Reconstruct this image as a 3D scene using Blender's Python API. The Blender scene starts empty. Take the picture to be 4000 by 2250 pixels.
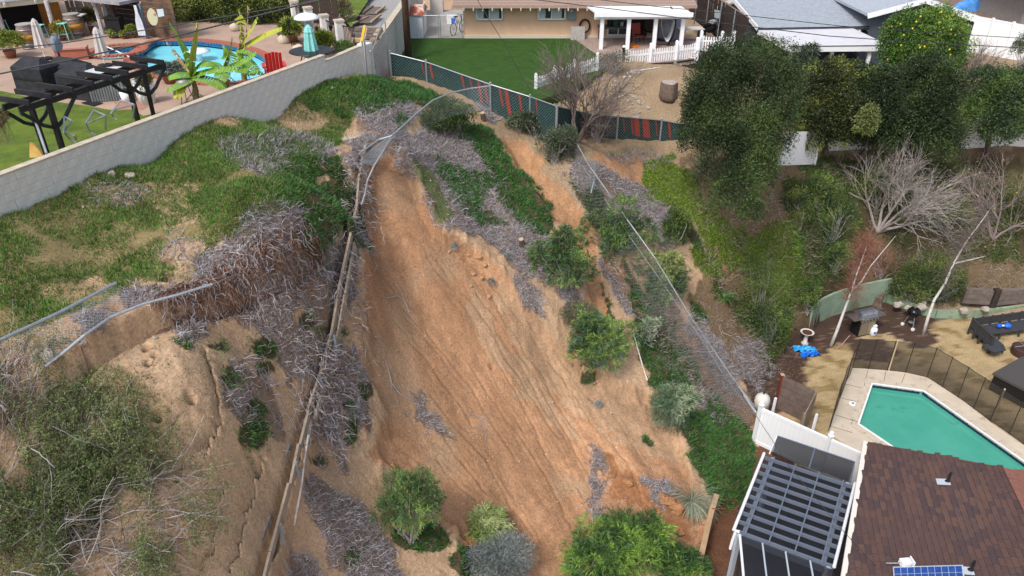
import bpy, math, random
import numpy as np
from mathutils import Vector, Matrix
from mathutils.geometry import tessellate_polygon
R = math.radians
random.seed(7); rng = np.random.default_rng(7)
scn = bpy.context.scene
col = scn.collection

# ---------------------------------------------------------------- camera
F, CX, CY, CH, TH = 2950.0, 2000.0, 1125.0, 18.5, R(30.5)
cs, sn = math.cos(TH), math.sin(TH)
cam = bpy.data.cameras.new('camera'); cam_ob = bpy.data.objects.new('camera', cam); col.objects.link(cam_ob)
cam.sensor_width = 36.0; cam.lens = 36.0 * F / 4000.0; cam.clip_end = 3000.0; cam.clip_start = 0.2
cam_ob.location = (0, 0, CH); cam_ob.rotation_euler = (R(90) - TH, 0, 0)
scn.camera = cam_ob

# ---------------------------------------------------------------- sky, sun, exposure
world = bpy.data.worlds.new('World'); scn.world = world; world.use_nodes = True
wn = world.node_tree.nodes; wl = world.node_tree.links
for n in list(wn): wn.remove(n)
wo = wn.new('ShaderNodeOutputWorld'); wb = wn.new('ShaderNodeBackground'); ws = wn.new('ShaderNodeTexSky')
ws.sky_type = 'NISHITA'; ws.sun_disc = False; ws.sun_elevation = R(52); ws.sun_rotation = R(215)
ws.air_density = 1.0; ws.dust_density = 4.0; ws.ozone_density = 1.0; ws.altitude = 300
hs_ = wn.new('ShaderNodeHueSaturation'); hs_.inputs['Saturation'].default_value = .6   # thin cloud greys the blue
wl.new(ws.outputs[0], hs_.inputs['Color']); wl.new(hs_.outputs[0], wb.inputs[0]); wb.inputs[1].default_value = 0.125; wl.new(wb.outputs[0], wo.inputs[0])
sd = bpy.data.lights.new('sun', 'SUN'); sd.energy = 1.5; sd.angle = R(13); sd.color = (1.0, 0.95, 0.88)
so = bpy.data.objects.new('sun', sd); col.objects.link(so)
# light comes from behind the camera's left shoulder, high up
so.rotation_euler = Vector((-math.sin(R(215)) * math.cos(R(52)), -math.cos(R(215)) * math.cos(R(52)), -math.sin(R(52)))).to_track_quat('-Z', 'Y').to_euler()
scn.view_settings.view_transform = 'Standard'; scn.view_settings.look = 'None'
scn.view_settings.exposure = 0.76; scn.view_settings.gamma = 1.0; scn.view_settings.use_curve_mapping = False
scn.render.engine = 'CYCLES'
scn.cycles.max_bounces = 5; scn.cycles.diffuse_bounces = 3; scn.cycles.glossy_bounces = 2
scn.cycles.transmission_bounces = 4; scn.cycles.transparent_max_bounces = 12

# ---------------------------------------------------------------- geometry of the view
def ray(px, py):
    u = (px - CX) / F; v = (CY - py) / F
    return u, cs + v * sn, -sn + v * cs
def P(px, py, z=0.0):
    a, b, c = ray(px, py); t = (z - CH) / c
    return Vector((a * t, b * t, z))
def proj(x, y, z):
    w = z - CH; d = np.maximum(y * cs - w * sn, 0.05)
    return CX + F * x / d, CY - F * (y * sn + w * cs) / d
def up_to(p, py):
    """height z of the point straight above p that shows at image row py"""
    k = (CY - py) / F
    return CH + p[1] * (k * cs - sn) / (cs + k * sn)

# ---------------------------------------------------------------- value noise
_perm = rng.random((256, 256))
def vnoise(x, y):
    xi = np.floor(x).astype(int); yi = np.floor(y).astype(int); fx = x - xi; fy = y - yi
    fx = fx * fx * (3 - 2 * fx); fy = fy * fy * (3 - 2 * fy)
    a = _perm[xi & 255, yi & 255]; b = _perm[(xi + 1) & 255, yi & 255]
    c = _perm[xi & 255, (yi + 1) & 255]; d = _perm[(xi + 1) & 255, (yi + 1) & 255]
    return (a * (1 - fx) + b * fx) * (1 - fy) + (c * (1 - fx) + d * fx) * fy
def fbm(x, y, o=4):
    s = 0; a = .5; t = 0
    for i in range(o):
        s = s + a * vnoise(x * 2 ** i + 17.3 * i, y * 2 ** i + 5.1 * i); t += a; a *= .5
    return s / t

# ---------------------------------------------------------------- terrain control points: image column, image row, height
WALLB = [(-150, 870), (0, 819), (290, 699), (435, 645), (559, 625), (646, 560), (760, 495), (900, 447), (1148, 360), (1306, 306), (1430, 298)]
WALLT = [(-150, 747), (1270, 219), (1425, 181)]
def lerp_poly(pts, x):
    return float(np.interp(x, [p[0] for p in pts], [p[1] for p in pts]))
WALLZ = 12.2
ctrl = []
for x, y in WALLB:
    t = P(x, lerp_poly(WALLT, x), WALLZ)
    zb = up_to(t, y); ctrl.append((t.x, t.y, zb))
def cp(px, py, z): p = P(px, py, z); ctrl.append((p.x, p.y, z))
for a in [(300, 900, 10.8), (700, 800, 10.8), (0, 1200, 10.5), (450, 1080, 10.4), (900, 1000, 10.4), (1200, 800, 10.3), (1400, 640, 10.0),
          (1250, 500, 10.3), (1480, 320, 10.2), (1700, 380, 9.8), (1830, 480, 9.3), (1650, 300, 10.0), (1500, 275, 10.1), (1475, 240, 10.05), (1050, 985, 10.3), (1200, 915, 10.1), (1290, 870, 9.9), (1340, 780, 10.05), (750, 1080, 10.4), (1800, 372, 9.7), (1910, 450, 9.2),
          (2160, 590, 8.3), (-400, 1300, 10.6), (-500, 1600, 10.2), (-300, 900, 11.0), (600, 650, 11.0), (1000, 480, 10.8), (1550, 500, 9.9),
          # below the hanging fence: the sliding slab
          (800, 1260, 9.6), (500, 1400, 9.6), (300, 1450, 9.8), (0, 1600, 9.4), (850, 1600, 8.5), (700, 1900, 7.6), (300, 1900, 8.0), (0, 2250, 6.9), (500, 2250, 6.5), (1100, 1850, 6.2), (1000, 1600, 7.6),
          (900, 2250, 5.7), (1200, 1100, 9.1), (1100, 1400, 8.1), (-400, 2000, 8.6), (500, 2600, 5.3), (1000, 2600, 4.2), (-200, 2600, 5.7),
          # along the timber wall
          (1430, 620, 9.8), (1400, 760, 9.2), (1365, 900, 8.6), (1330, 1100, 8.0), (1290, 1350, 7.2), (1200, 1700, 5.9), (1080, 2100, 4.9),
          # slide body
          (1500, 680, 9.3), (1560, 850, 8.2), (1520, 1050, 7.1), (1600, 1250, 5.9), (1500, 1500, 5.2), (1450, 1700, 4.7), (1700, 1100, 6.5), (1600, 1900, 3.1),
          (1800, 2100, 1.8), (1300, 2150, 3.8), (1900, 1500, 3.7), (1850, 1250, 5.3), (2150, 1450, 3.1), (2200, 1700, 1.9), (2200, 1900, 1.3), (2350, 2100, .7),
          (2450, 1700, 1.7), (2600, 1900, .9), (2600, 2150, .5), (2200, 2400, .3), (1600, 2500, 1.5),
          # ridge between the slide and the gully, gully, far bank
          (1750, 560, 9.0), (1900, 600, 8.6), (1850, 800, 7.7), (2000, 900, 6.9), (2100, 1000, 6.2), (2150, 1200, 4.9), (2250, 1100, 5.2), (2100, 650, 7.8),
          (2250, 900, 6.1), (2350, 1100, 4.9), (2420, 1000, 5.2), (2250, 650, 8.0), (2350, 700, 7.5), (2500, 800, 6.3), (2600, 900, 5.5), (2450, 1350, 3.2),
          (2550, 1550, 2.1), (2680, 1650, 1.5), (2650, 1250, 3.2), (2800, 1400, 1.6), (2750, 1800, .6), (2850, 1600, .6),
          # north: dirt yard behind the picket fence and slope under it
          (2450, 560, 7.9), (2600, 560, 7.6), (2500, 640, 7.3), (2300, 520, 8.1), (2620, 390, 8.7), (2450, 340, 9.0), (2300, 430, 8.5), (2550, 470, 8.1), (2750, 330, 8.8),
          (2750, 520, 7.9), (2600, 700, 6.7), (2750, 700, 6.5), (2700, 850, 5.6), (2850, 900, 4.9), (2900, 1050, 3.6), (2900, 1250, 2.0), (2990, 1250, 1.3), (3060, 700, 5.9),
          (3060, 800, 5.2), (3050, 640, 6.5), (3100, 950, 3.9), (3100, 1120, 2.1), (3200, 1050, 2.4), (3300, 900, 3.4), (3330, 1060, 1.7), (3400, 700, 4.9), (3450, 1040, 1.4), (3300, 600, 5.9),
          (3600, 1050, 1.3), (3700, 900, 2.6), (3750, 700, 4.4), (4000, 900, 2.6), (4000, 1080, 1.1), (3850, 1090, 1.0), (3900, 590, 5.5), (4200, 900, 2.7), (4300, 600, 5.4), (3600, 560, 5.9), (3300, 450, 7.0),
          (3800, 400, 6.5), (4200, 400, 6.4), (3000, 400, 7.4), (3400, 280, 6.8), (4000, 250, 6.6), (2900, 250, 7.8), (3600, 450, 6.3), (2950, 500, 6.9), (2820, 430, 7.8)]:
    cp(*a)
for x, y, z in [(-60, 60, 9), (0, 70, 9.2), (60, 60, 6.6), (0, 110, 9.2), (80, 110, 6.6), (25, 55, 6.6), (-80, 110, 9.2), (60, 20, 3), (60, -30, 0), (0, -30, 0), (-30, 0, 4), (-60, -20, 2), (-60, 20, 8),
                (12, 4, 0), (12, 14, 0), (20, 18, 0), (30, 10, 0), (5, 3, .1), (0, 2, .6), (-4, 2, 1.6), (10, -10, 0), (-30, 30, 10), (-20, 35, 10), (-12, 33, 10), (30, 27, .2), (45, 28, .5), (45, 37, 6.4), (30, 45, 6.5)]:
    ctrl.append((x, y, z))
ctrl = np.array(ctrl)

# sharp steps, as polygons in the image on the ground: (polygon, drop, edge width m)
SCARP = [(-600, 1900), (-300, 1640), (60, 1500), (180, 1420), (300, 1350), (420, 1270), (560, 1198), (700, 1160), (860, 1110), (960, 1060), (1100, 1010), (1230, 950), (1330, 930), (1380, 900)]
TIMB = [(1435, 560), (1420, 680), (1395, 820), (1372, 960), (1335, 1160), (1305, 1330), (1255, 1520), (1215, 1660), (1170, 1860), (1110, 2060), (1060, 2230), (1000, 2450)]
SLAB = SCARP + [(1365, 960), (1325, 1160), (1295, 1330), (1245, 1520), (1205, 1660), (1160, 1860), (1100, 2060), (1050, 2230), (1000, 2500), (1000, 3200), (-900, 3200)]
BELOW = TIMB + [(1200, 3000), (4000, 3000), (2800, 2000), (2600, 1650), (2300, 1400), (2100, 1150), (1850, 980), (1700, 860), (1640, 760), (1600, 640), (1560, 560)]
SLIDE = [(1455, 640), (1530, 600), (1590, 640), (1640, 700), (1655, 800), (1720, 900), (1820, 960), (1890, 1000), (1960, 1060), (2050, 1190), (2150, 1300), (2250, 1400), (2400, 1480), (2550, 1560), (2650, 1700), (2700, 1850),
         (2790, 1990), (2700, 2200), (2600, 2500), (1900, 2500), (1780, 2080), (1560, 1850), (1450, 1780), (1500, 1600), (1430, 1450), (1420, 1200), (1440, 1050), (1430, 900), (1420, 750)]
GULLY = [(1960, 530), (2050, 560), (2150, 680), (2300, 850), (2340, 950), (2340, 1080), (2380, 1230), (2330, 1270), (2280, 1100), (2220, 900), (2150, 860), (2100, 760), (2010, 640)]
def inpoly(poly, x, y):
    x = np.asarray(x, float); y = np.asarray(y, float); ins = np.zeros(x.shape, bool); n = len(poly)
    for i in range(n):
        x0, y0 = poly[i]; x1, y1 = poly[(i + 1) % n]
        if y0 == y1: continue
        c = ((y0 > y) != (y1 > y)) & (x < (x1 - x0) * (y - y0) / (y1 - y0) + x0)
        ins ^= c
    return ins
def dline(poly, x, y, closed=False):
    d = np.full(np.shape(x), 1e9); n = len(poly)
    for i in range(n if closed else n - 1):
        x0, y0 = poly[i][:2]; x1, y1 = poly[(i + 1) % n][:2]
        dx, dy = x1 - x0, y1 - y0; L = dx * dx + dy * dy + 1e-9
        t = np.clip(((x - x0) * dx + (y - y0) * dy) / L, 0, 1)
        d = np.minimum(d, (x - x0 - t * dx) ** 2 + (y - y0 - t * dy) ** 2)
    return np.sqrt(d)
def sdist(poly, x, y):
    d = dline(poly, x, y, True); return np.where(inpoly(poly, x, y), d, -d)
class RBF:
    def __init__(s, pts, vals, c=0.8, lam=0.12):
        s.p = pts; s.c = c; n = len(pts)
        K = s.k(pts) ; K[np.arange(n), np.arange(n)] += lam
        A = np.zeros((n + 3, n + 3)); A[:n, :n] = K; A[:n, n:] = np.c_[np.ones(n), pts]; A[n:, :n] = A[:n, n:].T
        s.w = np.linalg.solve(A, np.r_[vals, 0, 0, 0])
    def k(s, q): return -np.sqrt(((q[:, None, :] - s.p[None]) ** 2).sum(-1) + s.c ** 2)
    def __call__(s, x, y):
        q = np.c_[np.ravel(x), np.ravel(y)]; out = np.empty(len(q)); n = len(s.p)
        for i in range(0, len(q), 20000):
            b = q[i:i + 20000]; out[i:i + 20000] = s.k(b) @ s.w[:n] + s.w[n] + b @ s.w[n + 1:]
        return out.reshape(np.shape(x))
base0 = RBF(ctrl[:, :2], ctrl[:, 2])
def march(zf, px, py, n=260, t0=6.0, t1=75.0):
    px = np.atleast_1d(np.asarray(px, float)); py = np.atleast_1d(np.asarray(py, float))
    a, b, c = ray(px, py); ts = np.geomspace(t0, t1, n)
    X = a[:, None] * ts; Y = (b + 0 * a)[:, None] * ts; Z = CH + c[:, None] * ts
    G = zf(X, Y); below = Z < G
    i = np.argmax(below, 1); i = np.where(below.any(1), np.maximum(i, 1), n - 1); r = np.arange(len(px))
    g0 = Z[r, i - 1] - G[r, i - 1]; g1 = Z[r, i] - G[r, i]; f = np.clip(g0 / (g0 - g1 + 1e-9), 0, 1)
    t = ts[i - 1] + (ts[i] - ts[i - 1]) * f
    return np.c_[a * t, b * t, CH + c * t]
def wpoly(poly, zf=None):
    q = march(zf or base0, [p[0] for p in poly], [p[1] for p in poly]); return [(a[0], a[1]) for a in q]
def sstep(x): x = np.clip(x, 0, 1); return x * x * (3 - 2 * x)
W_SCARP, W_SLAB, W_BELOW, W_SLIDE, W_GULLY, W_TIMB = [wpoly(p) for p in (SCARP, SLAB, BELOW, SLIDE, GULLY, TIMB)]
def steps(x, y, fine=True):
    wob = (fbm(x * 1.7, y * 1.7, 3) - .5) * .35 if fine else 0
    s = -0.5 * sstep((sdist(W_SLAB, x, y) + wob * .6 + .05) / .16) * np.exp(-np.maximum(dline(W_SCARP, x, y) - .3, 0) / 2.2)
    s = s - .5 * sstep((sdist(W_BELOW, x, y) + .02) / .12) * np.exp(-np.maximum(dline(W_TIMB, x, y) - .3, 0) / 1.8)
    s = s - .35 * sstep((sdist(W_SLIDE, x, y) + wob + .1) / .35)
    s = s - .3 * sstep((sdist(W_GULLY, x, y) + wob + .1) / .4)
    return s
for _it in range(2):
    cs_ = steps(ctrl[:, 0], ctrl[:, 1], False)
    base = RBF(ctrl[:, :2], ctrl[:, 2] - cs_)
    full = lambda x, y: base(x, y) + steps(x, y, False)
    W_SCARP = wpoly(SCARP, base); W_SLAB = W_SCARP + wpoly(SLAB[len(SCARP):], base); W_TIMB = wpoly(TIMB, full); W_BELOW = W_TIMB + wpoly(BELOW[len(TIMB):], base); W_SLIDE = wpoly(SLIDE, full); W_GULLY = wpoly(GULLY, full)

# flat pads cut into / laid over the terrain: (image polygon at its height, height)
LAWN = [(1480, 250), (1560, 150), (1812, 148), (2330, 148), (2320, 190), (2400, 260), (2200, 360), (2075, 400), (1900, 420), (1700, 320), (1530, 260)]
YARD = [(2960, 1600), (2990, 1440), (3090, 1330), (3160, 1296), (3190, 1245), (3330, 1190), (3460, 1160), (3560, 1210), (3650, 1245), (3850, 1240), (4600, 1215), (6500, 1300), (6500, 4200), (2550, 4200), (2690, 2400), (2740, 2150), (2805, 2003), (2880, 1960), (2930, 1800)]
POOLPX = [(3405, 1505), (3610, 1533), (4300, 2010), (4300, 2300), (3900, 2250), (3345, 1668)]
W_YARD = [(P(x, y, 0).x, P(x, y, 0).y) for x, y in YARD]
W_POOL = [(P(x, y, 0).x, P(x, y, 0).y) for x, y in POOLPX]
WALLW = [P(x, y, WALLZ) for x, y in WALLT]
# pool pad: everything west of the block wall
WP0 = P(-1200, 1130, WALLZ); WPE = WALLW[-1]
W_PAD = [(WP0.x, WP0.y)] + [(p.x, p.y) for p in [q + Vector((-.1, .1, 0)) for q in WALLW]] + [(WPE.x + .8, WPE.y + 12), (WPE.x + 2, WPE.y + 60), (-140, 120), (-140, WP0.y)]

rills = []
def bez(a, b, c, n=30):
    t = np.linspace(0, 1, n)[:, None]; a, b, c = map(np.array, (a, b, c)); return (1 - t) ** 2 * a + 2 * t * (1 - t) * b + t * t * c
for k in range(84):
    f = (k + random.random()) / 84
    if f < .5: g = f / .5; A = (1450 + 30 * random.random(), 1760 - 980 * g); C = (1880 + 500 * g, 1990 + 230 * math.sin(g * 1.57))
    else: g = (f - .5) / .5; A = (1490 + 560 * g, 760 + 430 * g); C = (2380 + 180 * g, 2220 - 400 * g ** 1.3)
    B = (A[0] + .56 * (C[0] - A[0]), A[1] + .42 * (C[1] - A[1])); q = bez(A, B, C); n = len(q)
    wv = np.cumsum(np.array([random.gauss(0, 1) for _ in range(n)])) ; wv -= np.linspace(wv[0], wv[-1], n); q[:, 0] += wv * 5; q[:, 1] -= wv * 2.5
    i0 = random.randint(0, 15); i1 = min(n, i0 + random.randint(9, 24)); big = k % 6 == 0
    rills.append((q[i0:i1], random.uniform(.008, .026) + (.038 if big else 0), random.uniform(.022, .036) + (.012 if big else 0)))
CRACKS = [([(800, 1365), (812, 1420), (830, 1480), (842, 1540), (846, 1600), (850, 1640), (838, 1680), (790, 1715), (765, 1745)], .24, .022),
          ([(862, 1620), (856, 1660), (830, 1695)], .15, .016), ([(808, 1700), (800, 1760), (788, 1775)], .15, .016),
          ([(708, 1800), (695, 1850), (660, 1890)], .2, .018), ([(1020, 1770), (1005, 1850), (990, 1860), (985, 1900), (960, 1960), (945, 2010), (935, 2080), (920, 2150), (900, 2190), (885, 2210)], .24, .022),
          ([(1012, 1790), (985, 1820), (985, 1855)], .15, .016), ([(870, 1880), (820, 2140), (765, 2230)], .14, .015)]
carve = [(wpoly([tuple(p) for p in q], full), d, w) for q, d, w in rills] + [(wpoly(q, full), d, w) for q, d, w in CRACKS] + [([(a - .0, b - .16) for a, b in W_SCARP[3:]], .18, .08), ([(a - .13, b) for a, b in W_TIMB], .55, .06)]
HOLES = [(322, 1368, .12), (445, 1180, .16), (738, 1540, .08), (573, 1410, .06), (600, 1382, .05), (570, 1357, .07), (980, 1780, .1), (435, 890, .1), (765, 802, .08), (630, 935, .1), (660, 1025, .14), (650, 1080, .15), (610, 1605, .09), (950, 1130, .2), (1920, 1430, .07)]
holes = [(tuple(march(full, x, y)[0][:2]), r) for x, y, r in HOLES]
def nonuni(segs):
    out = []
    for a, b, d in segs: out += list(np.arange(a, b - 1e-6, d))
    return np.array(out + [segs[-1][1]])
gx = nonuni([(-300, -60, 20), (-60, -20, 2.5), (-20, -10, .3), (-10, -8.2, .1), (-8.2, -4.4, .03), (-4.4, 5, .04), (5, 10, .08), (10, 25, .25), (25, 60, 2.5), (60, 300, 20)])
gy = nonuni([(-120, -10, 15), (-10, 5, 1), (5, 8, .1), (8, 20, .036), (20, 23, .05), (23, 30, .1), (30, 45, .25), (45, 120, 3), (120, 500, 20)])
GX, GY = np.meshgrid(gx, gy)
def terrain_height(X, Y):
    near = (np.abs(X) < 60) & (Y > -10) & (Y < 60)
    Z = np.where(X > 0, 9.2, 9.2) * np.ones_like(X)
    xs = X[near]; ys = Y[near]
    z = base(xs, ys)
    f = (xs > -20) & (xs < 25) & (ys > 3) & (ys < 45)
    zz = z.copy(); zz[f] += steps(xs[f], ys[f])
    rough = (fbm(xs * .9, ys * .9, 5) - .5) * .28 + (fbm(xs * 6, ys * 6, 3) - .5) * .07
    zz = zz + rough
    sl = sstep(sdist(W_SLIDE, xs, ys) / .5)
    zz = zz - sl * (rough * .45)
    # lumps of fallen soil at the right flank of the slide
    fl = np.exp(-(np.maximum(-sdist(W_SLIDE, xs, ys), 0) / .5) ** 2) * (1 - sl); zz += fl * (np.maximum(fbm(xs * 4, ys * 4, 2) - .5, 0)) * .5
    for pts, d, w in carve:
        xa = min(p[0] for p in pts) - .4; xb = max(p[0] for p in pts) + .4; ya = min(p[1] for p in pts) - .4; yb = max(p[1] for p in pts) + .4
        m = (xs > xa) & (xs < xb) & (ys > ya) & (ys < yb)
        if m.any():
            dd = dline(pts, xs[m] + (fbm(xs[m] * 9, ys[m] * 9, 2) - .5) * .10, ys[m]); zz[m] -= d * np.exp(-(dd / w) ** 2) - (d * .2 * np.exp(-((dd - 2.4 * w) / (w * 1.3)) ** 2) if d < .2 else 0)
    for (hx, hy), r in holes:
        dd = np.hypot(xs - hx, ys - hy); zz -= .3 * np.exp(-(dd / r) ** 4)
    # pads
    yd = sdist(W_YARD, xs, ys); zz = np.where(yd > 0, np.minimum(zz, 0) * 0 + (fbm(xs * 2, ys * 2, 3) - .5) * .03, zz)
    pd = inpoly(W_POOL, xs, ys); zz = np.where(pd, -1.6, zz)
    pad = sdist(W_PAD, xs, ys); zz = np.where(pad > .02, 9.6, zz)
    Z[near] = zz
    # fade the edges of the modelled part into level ground
    e = sstep((np.abs(X) - 35) / 25); e = np.maximum(e, sstep((Y - 46) / 12)); far = np.interp(X, [8, 18], [9.2, 6.6]); lvl = np.where(X < -8, 9.2, np.where(Y < 28, 0.0, np.interp(Y, [28, 36], [0, 1]) * far))
    lv2 = np.where((Y < 5) & (X > -25), 0.0, lvl)
    Z = np.where(near, Z * (1 - e) + lv2 * e, lv2)
    return Z
GZ = terrain_height(GX, GY)
LAWN_Z = 9.3
W_LAWN = [(P(x, y, LAWN_Z).x, P(x, y, LAWN_Z).y) for x, y in LAWN]
mlawn = sdist(W_LAWN, GX, GY) > -.05; GZ[mlawn] = LAWN_Z - .35
mback = (GY > 38) & (GX < 12) & (GX > -11) & ~inpoly(W_LAWN, GX, GY) & (GY < 60); GZ[mback] = np.minimum(GZ[mback], 9.22)
def H(x, y):
    x = np.asarray(x, float); y = np.asarray(y, float)
    i = np.clip(np.searchsorted(gx, x) - 1, 0, len(gx) - 2); j = np.clip(np.searchsorted(gy, y) - 1, 0, len(gy) - 2)
    fx = (x - gx[i]) / (gx[i + 1] - gx[i]); fy = (y - gy[j]) / (gy[j + 1] - gy[j])
    return (GZ[j, i] * (1 - fx) + GZ[j, i + 1] * fx) * (1 - fy) + (GZ[j + 1, i] * (1 - fx) + GZ[j + 1, i + 1] * fx) * fy
def T(px, py):
    """the spot of ground that shows at this place of the photograph"""
    q = march(H, px, py, n=700, t1=60)[0]; return Vector((q[0], q[1], float(H(q[0], q[1]))))
def TT(px, py): q = march(H, px, py, n=500, t1=60); q[:, 2] = H(q[:, 0], q[:, 1]); return q

# ---------------------------------------------------------------- materials
def srgb(h):
    if isinstance(h, str):
        v = [int(h[i:i + 2], 16) / 255 for i in (0, 2, 4)]; return tuple((c / 12.92 if c <= .04045 else ((c + .055) / 1.055) ** 2.4) for c in v)
    return tuple(h)
MATS = {}
def mat(name, c, rough=.75, c2=None, scale=6.0, detail=5, mix=(.35, .7), bump=0.0, bscale=None, metal=0.0, vcol=False, spec=.3, alpha=None, trans=0, coat=0, wave=None, ior=None, dirt=None):
    if name in MATS: return MATS[name]
    m = bpy.data.materials.new(name); m.use_nodes = True; MATS[name] = m
    N = m.node_tree.nodes; L = m.node_tree.links; b = N['Principled BSDF']
    b.inputs['Roughness'].default_value = rough; b.inputs['Metallic'].default_value = metal; b.inputs['Specular IOR Level'].default_value = spec
    if alpha is not None: b.inputs['Alpha'].default_value = alpha
    if trans: b.inputs['Transmission Weight'].default_value = trans
    if ior: b.inputs['IOR'].default_value = ior
    if coat: b.inputs['Coat Weight'].default_value = coat
    c = srgb(c); b.inputs['Base Color'].default_value = (*c, 1)
    tc = N.new('ShaderNodeTexCoord'); src = tc.outputs['Object']
    cur = None
    if vcol:
        a = N.new('ShaderNodeAttribute'); a.attribute_name = 'Col'; cur = a.outputs['Color']
    if c2 is not None:
        nz = N.new('ShaderNodeTexNoise'); nz.inputs['Scale'].default_value = scale; nz.inputs['Detail'].default_value = detail; nz.inputs['Roughness'].default_value = .62
        L.new(src, nz.inputs['Vector'])
        mr = N.new('ShaderNodeMapRange'); mr.inputs[1].default_value = mix[0]; mr.inputs[2].default_value = mix[1]; L.new(nz.outputs['Fac'], mr.inputs[0])
        mx = N.new('ShaderNodeMix'); mx.data_type = 'RGBA'; L.new(mr.outputs[0], mx.inputs[0])
        if cur: 
            mx.blend_type = 'MULTIPLY'; L.new(cur, mx.inputs[6]); mx.inputs[7].default_value = (*srgb(c2), 1)
        else: mx.inputs[6].default_value = (*c, 1); mx.inputs[7].default_value = (*srgb(c2), 1)
        cur = mx.outputs[2]
    if dirt:
        nz = N.new('ShaderNodeTexNoise'); nz.inputs['Scale'].default_value = dirt[1]; nz.inputs['Detail'].default_value = 8; nz.inputs['Roughness'].default_value = .7; L.new(src, nz.inputs['Vector'])
        mr = N.new('ShaderNodeMapRange'); mr.inputs[1].default_value = dirt[2]; mr.inputs[2].default_value = dirt[3]; L.new(nz.outputs['Fac'], mr.inputs[0])
        mx = N.new('ShaderNodeMix'); mx.data_type = 'RGBA'; L.new(mr.outputs[0], mx.inputs[0])
        if cur: L.new(cur, mx.inputs[6])
        else: mx.inputs[6].default_value = (*c, 1)
        mx.inputs[7].default_value = (*srgb(dirt[0]), 1); cur = mx.outputs[2]
    if wave:
        w = N.new('ShaderNodeTexWave'); w.wave_type = 'BANDS'; w.bands_direction = wave[0]; w.inputs['Scale'].default_value = wave[1]; w.inputs['Distortion'].default_value = wave[2]; L.new(src, w.inputs['Vector'])
        bp = N.new('ShaderNodeBump'); bp.inputs['Strength'].default_value = .5; bp.inputs['Distance'].default_value = wave[3]; L.new(w.outputs['Fac'], bp.inputs['Height']); L.new(bp.outputs[0], b.inputs['Normal'])
    if cur: L.new(cur, b.inputs['Base Color'])
    if bump:
        nb = N.new('ShaderNodeTexNoise'); nb.inputs['Scale'].default_value = bscale or scale * 4; nb.inputs['Detail'].default_value = 8; nb.inputs['Roughness'].default_value = .7; L.new(src, nb.inputs['Vector'])
        bp = N.new('ShaderNodeBump'); bp.inputs['Strength'].default_value = .8; bp.inputs['Distance'].default_value = bump; L.new(nb.outputs['Fac'], bp.inputs['Height']); L.new(bp.outputs[0], b.inputs['Normal'])
    return m

# ---------------------------------------------------------------- mesh helpers
def fast_mesh(name, V, Fc, m, cols=None, smooth=False):
    """V (n,3), Fc (m,k) faces with k corners"""
    me = bpy.data.meshes.new(name); V = np.asarray(V, np.float32); Fc = np.asarray(Fc, np.int32); n, k = Fc.shape
    me.vertices.add(len(V)); me.vertices.foreach_set('co', V.ravel())
    me.loops.add(n * k); me.loops.foreach_set('vertex_index', Fc.ravel())
    me.polygons.add(n); me.polygons.foreach_set('loop_start', np.arange(0, n * k, k, dtype=np.int32)); me.polygons.foreach_set('loop_total', np.full(n, k, np.int32))
    if smooth: me.polygons.foreach_set('use_smooth', np.ones(n, bool))
    me.update(calc_edges=True)
    if cols is not None:
        a = me.color_attributes.new('Col', 'FLOAT_COLOR', 'POINT'); a.data.foreach_set('color', np.c_[cols, np.ones(len(cols))].astype(np.float32).ravel())
    me.materials.append(m); return me
def link(name, me, parent=None, loc=None, world=False, label=None, cat=None, group=None, kind=None):
    o = bpy.data.objects.new(name, me); col.objects.link(o)
    if parent is not None:
        o.parent = parent
        if world:
            q = parent; s = Vector((0, 0, 0))
            while q is not None: s += q.location; q = q.parent
            o.location = -s
    if loc is not None: o.location = loc
    for k, v in (('label', label), ('category', cat), ('group', group), ('kind', kind)):
        if v: o[k] = v
    return o
def thing(name, label, cat, loc=(0, 0, 0), rz=0.0, group=None):
    o = link(name, None, loc=loc, label=label, cat=cat, group=group); o.rotation_euler = (0, 0, rz); o.empty_display_size = .2; return o
def copy_tree(o, loc=None, rz=None, label=None, parent=None):
    c = o.copy(); col.objects.link(c)
    if parent is not None: c.parent = parent
    if loc is not None: c.location = loc
    if rz is not None: c.rotation_euler = (0, 0, rz)
    if label: c['label'] = label
    for ch in o.children: copy_tree(ch, parent=c)
    return c
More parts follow.
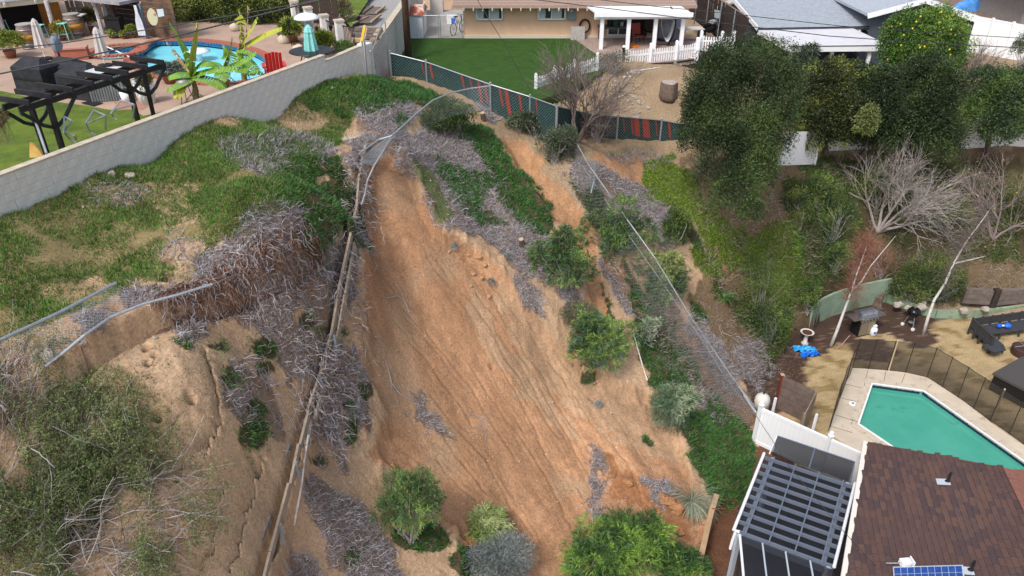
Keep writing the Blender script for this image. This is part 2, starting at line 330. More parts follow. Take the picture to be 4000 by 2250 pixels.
class MB:
    def __init__(s): s.v = []; s.f = []
    def add(s, vs, fs):
        n = len(s.v); s.v += [tuple(v) for v in vs]; s.f += [tuple(i + n for i in f) for f in fs]; return s
    def hexa(s, b, t):
        return s.add(list(b) + list(t), [(3, 2, 1, 0), (4, 5, 6, 7), (0, 1, 5, 4), (1, 2, 6, 5), (2, 3, 7, 6), (3, 0, 4, 7)])
    def box(s, c, d, rz=0.0, M=None):
        x, y, z = d[0] / 2, d[1] / 2, d[2] / 2; c = Vector(c)
        pts = [Vector(p) for p in ((-x, -y, -z), (x, -y, -z), (x, y, -z), (-x, y, -z), (-x, -y, z), (x, -y, z), (x, y, z), (-x, y, z))]
        q = M or Matrix.Rotation(rz, 3, 'Z'); pts = [c + q @ p for p in pts]; return s.hexa(pts[:4], pts[4:])
    def beam(s, a, b, w, h, upv=(0, 0, 1)):
        a = Vector(a); b = Vector(b); d = (b - a).normalized(); u = Vector(upv)
        if abs(d.dot(u)) > .98: u = Vector((0, 1, 0))
        r = d.cross(u).normalized() * w / 2; t = r.cross(d).normalized() * h / 2
        return s.hexa([a - r - t, a + r - t, b + r - t, b - r - t], [a - r + t, a + r + t, b + r + t, b - r + t])
    def tube(s, pts, r, n=6, caps=True):
        pts = [Vector(p) for p in pts]; rs = r if hasattr(r, '__len__') else [r] * len(pts); st = len(s.v); u = None
        for i, p in enumerate(pts):
            d = (pts[min(i + 1, len(pts) - 1)] - pts[max(i - 1, 0)]); d = d.normalized() if d.length > 1e-9 else Vector((0, 0, 1))
            if u is None: u = d.cross(Vector((0, 0, 1))) if abs(d.z) < .9 else d.cross(Vector((1, 0, 0)))
            u = (u - d * u.dot(d)).normalized(); w = d.cross(u)
            for k in range(n):
                a = 2 * math.pi * k / n; s.v.append(tuple(p + (u * math.cos(a) + w * math.sin(a)) * rs[i]))
        for i in range(len(pts) - 1):
            for k in range(n):
                a = st + i * n + k; b = st + i * n + (k + 1) % n; s.f.append((a, b, b + n, a + n))
        if caps: s.f.append(tuple(st + k for k in range(n))[::-1]); e = st + (len(pts) - 1) * n; s.f.append(tuple(e + k for k in range(n)))
        return s
    def lathe(s, prof, c=(0, 0, 0), n=16, M=None, wob=None):
        c = Vector(c); st = len(s.v)
        for r, z in prof:
            for k in range(n):
                a = 2 * math.pi * k / n; rr = r * (wob(a) if wob else 1); p = Vector((rr * math.cos(a), rr * math.sin(a), z))
                if M: p = M @ p
                s.v.append(tuple(c + p))
        for i in range(len(prof) - 1):
            for k in range(n):
                a = st + i * n + k; b = st + i * n + (k + 1) % n; s.f.append((a, b, b + n, a + n))
        s.f.append(tuple(st + k for k in range(n))[::-1]); e = st + (len(prof) - 1) * n; s.f.append(tuple(e + k for k in range(n)))
        return s
    def prism(s, poly, z0, z1):
        n = len(poly); v = [(p[0], p[1], z0) for p in poly] + [(p[0], p[1], z1) for p in poly]
        A = sum(poly[i][0] * poly[(i + 1) % n][1] - poly[(i + 1) % n][0] * poly[i][1] for i in range(n))
        f = [tuple(range(n))[::-1], tuple(range(n, 2 * n))] + [(i, (i + 1) % n, (i + 1) % n + n, i + n) for i in range(n)]
        if A < 0: f = [g[::-1] for g in f]
        return s.add(v, f)
    def quad(s, a, b, c, d): return s.add([a, b, c, d], [(0, 1, 2, 3)])
    def mesh(s, name, m, smooth=False, bevel=0):
        me = bpy.data.meshes.new(name); me.from_pydata(s.v, [], s.f)
        if smooth: me.polygons.foreach_set('use_smooth', np.ones(len(me.polygons), bool))
        me.materials.append(m); me.update(); return me
    def build(s, name, m, parent=None, world=False, smooth=False, loc=None, **kw):
        return link(name, s.mesh(name, m, smooth), parent, world=world, loc=loc, **kw)
def blob(mb, c, r, seed=0, n=10, m=7, amp=.25, flat=1.0):
    """an uneven rock-like closed lump"""
    rr = random.Random(seed); ph = [rr.uniform(0, 6.28) for _ in range(6)]; st = len(mb.v); c = Vector(c); rx, ry, rz = r if hasattr(r, '__len__') else (r, r, r * flat)
    for i in range(m + 1):
        t = math.pi * i / m
        for k in range(n):
            a = 2 * math.pi * k / n
            w = 1 + amp * (math.sin(2 * a + ph[0]) * math.sin(t + ph[1]) + .6 * math.sin(3 * a + ph[2] + 2 * t) + .4 * math.sin(5 * t + ph[3] + a)) * .6
            mb.v.append(tuple(c + Vector((rx * w * math.sin(t) * math.cos(a), ry * w * math.sin(t) * math.sin(a), rz * w * math.cos(t)))))
    for i in range(m):
        for k in range(n):
            a = st + i * n + k; b = st + i * n + (k + 1) % n; mb.f.append((b, a, a + n, b + n))
    return mb
def sheet(name, outer, z, m, holes=(), parent=None, thick=None, **kw):
    """flat polygon (with holes) at height z; z may be a number or a function of x, y"""
    loops = [[Vector((x, y, 0)) for x, y in outer]] + [[Vector((x, y, 0)) for x, y in h] for h in holes]
    tris = tessellate_polygon(loops); pts = [p for l in loops for p in l]
    fz = z if callable(z) else (lambda x, y: z)
    mb = MB(); fl = []
    for t in tris:
        a, b, c = (pts[i] for i in t); 
        fl.append(t if (b - a).cross(c - a).z > 0 else t[::-1])
    mb.add([(p.x, p.y, fz(p.x, p.y)) for p in pts], fl)
    if thick:
        off = 0
        for l in loops:
            n = len(l); st = len(mb.v)
            mb.v += [(p.x, p.y, fz(p.x, p.y)) for p in l] + [(p.x, p.y, fz(p.x, p.y) - thick) for p in l]
            mb.f += [(st + i, st + (i + 1) % n, st + (i + 1) % n + n, st + i + n)[::1] for i in range(n)]
    return mb.build(name, m, parent, world=parent is not None, **kw)
def PW(pts, z): return [(P(x, y, z).x, P(x, y, z).y) for x, y in pts]
# ================================================================ ground cover masks (image outlines carried onto the ground)
MX0, MY0, MC = -500, -100, 6.0
MGX, MGY = np.meshgrid(MX0 + MC * (np.arange(834) + .5), MY0 + MC * (np.arange(450) + .5))
masks = {}
def paint(name, polys, v=1.0):
    m = masks.setdefault(name, np.zeros(MGX.shape, np.float32))
    for p in polys:
        if len(p) == 4 and not hasattr(p[0], '__len__'):   # ellipse cx, cy, rx, ry
            cx, cy, rx, ry = p; m[((MGX - cx) / rx) ** 2 + ((MGY - cy) / ry) ** 2 < 1] = v; continue
        xs = [q[0] for q in p]; ys = [q[1] for q in p]
        i0, i1 = max(0, int((min(xs) - MX0) / MC) - 1), int((max(xs) - MX0) / MC) + 2; j0, j1 = max(0, int((min(ys) - MY0) / MC) - 1), int((max(ys) - MY0) / MC) + 2
        sub = inpoly(p, MGX[j0:j1, i0:i1], MGY[j0:j1, i0:i1]); m[j0:j1, i0:i1][sub] = v
def mask_at(name, x, y, z, warp=22):
    px, py = proj(x, y, z)
    px = px + (fbm(x * 2.3 + 40, y * 2.3, 3) - .5) * warp * 3; py = py + (fbm(x * 2.3, y * 2.3 + 70, 3) - .5) * warp * 2.2
    i = np.clip(((px - MX0) / MC).astype(int), 0, 833); j = np.clip(((py - MY0) / MC).astype(int), 0, 449)
    v = masks[name][j, i]; out = (px < MX0) | (px > MX0 + 5000) | (py < MY0) | (py > MY0 + 2700) | (y < 3); return np.where(out, 0, v)
paint('grass', [[(-500, 900), (0, 815), (290, 700), (430, 645), (560, 625), (650, 560), (760, 490), (900, 445), (1150, 360), (1300, 306), (1450, 298), (1400, 420), (1330, 560), (1250, 640), (1180, 780), (1050, 830), (950, 900), (820, 960), (760, 1060), (600, 1110), (350, 1200), (0, 1340), (-500, 1550)]])
paint('grass', [(720, 1010, 80, 80), (600, 1130, 90, 30), (1180, 470, 90, 40), (880, 470, 70, 25), (380, 1120, 60, 30)], .12)
paint('grass', [(560, 760, 180, 50), (690, 830, 90, 60), (900, 700, 80, 40), (280, 1150, 120, 40), (1130, 440, 120, 35)], .45)
paint('grass', [[(700, 560), (830, 520), (860, 620), (1000, 690), (1100, 720), (1050, 800), (880, 870), (800, 800), (760, 700)], [(560, 625), (660, 555), (780, 500), (760, 600), (640, 640)]], 1.3)
paint('grass', [(2230, 480, 60, 25), (2430, 600, 60, 25), (2470, 590, 90, 14), (420, 1680, 260, 240)], .5)
paint('dead', [
 [(850, 540), (1000, 515), (1150, 520), (1290, 560), (1330, 600), (1250, 650), (1100, 690), (980, 660), (880, 620)],
 [(1380, 420), (1500, 390), (1620, 400), (1650, 440), (1560, 520), (1500, 610), (1420, 660), (1350, 640), (1380, 560), (1420, 480)],
 [(980, 830), (1080, 775), (1180, 790), (1190, 880), (1150, 960), (1050, 1030), (950, 1050), (860, 1070), (750, 1090), (780, 1000), (900, 930)],
 [(700, 1140), (860, 1075), (1000, 1040), (1180, 940), (1300, 960), (1390, 900), (1430, 980), (1400, 1100), (1350, 1200), (1310, 1300), (1280, 1400), (1230, 1500), (1110, 1480), (1060, 1330), (960, 1250), (900, 1180), (760, 1180)],
 [(660, 1230), (760, 1200), (820, 1260), (780, 1340), (700, 1330)], [(560, 1130), (700, 1110), (800, 1090), (800, 1120), (650, 1180), (560, 1200)],
 [(900, 1400), (1000, 1430), (1090, 1500), (1100, 1620), (1080, 1740), (1010, 1700), (940, 1650), (870, 1580)],
 [(1290, 1330), (1400, 1360), (1440, 1480), (1420, 1580), (1420, 1700), (1330, 1740), (1250, 1680), (1220, 1560), (1230, 1480)],
 [(1190, 1850), (1330, 1930), (1450, 2000), (1500, 2100), (1550, 2300), (1370, 2300), (1260, 2090), (1180, 1960)], [(1130, 2150), (1250, 2170), (1270, 2300), (1110, 2300)],
 [(1480, 540), (1600, 520), (1700, 490), (1800, 490), (1880, 600), (1990, 800), (2110, 900), (2180, 960), (2140, 1100), (2060, 1080), (1980, 950), (1900, 850), (1850, 720), (1760, 620), (1850, 720), (1900, 850), (1980, 950), (2060, 1080), (2130, 1150), (2140, 1240), (2080, 1230), (2020, 1130), (1960, 980), (1880, 900), (1830, 920), (1760, 900), (1700, 880), (1640, 800), (1640, 720), (1590, 680), (1520, 610)],
 [(2210, 630), (2300, 620), (2420, 690), (2520, 750), (2620, 810), (2660, 930), (2640, 1000), (2540, 930), (2450, 850), (2350, 800), (2270, 740)],
 [(2290, 920), (2430, 1120), (2500, 1260), (2440, 1230), (2370, 1100), (2310, 980)], [(2700, 1180), (2800, 1330), (2900, 1480), (2880, 1560), (2790, 1450), (2690, 1300)], [(2560, 1350), (2680, 1440), (2800, 1560), (2820, 1680), (2700, 1560), (2580, 1440)],
 [(2870, 1340), (2990, 1330), (3020, 1420), (2960, 1540), (2900, 1460)], [(2220, 1240), (2290, 1250), (2260, 1170), (2180, 1120)],
 [(2295, 1750), (2335, 1750), (2345, 1850), (2350, 1950), (2365, 2040), (2320, 2000), (2305, 1880)], [(2490, 1860), (2620, 1880), (2600, 2000), (2540, 1940)], [(2140, 930), (2180, 950), (2250, 1180), (2220, 1190), (2160, 1060)],
 [(1590, 1530), (1640, 1560), (1750, 1680), (1770, 1720), (1720, 1700), (1630, 1610)], (520, 1160, 60, 30), (345, 1260, 60, 40), (1950, 420, 70, 50), (1330, 1800, 25, 50)])
paint('dead', [(450, 760, 130, 60), (1000, 1400, 60, 40), (2500, 620, 130, 30), (700, 980, 60, 60)], .3)
paint('dead', [(900, 1190, 60, 40), (1150, 1250, 30, 30)], 0)
paint('ice', [
 [(1260, 320), (1500, 300), (1640, 345), (1740, 380), (1700, 420), (1600, 400), (1500, 425), (1430, 450), (1370, 400), (1200, 410), (1180, 355)], [(1170, 400), (1290, 410), (1280, 430), (1190, 425)], [(1280, 430), (1360, 420), (1350, 470), (1320, 460)],
 [(1120, 620), (1200, 590), (1330, 610), (1380, 700), (1425, 760), (1430, 900), (1450, 970), (1400, 970), (1340, 900), (1270, 1000), (1240, 1060), (1180, 1000), (1160, 930), (1210, 830), (1130, 790), (1100, 720)],
 [(1830, 470), (1900, 520), (1970, 560), (2000, 640), (2080, 740), (2140, 830), (2170, 900), (2080, 890), (2000, 800), (1920, 690), (1860, 580), (1800, 520)],
 [(1700, 590), (1790, 640), (1850, 700), (1890, 720), (1900, 800), (1990, 870), (1940, 880), (1880, 860), (1830, 800), (1780, 700)],
 [(2480, 1160), (2570, 1180), (2640, 1300), (2700, 1400), (2750, 1500), (2850, 1600), (2960, 1690), (2950, 1850), (2900, 1960), (2820, 1990), (2740, 1880), (2700, 1780), (2640, 1650), (2560, 1500), (2500, 1400), (2480, 1300)],
 [(2240, 700), (2320, 750), (2370, 830), (2330, 860), (2260, 780)], [(2620, 800), (2680, 840), (2740, 950), (2770, 1010), (2690, 960), (2640, 880)], [(2700, 1170), (2750, 1200), (2780, 1260), (2720, 1240)],
 (720, 1335, 42, 33), (890, 1470, 35, 42), (990, 1690, 58, 58), (1040, 1350, 50, 45), (1190, 1265, 38, 35), (1380, 1680, 28, 52), (1245, 1800, 34, 20), (1370, 2180, 30, 36), (1290, 1295, 60, 22), (1000, 1590, 45, 34), (1030, 1430, 30, 30), (1420, 1530, 20, 40), (1560, 480, 30, 40), (850, 1345, 30, 15), (2545, 1725, 22, 20), (1640, 2100, 120, 60), (1820, 2200, 60, 60), (1350, 1560, 20, 30)])
paint('ice', [[(1805, 475), (1891, 491), (1966, 550), (1987, 631), (2062, 695), (2127, 770), (2170, 888), (2105, 920), (2030, 878), (1955, 770), (1891, 642), (1826, 556)], [(1692, 610), (1762, 620), (1805, 663), (1891, 674), (1934, 717), (1901, 792), (1955, 878), (1869, 888), (1805, 835), (1773, 738), (1708, 663)], [(2420, 1010), (2520, 1160), (2600, 1230), (2560, 1260), (2460, 1170)], [(2330, 1090), (2370, 1190), (2420, 1290), (2380, 1260)], (2300, 1480, 40, 30), (1900, 2180, 60, 60)])
paint('bank', [[(2660, 620), (3000, 640), (3400, 590), (4700, 560), (4700, 1200), (3560, 1190), (3300, 1180), (3160, 1290), (3000, 1440), (2900, 1500), (2820, 1380), (2700, 1150), (2780, 1000), (2700, 820)]])
paint('redbank', [[(2370, 960), (2480, 1130), (2620, 1200), (2780, 1400), (2960, 1600), (2920, 1690), (2760, 1560), (2600, 1400), (2450, 1200), (2350, 1050)]])
paint('ice', [(1150, 860, 25, 30), (2650, 1620, 25, 60), (2740, 1560, 30, 60), (1260, 700, 20, 25)], 0.1)
paint('moss', [[(1600, 620), (1650, 620), (1760, 780), (1765, 850), (1700, 870), (1670, 760), (1640, 700)]])
paint('lime', [[(2530, 620), (2620, 600), (2700, 690), (2800, 830), (2900, 900), (2960, 940), (2950, 1050), (2840, 1050), (2770, 960), (2700, 850), (2600, 800), (2510, 780), (2500, 700)],
 [(2960, 900), (3080, 840), (3120, 950), (3160, 1100), (3110, 1250), (3030, 1400), (2960, 1300), (2940, 1150), (2920, 1000)], [(2700, 960), (2800, 1000), (2830, 1080), (2730, 1060)]])
paint('ivy', [[(3060, 700), (3250, 720), (3300, 900), (3400, 950), (3350, 1080), (3250, 1130), (3100, 1250), (3000, 1450), (2960, 1380), (3050, 1200), (3100, 1000)], [(3480, 1000), (3700, 1000), (3760, 1090), (3740, 1200), (3500, 1190)], [(3100, 620), (4600, 640), (4600, 1050), (3500, 1000), (3300, 850)], [(2800, 1000), (2950, 1050), (3000, 1250), (2950, 1330), (2800, 1150)]])
paint('ivy', [(3000, 930, 70, 60), (2880, 1100, 40, 60), (2800, 1020, 60, 40), (3350, 1000, 80, 60)], .15)
paint('orange', [SLIDE, [(2310, 600), (2450, 600), (2530, 640), (2530, 720), (2460, 740), (2400, 680)], (2830, 1040, 45, 60), (1500, 1290, 40, 60), [(2200, 1800), (2700, 1850), (2790, 1990), (2700, 2300), (2200, 2300)]])
paint('tanslide', [[(1950, 1080), (2050, 1190), (2150, 1300), (2250, 1400), (2400, 1480), (2550, 1560), (2680, 1700), (2660, 1800), (2500, 1760), (2350, 1680), (2200, 1560), (2050, 1400), (1950, 1200)], [(1780, 1050), (1950, 1300), (2200, 1600), (2300, 1750), (2200, 1700), (2000, 1500), (1850, 1300)]])
paint('gully', [GULLY])
paint('wet', [[(2330, 1750), (2450, 1850), (2650, 1900), (2760, 2000), (2700, 2120), (2500, 2000), (2400, 1950)], [(1900, 2000), (1780, 2080), (1900, 2200), (1760, 2300), (1960, 2300)]])
paint('mulch', [[(2900, 1480), (2990, 1430), (3080, 1330), (3160, 1290), (3200, 1230), (3340, 1180), (3460, 1150), (3560, 1180), (3660, 1240), (3620, 1290), (3650, 1330), (3560, 1345), (3480, 1310), (3400, 1290), (3340, 1330), (3260, 1350), (3220, 1380), (3150, 1400), (3140, 1500), (3130, 1560), (3060, 1600), (2960, 1640)], [(3300, 1330), (3450, 1330), (3520, 1380), (3450, 1420), (3340, 1400)], (3600, 1330, 60, 30)])
paint('sand', [[(3140, 1500), (3150, 1400), (3260, 1350), (3400, 1290), (3480, 1310), (3560, 1345), (3650, 1330), (3620, 1280), (3700, 1240), (4700, 1200), (4700, 2300), (3100, 2300), (3050, 1700)]])
paint('path', [[(2800, 1990), (2900, 1950), (2970, 1720), (3100, 1800), (3100, 2000), (2900, 2400), (2600, 2500)]])
paint('slabweed', [[(200, 1450), (700, 1300), (1000, 1350), (1240, 1500), (1150, 1850), (1050, 2250), (500, 2250), (600, 1700)]])
paint('brush', [[(0, 1380), (200, 1440), (420, 1500), (520, 1620), (700, 1650), (760, 1760), (700, 1950), (560, 2120), (600, 2300), (-500, 2300), (-500, 1500)]])

masks['dead'] = masks['dead'] * (1 - masks['gully']) * (1 - .8 * np.clip(masks['ice'], 0, 1))
dirt_yard = (.34, .25, .16)
def ground_colour(X, Y, Z):
    c = np.empty(X.shape + (3,)); n1 = fbm(X * 1.1, Y * 1.1, 4)[..., None]; n2 = fbm(X * 5 + 9, Y * 5, 3)[..., None]; n3 = vnoise(X * 23, Y * 23)[..., None]
    c[:] = np.array((.50, .34, .215)); c = c * (.8 + .35 * n1) * (.9 + .2 * n2)
    c = np.where(n3 > .93, c * 1.25, c)
    def over(name, rgb, k=1.0, warp=22):
        nonlocal c
        m = (mask_at(name, X, Y, Z, warp) * k)[..., None]; m = np.clip(m, 0, 1); c = c * (1 - m) + np.array(rgb) * (.75 + .5 * n2) * m
    north = ((Y > 26) & (X > -4))[..., None]; c = np.where(north, np.array(dirt_yard) * (.8 + .4 * n1), c)
    over('slabweed', (.52, .37, .245), .6, 40); over('brush', (.38, .275, .175), .7)
    over('bank', (.155, .11, .062), .9, 40); over('redbank', (.25, .145, .085), .8, 40); over('orange', (.445, .25, .14)); over('tanslide', (.46, .305, .19), .8, 40); over('wet', (.31, .14, .062), .8, 40); over('gully', (.44, .25, .135))
    st = mask_at('orange', X, Y, Z); s2 = (fbm((X * .75 + Y * .5) * 2.2, (Y * .75 - X * .5) * .6, 4)[..., None] - .5)
    c = np.where(st[..., None] > 0, c * (1 + .8 * s2), c); s3 = np.clip((fbm(X * .9 + 20, Y * .7, 3)[..., None] - .52) * 5, 0, 1) * (st[..., None] > 0); c = c * (1 - s3 * .45) + np.array((.40, .30, .20)) * s3 * .45
    over('ivy', (.075, .065, .032), .85); over('lime', (.10, .13, .025), .9); over('grass', (.17, .155, .06), .75)
    over('dead', (.20, .145, .115), .8, 45); over('ice', (.05, .05, .025), .9); over('moss', (.12, .14, .06))
    over('sand', (.47, .355, .20), 1, 10); 
    sp = (fbm(X * 2.2 + 3, Y * 2.2, 4)[..., None] > .62) & (mask_at('sand', X, Y, Z, 10) > 0)[..., None]; c = np.where(sp, c * np.array((.62, .6, .5)), c)
    over('mulch', (.085, .055, .042), 1, 12); mu = (mask_at('mulch', X, Y, Z, 12) > 0)[..., None]; c = np.where(mu & (n3 > .8), c * 2.4, c)
    over('path', (.15, .075, .045), 1, 6)
    return np.clip(c, .01, .9)
GC = ground_colour(GX, GY, GZ)
ny, nx = GX.shape
idx = np.arange(ny * nx).reshape(ny, nx)
faces = np.stack([idx[:-1, :-1], idx[:-1, 1:], idx[1:, 1:], idx[1:, :-1]], -1).reshape(-1, 4)
m_ground = mat('soil', (.4, .3, .2), .95, vcol=True, c2=(.62, .60, .58), scale=14, detail=9, mix=(.38, .75), bump=.055, bscale=14, spec=.1)
link('ground', fast_mesh('ground', np.c_[GX.ravel(), GY.ravel(), GZ.ravel()], faces, m_ground, GC.reshape(-1, 3), smooth=False), kind='structure')

# ================================================================ scattered ground cover
def normals(x, y, e=.12):
    dx = (H(x + e, y) - H(x - e, y)) / (2 * e); dy = (H(x, y + e) - H(x, y - e)) / (2 * e)
    n = np.c_[-dx, -dy, np.ones(len(dx))]; return n / np.linalg.norm(n, axis=1)[:, None]
def scatter_pts(name, n, box, dens=None, warp=22, power=1.0, clump=None):
    """n candidates in a ground box, kept by the mask"""
    x = rng.uniform(box[0], box[1], n); y = rng.uniform(box[2], box[3], n); z = H(x, y)
    m = mask_at(name, x, y, z, warp)
    if clump: m = m * np.clip((fbm(x * clump[0] + 31, y * clump[0], 3) - clump[1]) * clump[2], 0, 1)
    k = rng.random(n) < m * power; k &= ~inpoly(W_PAD, x, y)
    return x[k], y[k], z[k]
def ribbons(pts, width, side):
    """pts (n,k,3) -> verts, quads of flat strips"""
    n, k, _ = pts.shape; w = width[:, None, None] * np.linspace(1, .35, k)[None, :, None] * side[:, None, :] * .5
    V = np.stack([pts - w, pts + w], 2).reshape(n, k * 2, 3); f = np.array([[2 * i, 2 * i + 1, 2 * i + 3, 2 * i + 2] for i in range(k - 1)])
    Fc = (f[None] + (np.arange(n) * k * 2)[:, None, None]).reshape(-1, 4); return V.reshape(-1, 3), Fc, k * 2
def unit(v): return v / (np.linalg.norm(v, axis=-1, keepdims=True) + 1e-9)
def strands(name, x, y, z, L, W, lift, colours, m, curl=.6, k=5, **kw):
    n = len(x); nm = normals(x, y); p = np.c_[x, y, z + .01]; d = unit(rng.normal(size=(n, 3)) * [1, 1, .3] + nm * lift); pts = [p]
    ln = rng.uniform(*L, n)[:, None] / (k - 1)
    for i in range(k - 1):
        p = p + d * ln; zz = H(p[:, 0], p[:, 1]) + .008; p[:, 2] = np.maximum(p[:, 2], zz); pts.append(p.copy()); d = unit(d + rng.normal(size=(n, 3)) * curl - [0, 0, .12])
    pts = np.stack(pts, 1); side = unit(np.cross(pts[:, 1] - pts[:, 0], nm + rng.normal(size=(n, 3)) * .3)); V, Fc, q = ribbons(pts, rng.uniform(*W, n), side)
    cl = np.array(colours)[rng.integers(0, len(colours), n)] * rng.uniform(.7, 1.2, (n, 1)); return link(name, fast_mesh(name, V, Fc, m, np.repeat(cl, q, 0)), kind='stuff', **kw)
def blades(name, x, y, z, L, W, spread, colours, m, per=1, k=3, jitter=.04, **kw):
    x = np.repeat(x, per) + rng.normal(size=len(x) * per) * jitter; y = np.repeat(y, per) + rng.normal(size=len(y) * per) * jitter; z = H(x, y); n = len(x)
    nm = normals(x, y); p = np.c_[x, y, z - .01]; d = unit(nm + rng.normal(size=(n, 3)) * spread + [0, 0, .4]); ln = rng.uniform(*L, n)[:, None] / (k - 1); pts = [p]
    for i in range(k - 1):
        p = p + d * ln; pts.append(p); d = unit(d + rng.normal(size=(n, 3)) * .22 - [0, 0, .1])
    pts = np.stack(pts, 1); side = unit(np.cross(pts[:, 1] - pts[:, 0], rng.normal(size=(n, 3)))); V, Fc, q = ribbons(pts, rng.uniform(*W, n), side)
    pat = fbm(x * 1.6, y * 1.6, 3)[:, None]; cl = np.array(colours)[rng.integers(0, len(colours), n)] * rng.uniform(.7, 1.25, (n, 1)) * (.6 + .8 * pat); return link(name, fast_mesh(name, V, Fc, m, np.repeat(cl, q, 0)), kind='stuff', **kw)
m_leaf = mat('leaf', (.1, .15, .05), .55, vcol=True, spec=.35)
m_dry = mat('dry_stalk', (.4, .35, .33), .9, vcol=True, spec=.1)
FULL = (-11, 11, 6, 32)
masks['dead_loose'] = masks['dead']
paint('dead', [[(1600, 620), (1650, 620), (1760, 780), (1770, 860), (1700, 880), (1665, 790), (1640, 700)]], 0)
x, y, z = scatter_pts('dead', 520000, FULL, clump=(1.7, .2, 5))
x2, y2, z2 = scatter_pts('dead_loose', 60000, FULL, warp=75, clump=(2.6, .35, 4)); x, y, z = np.r_[x, x2], np.r_[y, y2], np.r_[z, z2]
DEADC = [(.31, .295, .32), (.40, .385, .40), (.23, .21, .225), (.17, .125, .105), (.43, .41, .425), (.26, .22, .205)]
strands('dead_iceplant', x, y, z, (.12, .34), (.011, .021), .3, DEADC, m_dry, label='withered grey-lilac iceplant stalks matted over the slope', cat='dead iceplant')
# reddish hanging curtain of roots and stalks under the torn edge
n = 1900; s = rng.random(n); sp = np.array(W_SCARP); seg = np.linspace(0, 1, len(sp)); s = .5 + .36 * s
ax = np.interp(s, seg, sp[:, 0]) + rng.normal(size=n) * .12; ay = np.interp(s, seg, sp[:, 1]) + rng.normal(size=n) * .12 + .1
p = np.c_[ax, ay, H(ax, ay) + .03]; d = unit(np.c_[rng.normal(size=n) * .5, -np.ones(n) * .8, np.ones(n) * .1]); pts = [p]
for i in range(5):
    p = p + d * rng.uniform(.03, .11, (n, 1)); p[:, 2] = np.maximum(p[:, 2], H(p[:, 0], p[:, 1]) + .02); pts.append(p.copy()); d = unit(d + [0, -.05, -.5] + rng.normal(size=(n, 3)) * .45)
pts = np.stack(pts, 1); V, Fc, q = ribbons(pts, rng.uniform(.014, .028, n), unit(np.cross(pts[:, 1] - pts[:, 0], rng.normal(size=(n, 3)))))
cl = np.array([(.20, .085, .045), (.30, .25, .25), (.13, .06, .04), (.40, .36, .36), (.24, .14, .09)])[rng.integers(0, 5, n)]
link('hanging_roots', fast_mesh('hanging_roots', V, Fc, m_dry, np.repeat(cl, q, 0)), kind='stuff', label='curtain of rusty red and grey iceplant stalks hanging over the broken edge', cat='roots')
x, y, z = scatter_pts('ice', 78000, FULL, clump=(2.0, .2, 6))
ICEC = [(.045, .135, .028), (.065, .18, .035), (.035, .10, .03), (.09, .22, .04), (.04, .11, .045)]
blades('iceplant', x, y, z, (.08, .17), (.016, .028), .7, ICEC, m_leaf, per=9, jitter=.05, label='green finger-leaved iceplant spreading in patches over the bank', cat='iceplant')
x, y, z = scatter_pts('grass', 200000, (-12, 4, 7, 34), clump=(.9, .25, 5))
blades('grass', x, y, z, (.05, .14), (.010, .018), .6, [(.08, .20, .022), (.11, .25, .03), (.055, .15, .02), (.14, .22, .05), (.20, .20, .10)], m_leaf, per=5, k=2, jitter=.06, label='short patchy green grass on the upper terrace', cat='grass')
x, y, z = scatter_pts('moss', 16000, FULL)
blades('grey_green_groundcover', x, y, z, (.03, .07), (.012, .02), .8, [(.15, .19, .08), (.18, .22, .10), (.12, .15, .07)], m_leaf, per=8, k=2, label='strip of fine grey-green ground cover beside the slide', cat='ground cover')
x, y, z = scatter_pts('lime', 70000, (3, 14, 12, 34), clump=(1.2, .15, 5))
blades('lime_groundcover', x, y, z, (.04, .1), (.02, .035), .9, [(.15, .27, .025), (.22, .33, .04), (.11, .20, .025), (.08, .14, .025)], m_leaf, per=6, k=2, label='yellow-green ground cover creeping down the far bank', cat='ground cover')
x, y, z = scatter_pts('ivy', 110000, (4, 24, 12, 36), clump=(.7, .27, 6))
blades('ivy', x, y, z, (.05, .14), (.025, .045), 1.0, [(.03, .085, .018), (.05, .13, .022), (.08, .16, .025), (.025, .055, .016), (.12, .13, .04)], m_leaf, per=5, k=2, jitter=.1, label='dark green creeping cover on the bank above the green wall', cat='ivy')
x, y, z = scatter_pts('bank', 60000, (4, 24, 12, 36), clump=(1.3, .36, 5)); x2, y2, z2 = scatter_pts('redbank', 40000, (1, 10, 10, 26), clump=(1.3, .3, 5)); x, y, z = np.r_[x, x2], np.r_[y, y2], np.r_[z, z2]
strands('dry_twigs', x, y, z, (.2, .6), (.01, .022), .5, [(.22, .16, .12), (.30, .23, .19), (.15, .11, .08), (.34, .29, .26)], m_dry, label='tangle of dry brown twigs and litter on the far bank', cat='twigs')
x, y, z = scatter_pts('mulch', 26000, (3, 18, 8, 26), warp=12)
strands('mulch_chips', x, y, z, (.04, .12), (.02, .04), .15, [(.10, .06, .045), (.16, .09, .06), (.06, .04, .035), (.20, .15, .12)], m_dry, k=2, curl=.1, label='dark bark chips round the grill and birch trunks', cat='mulch')
x, y, z = scatter_pts('slabweed', 9000, (-11, -2, 6, 18), clump=(1.2, .42, 5))
blades('weeds', x, y, z, (.04, .1), (.01, .02), .8, [(.13, .15, .06), (.18, .18, .09), (.24, .21, .13)], m_leaf, per=5, k=2, jitter=.06, label='sparse dry weeds on the cracked slab', cat='weeds')
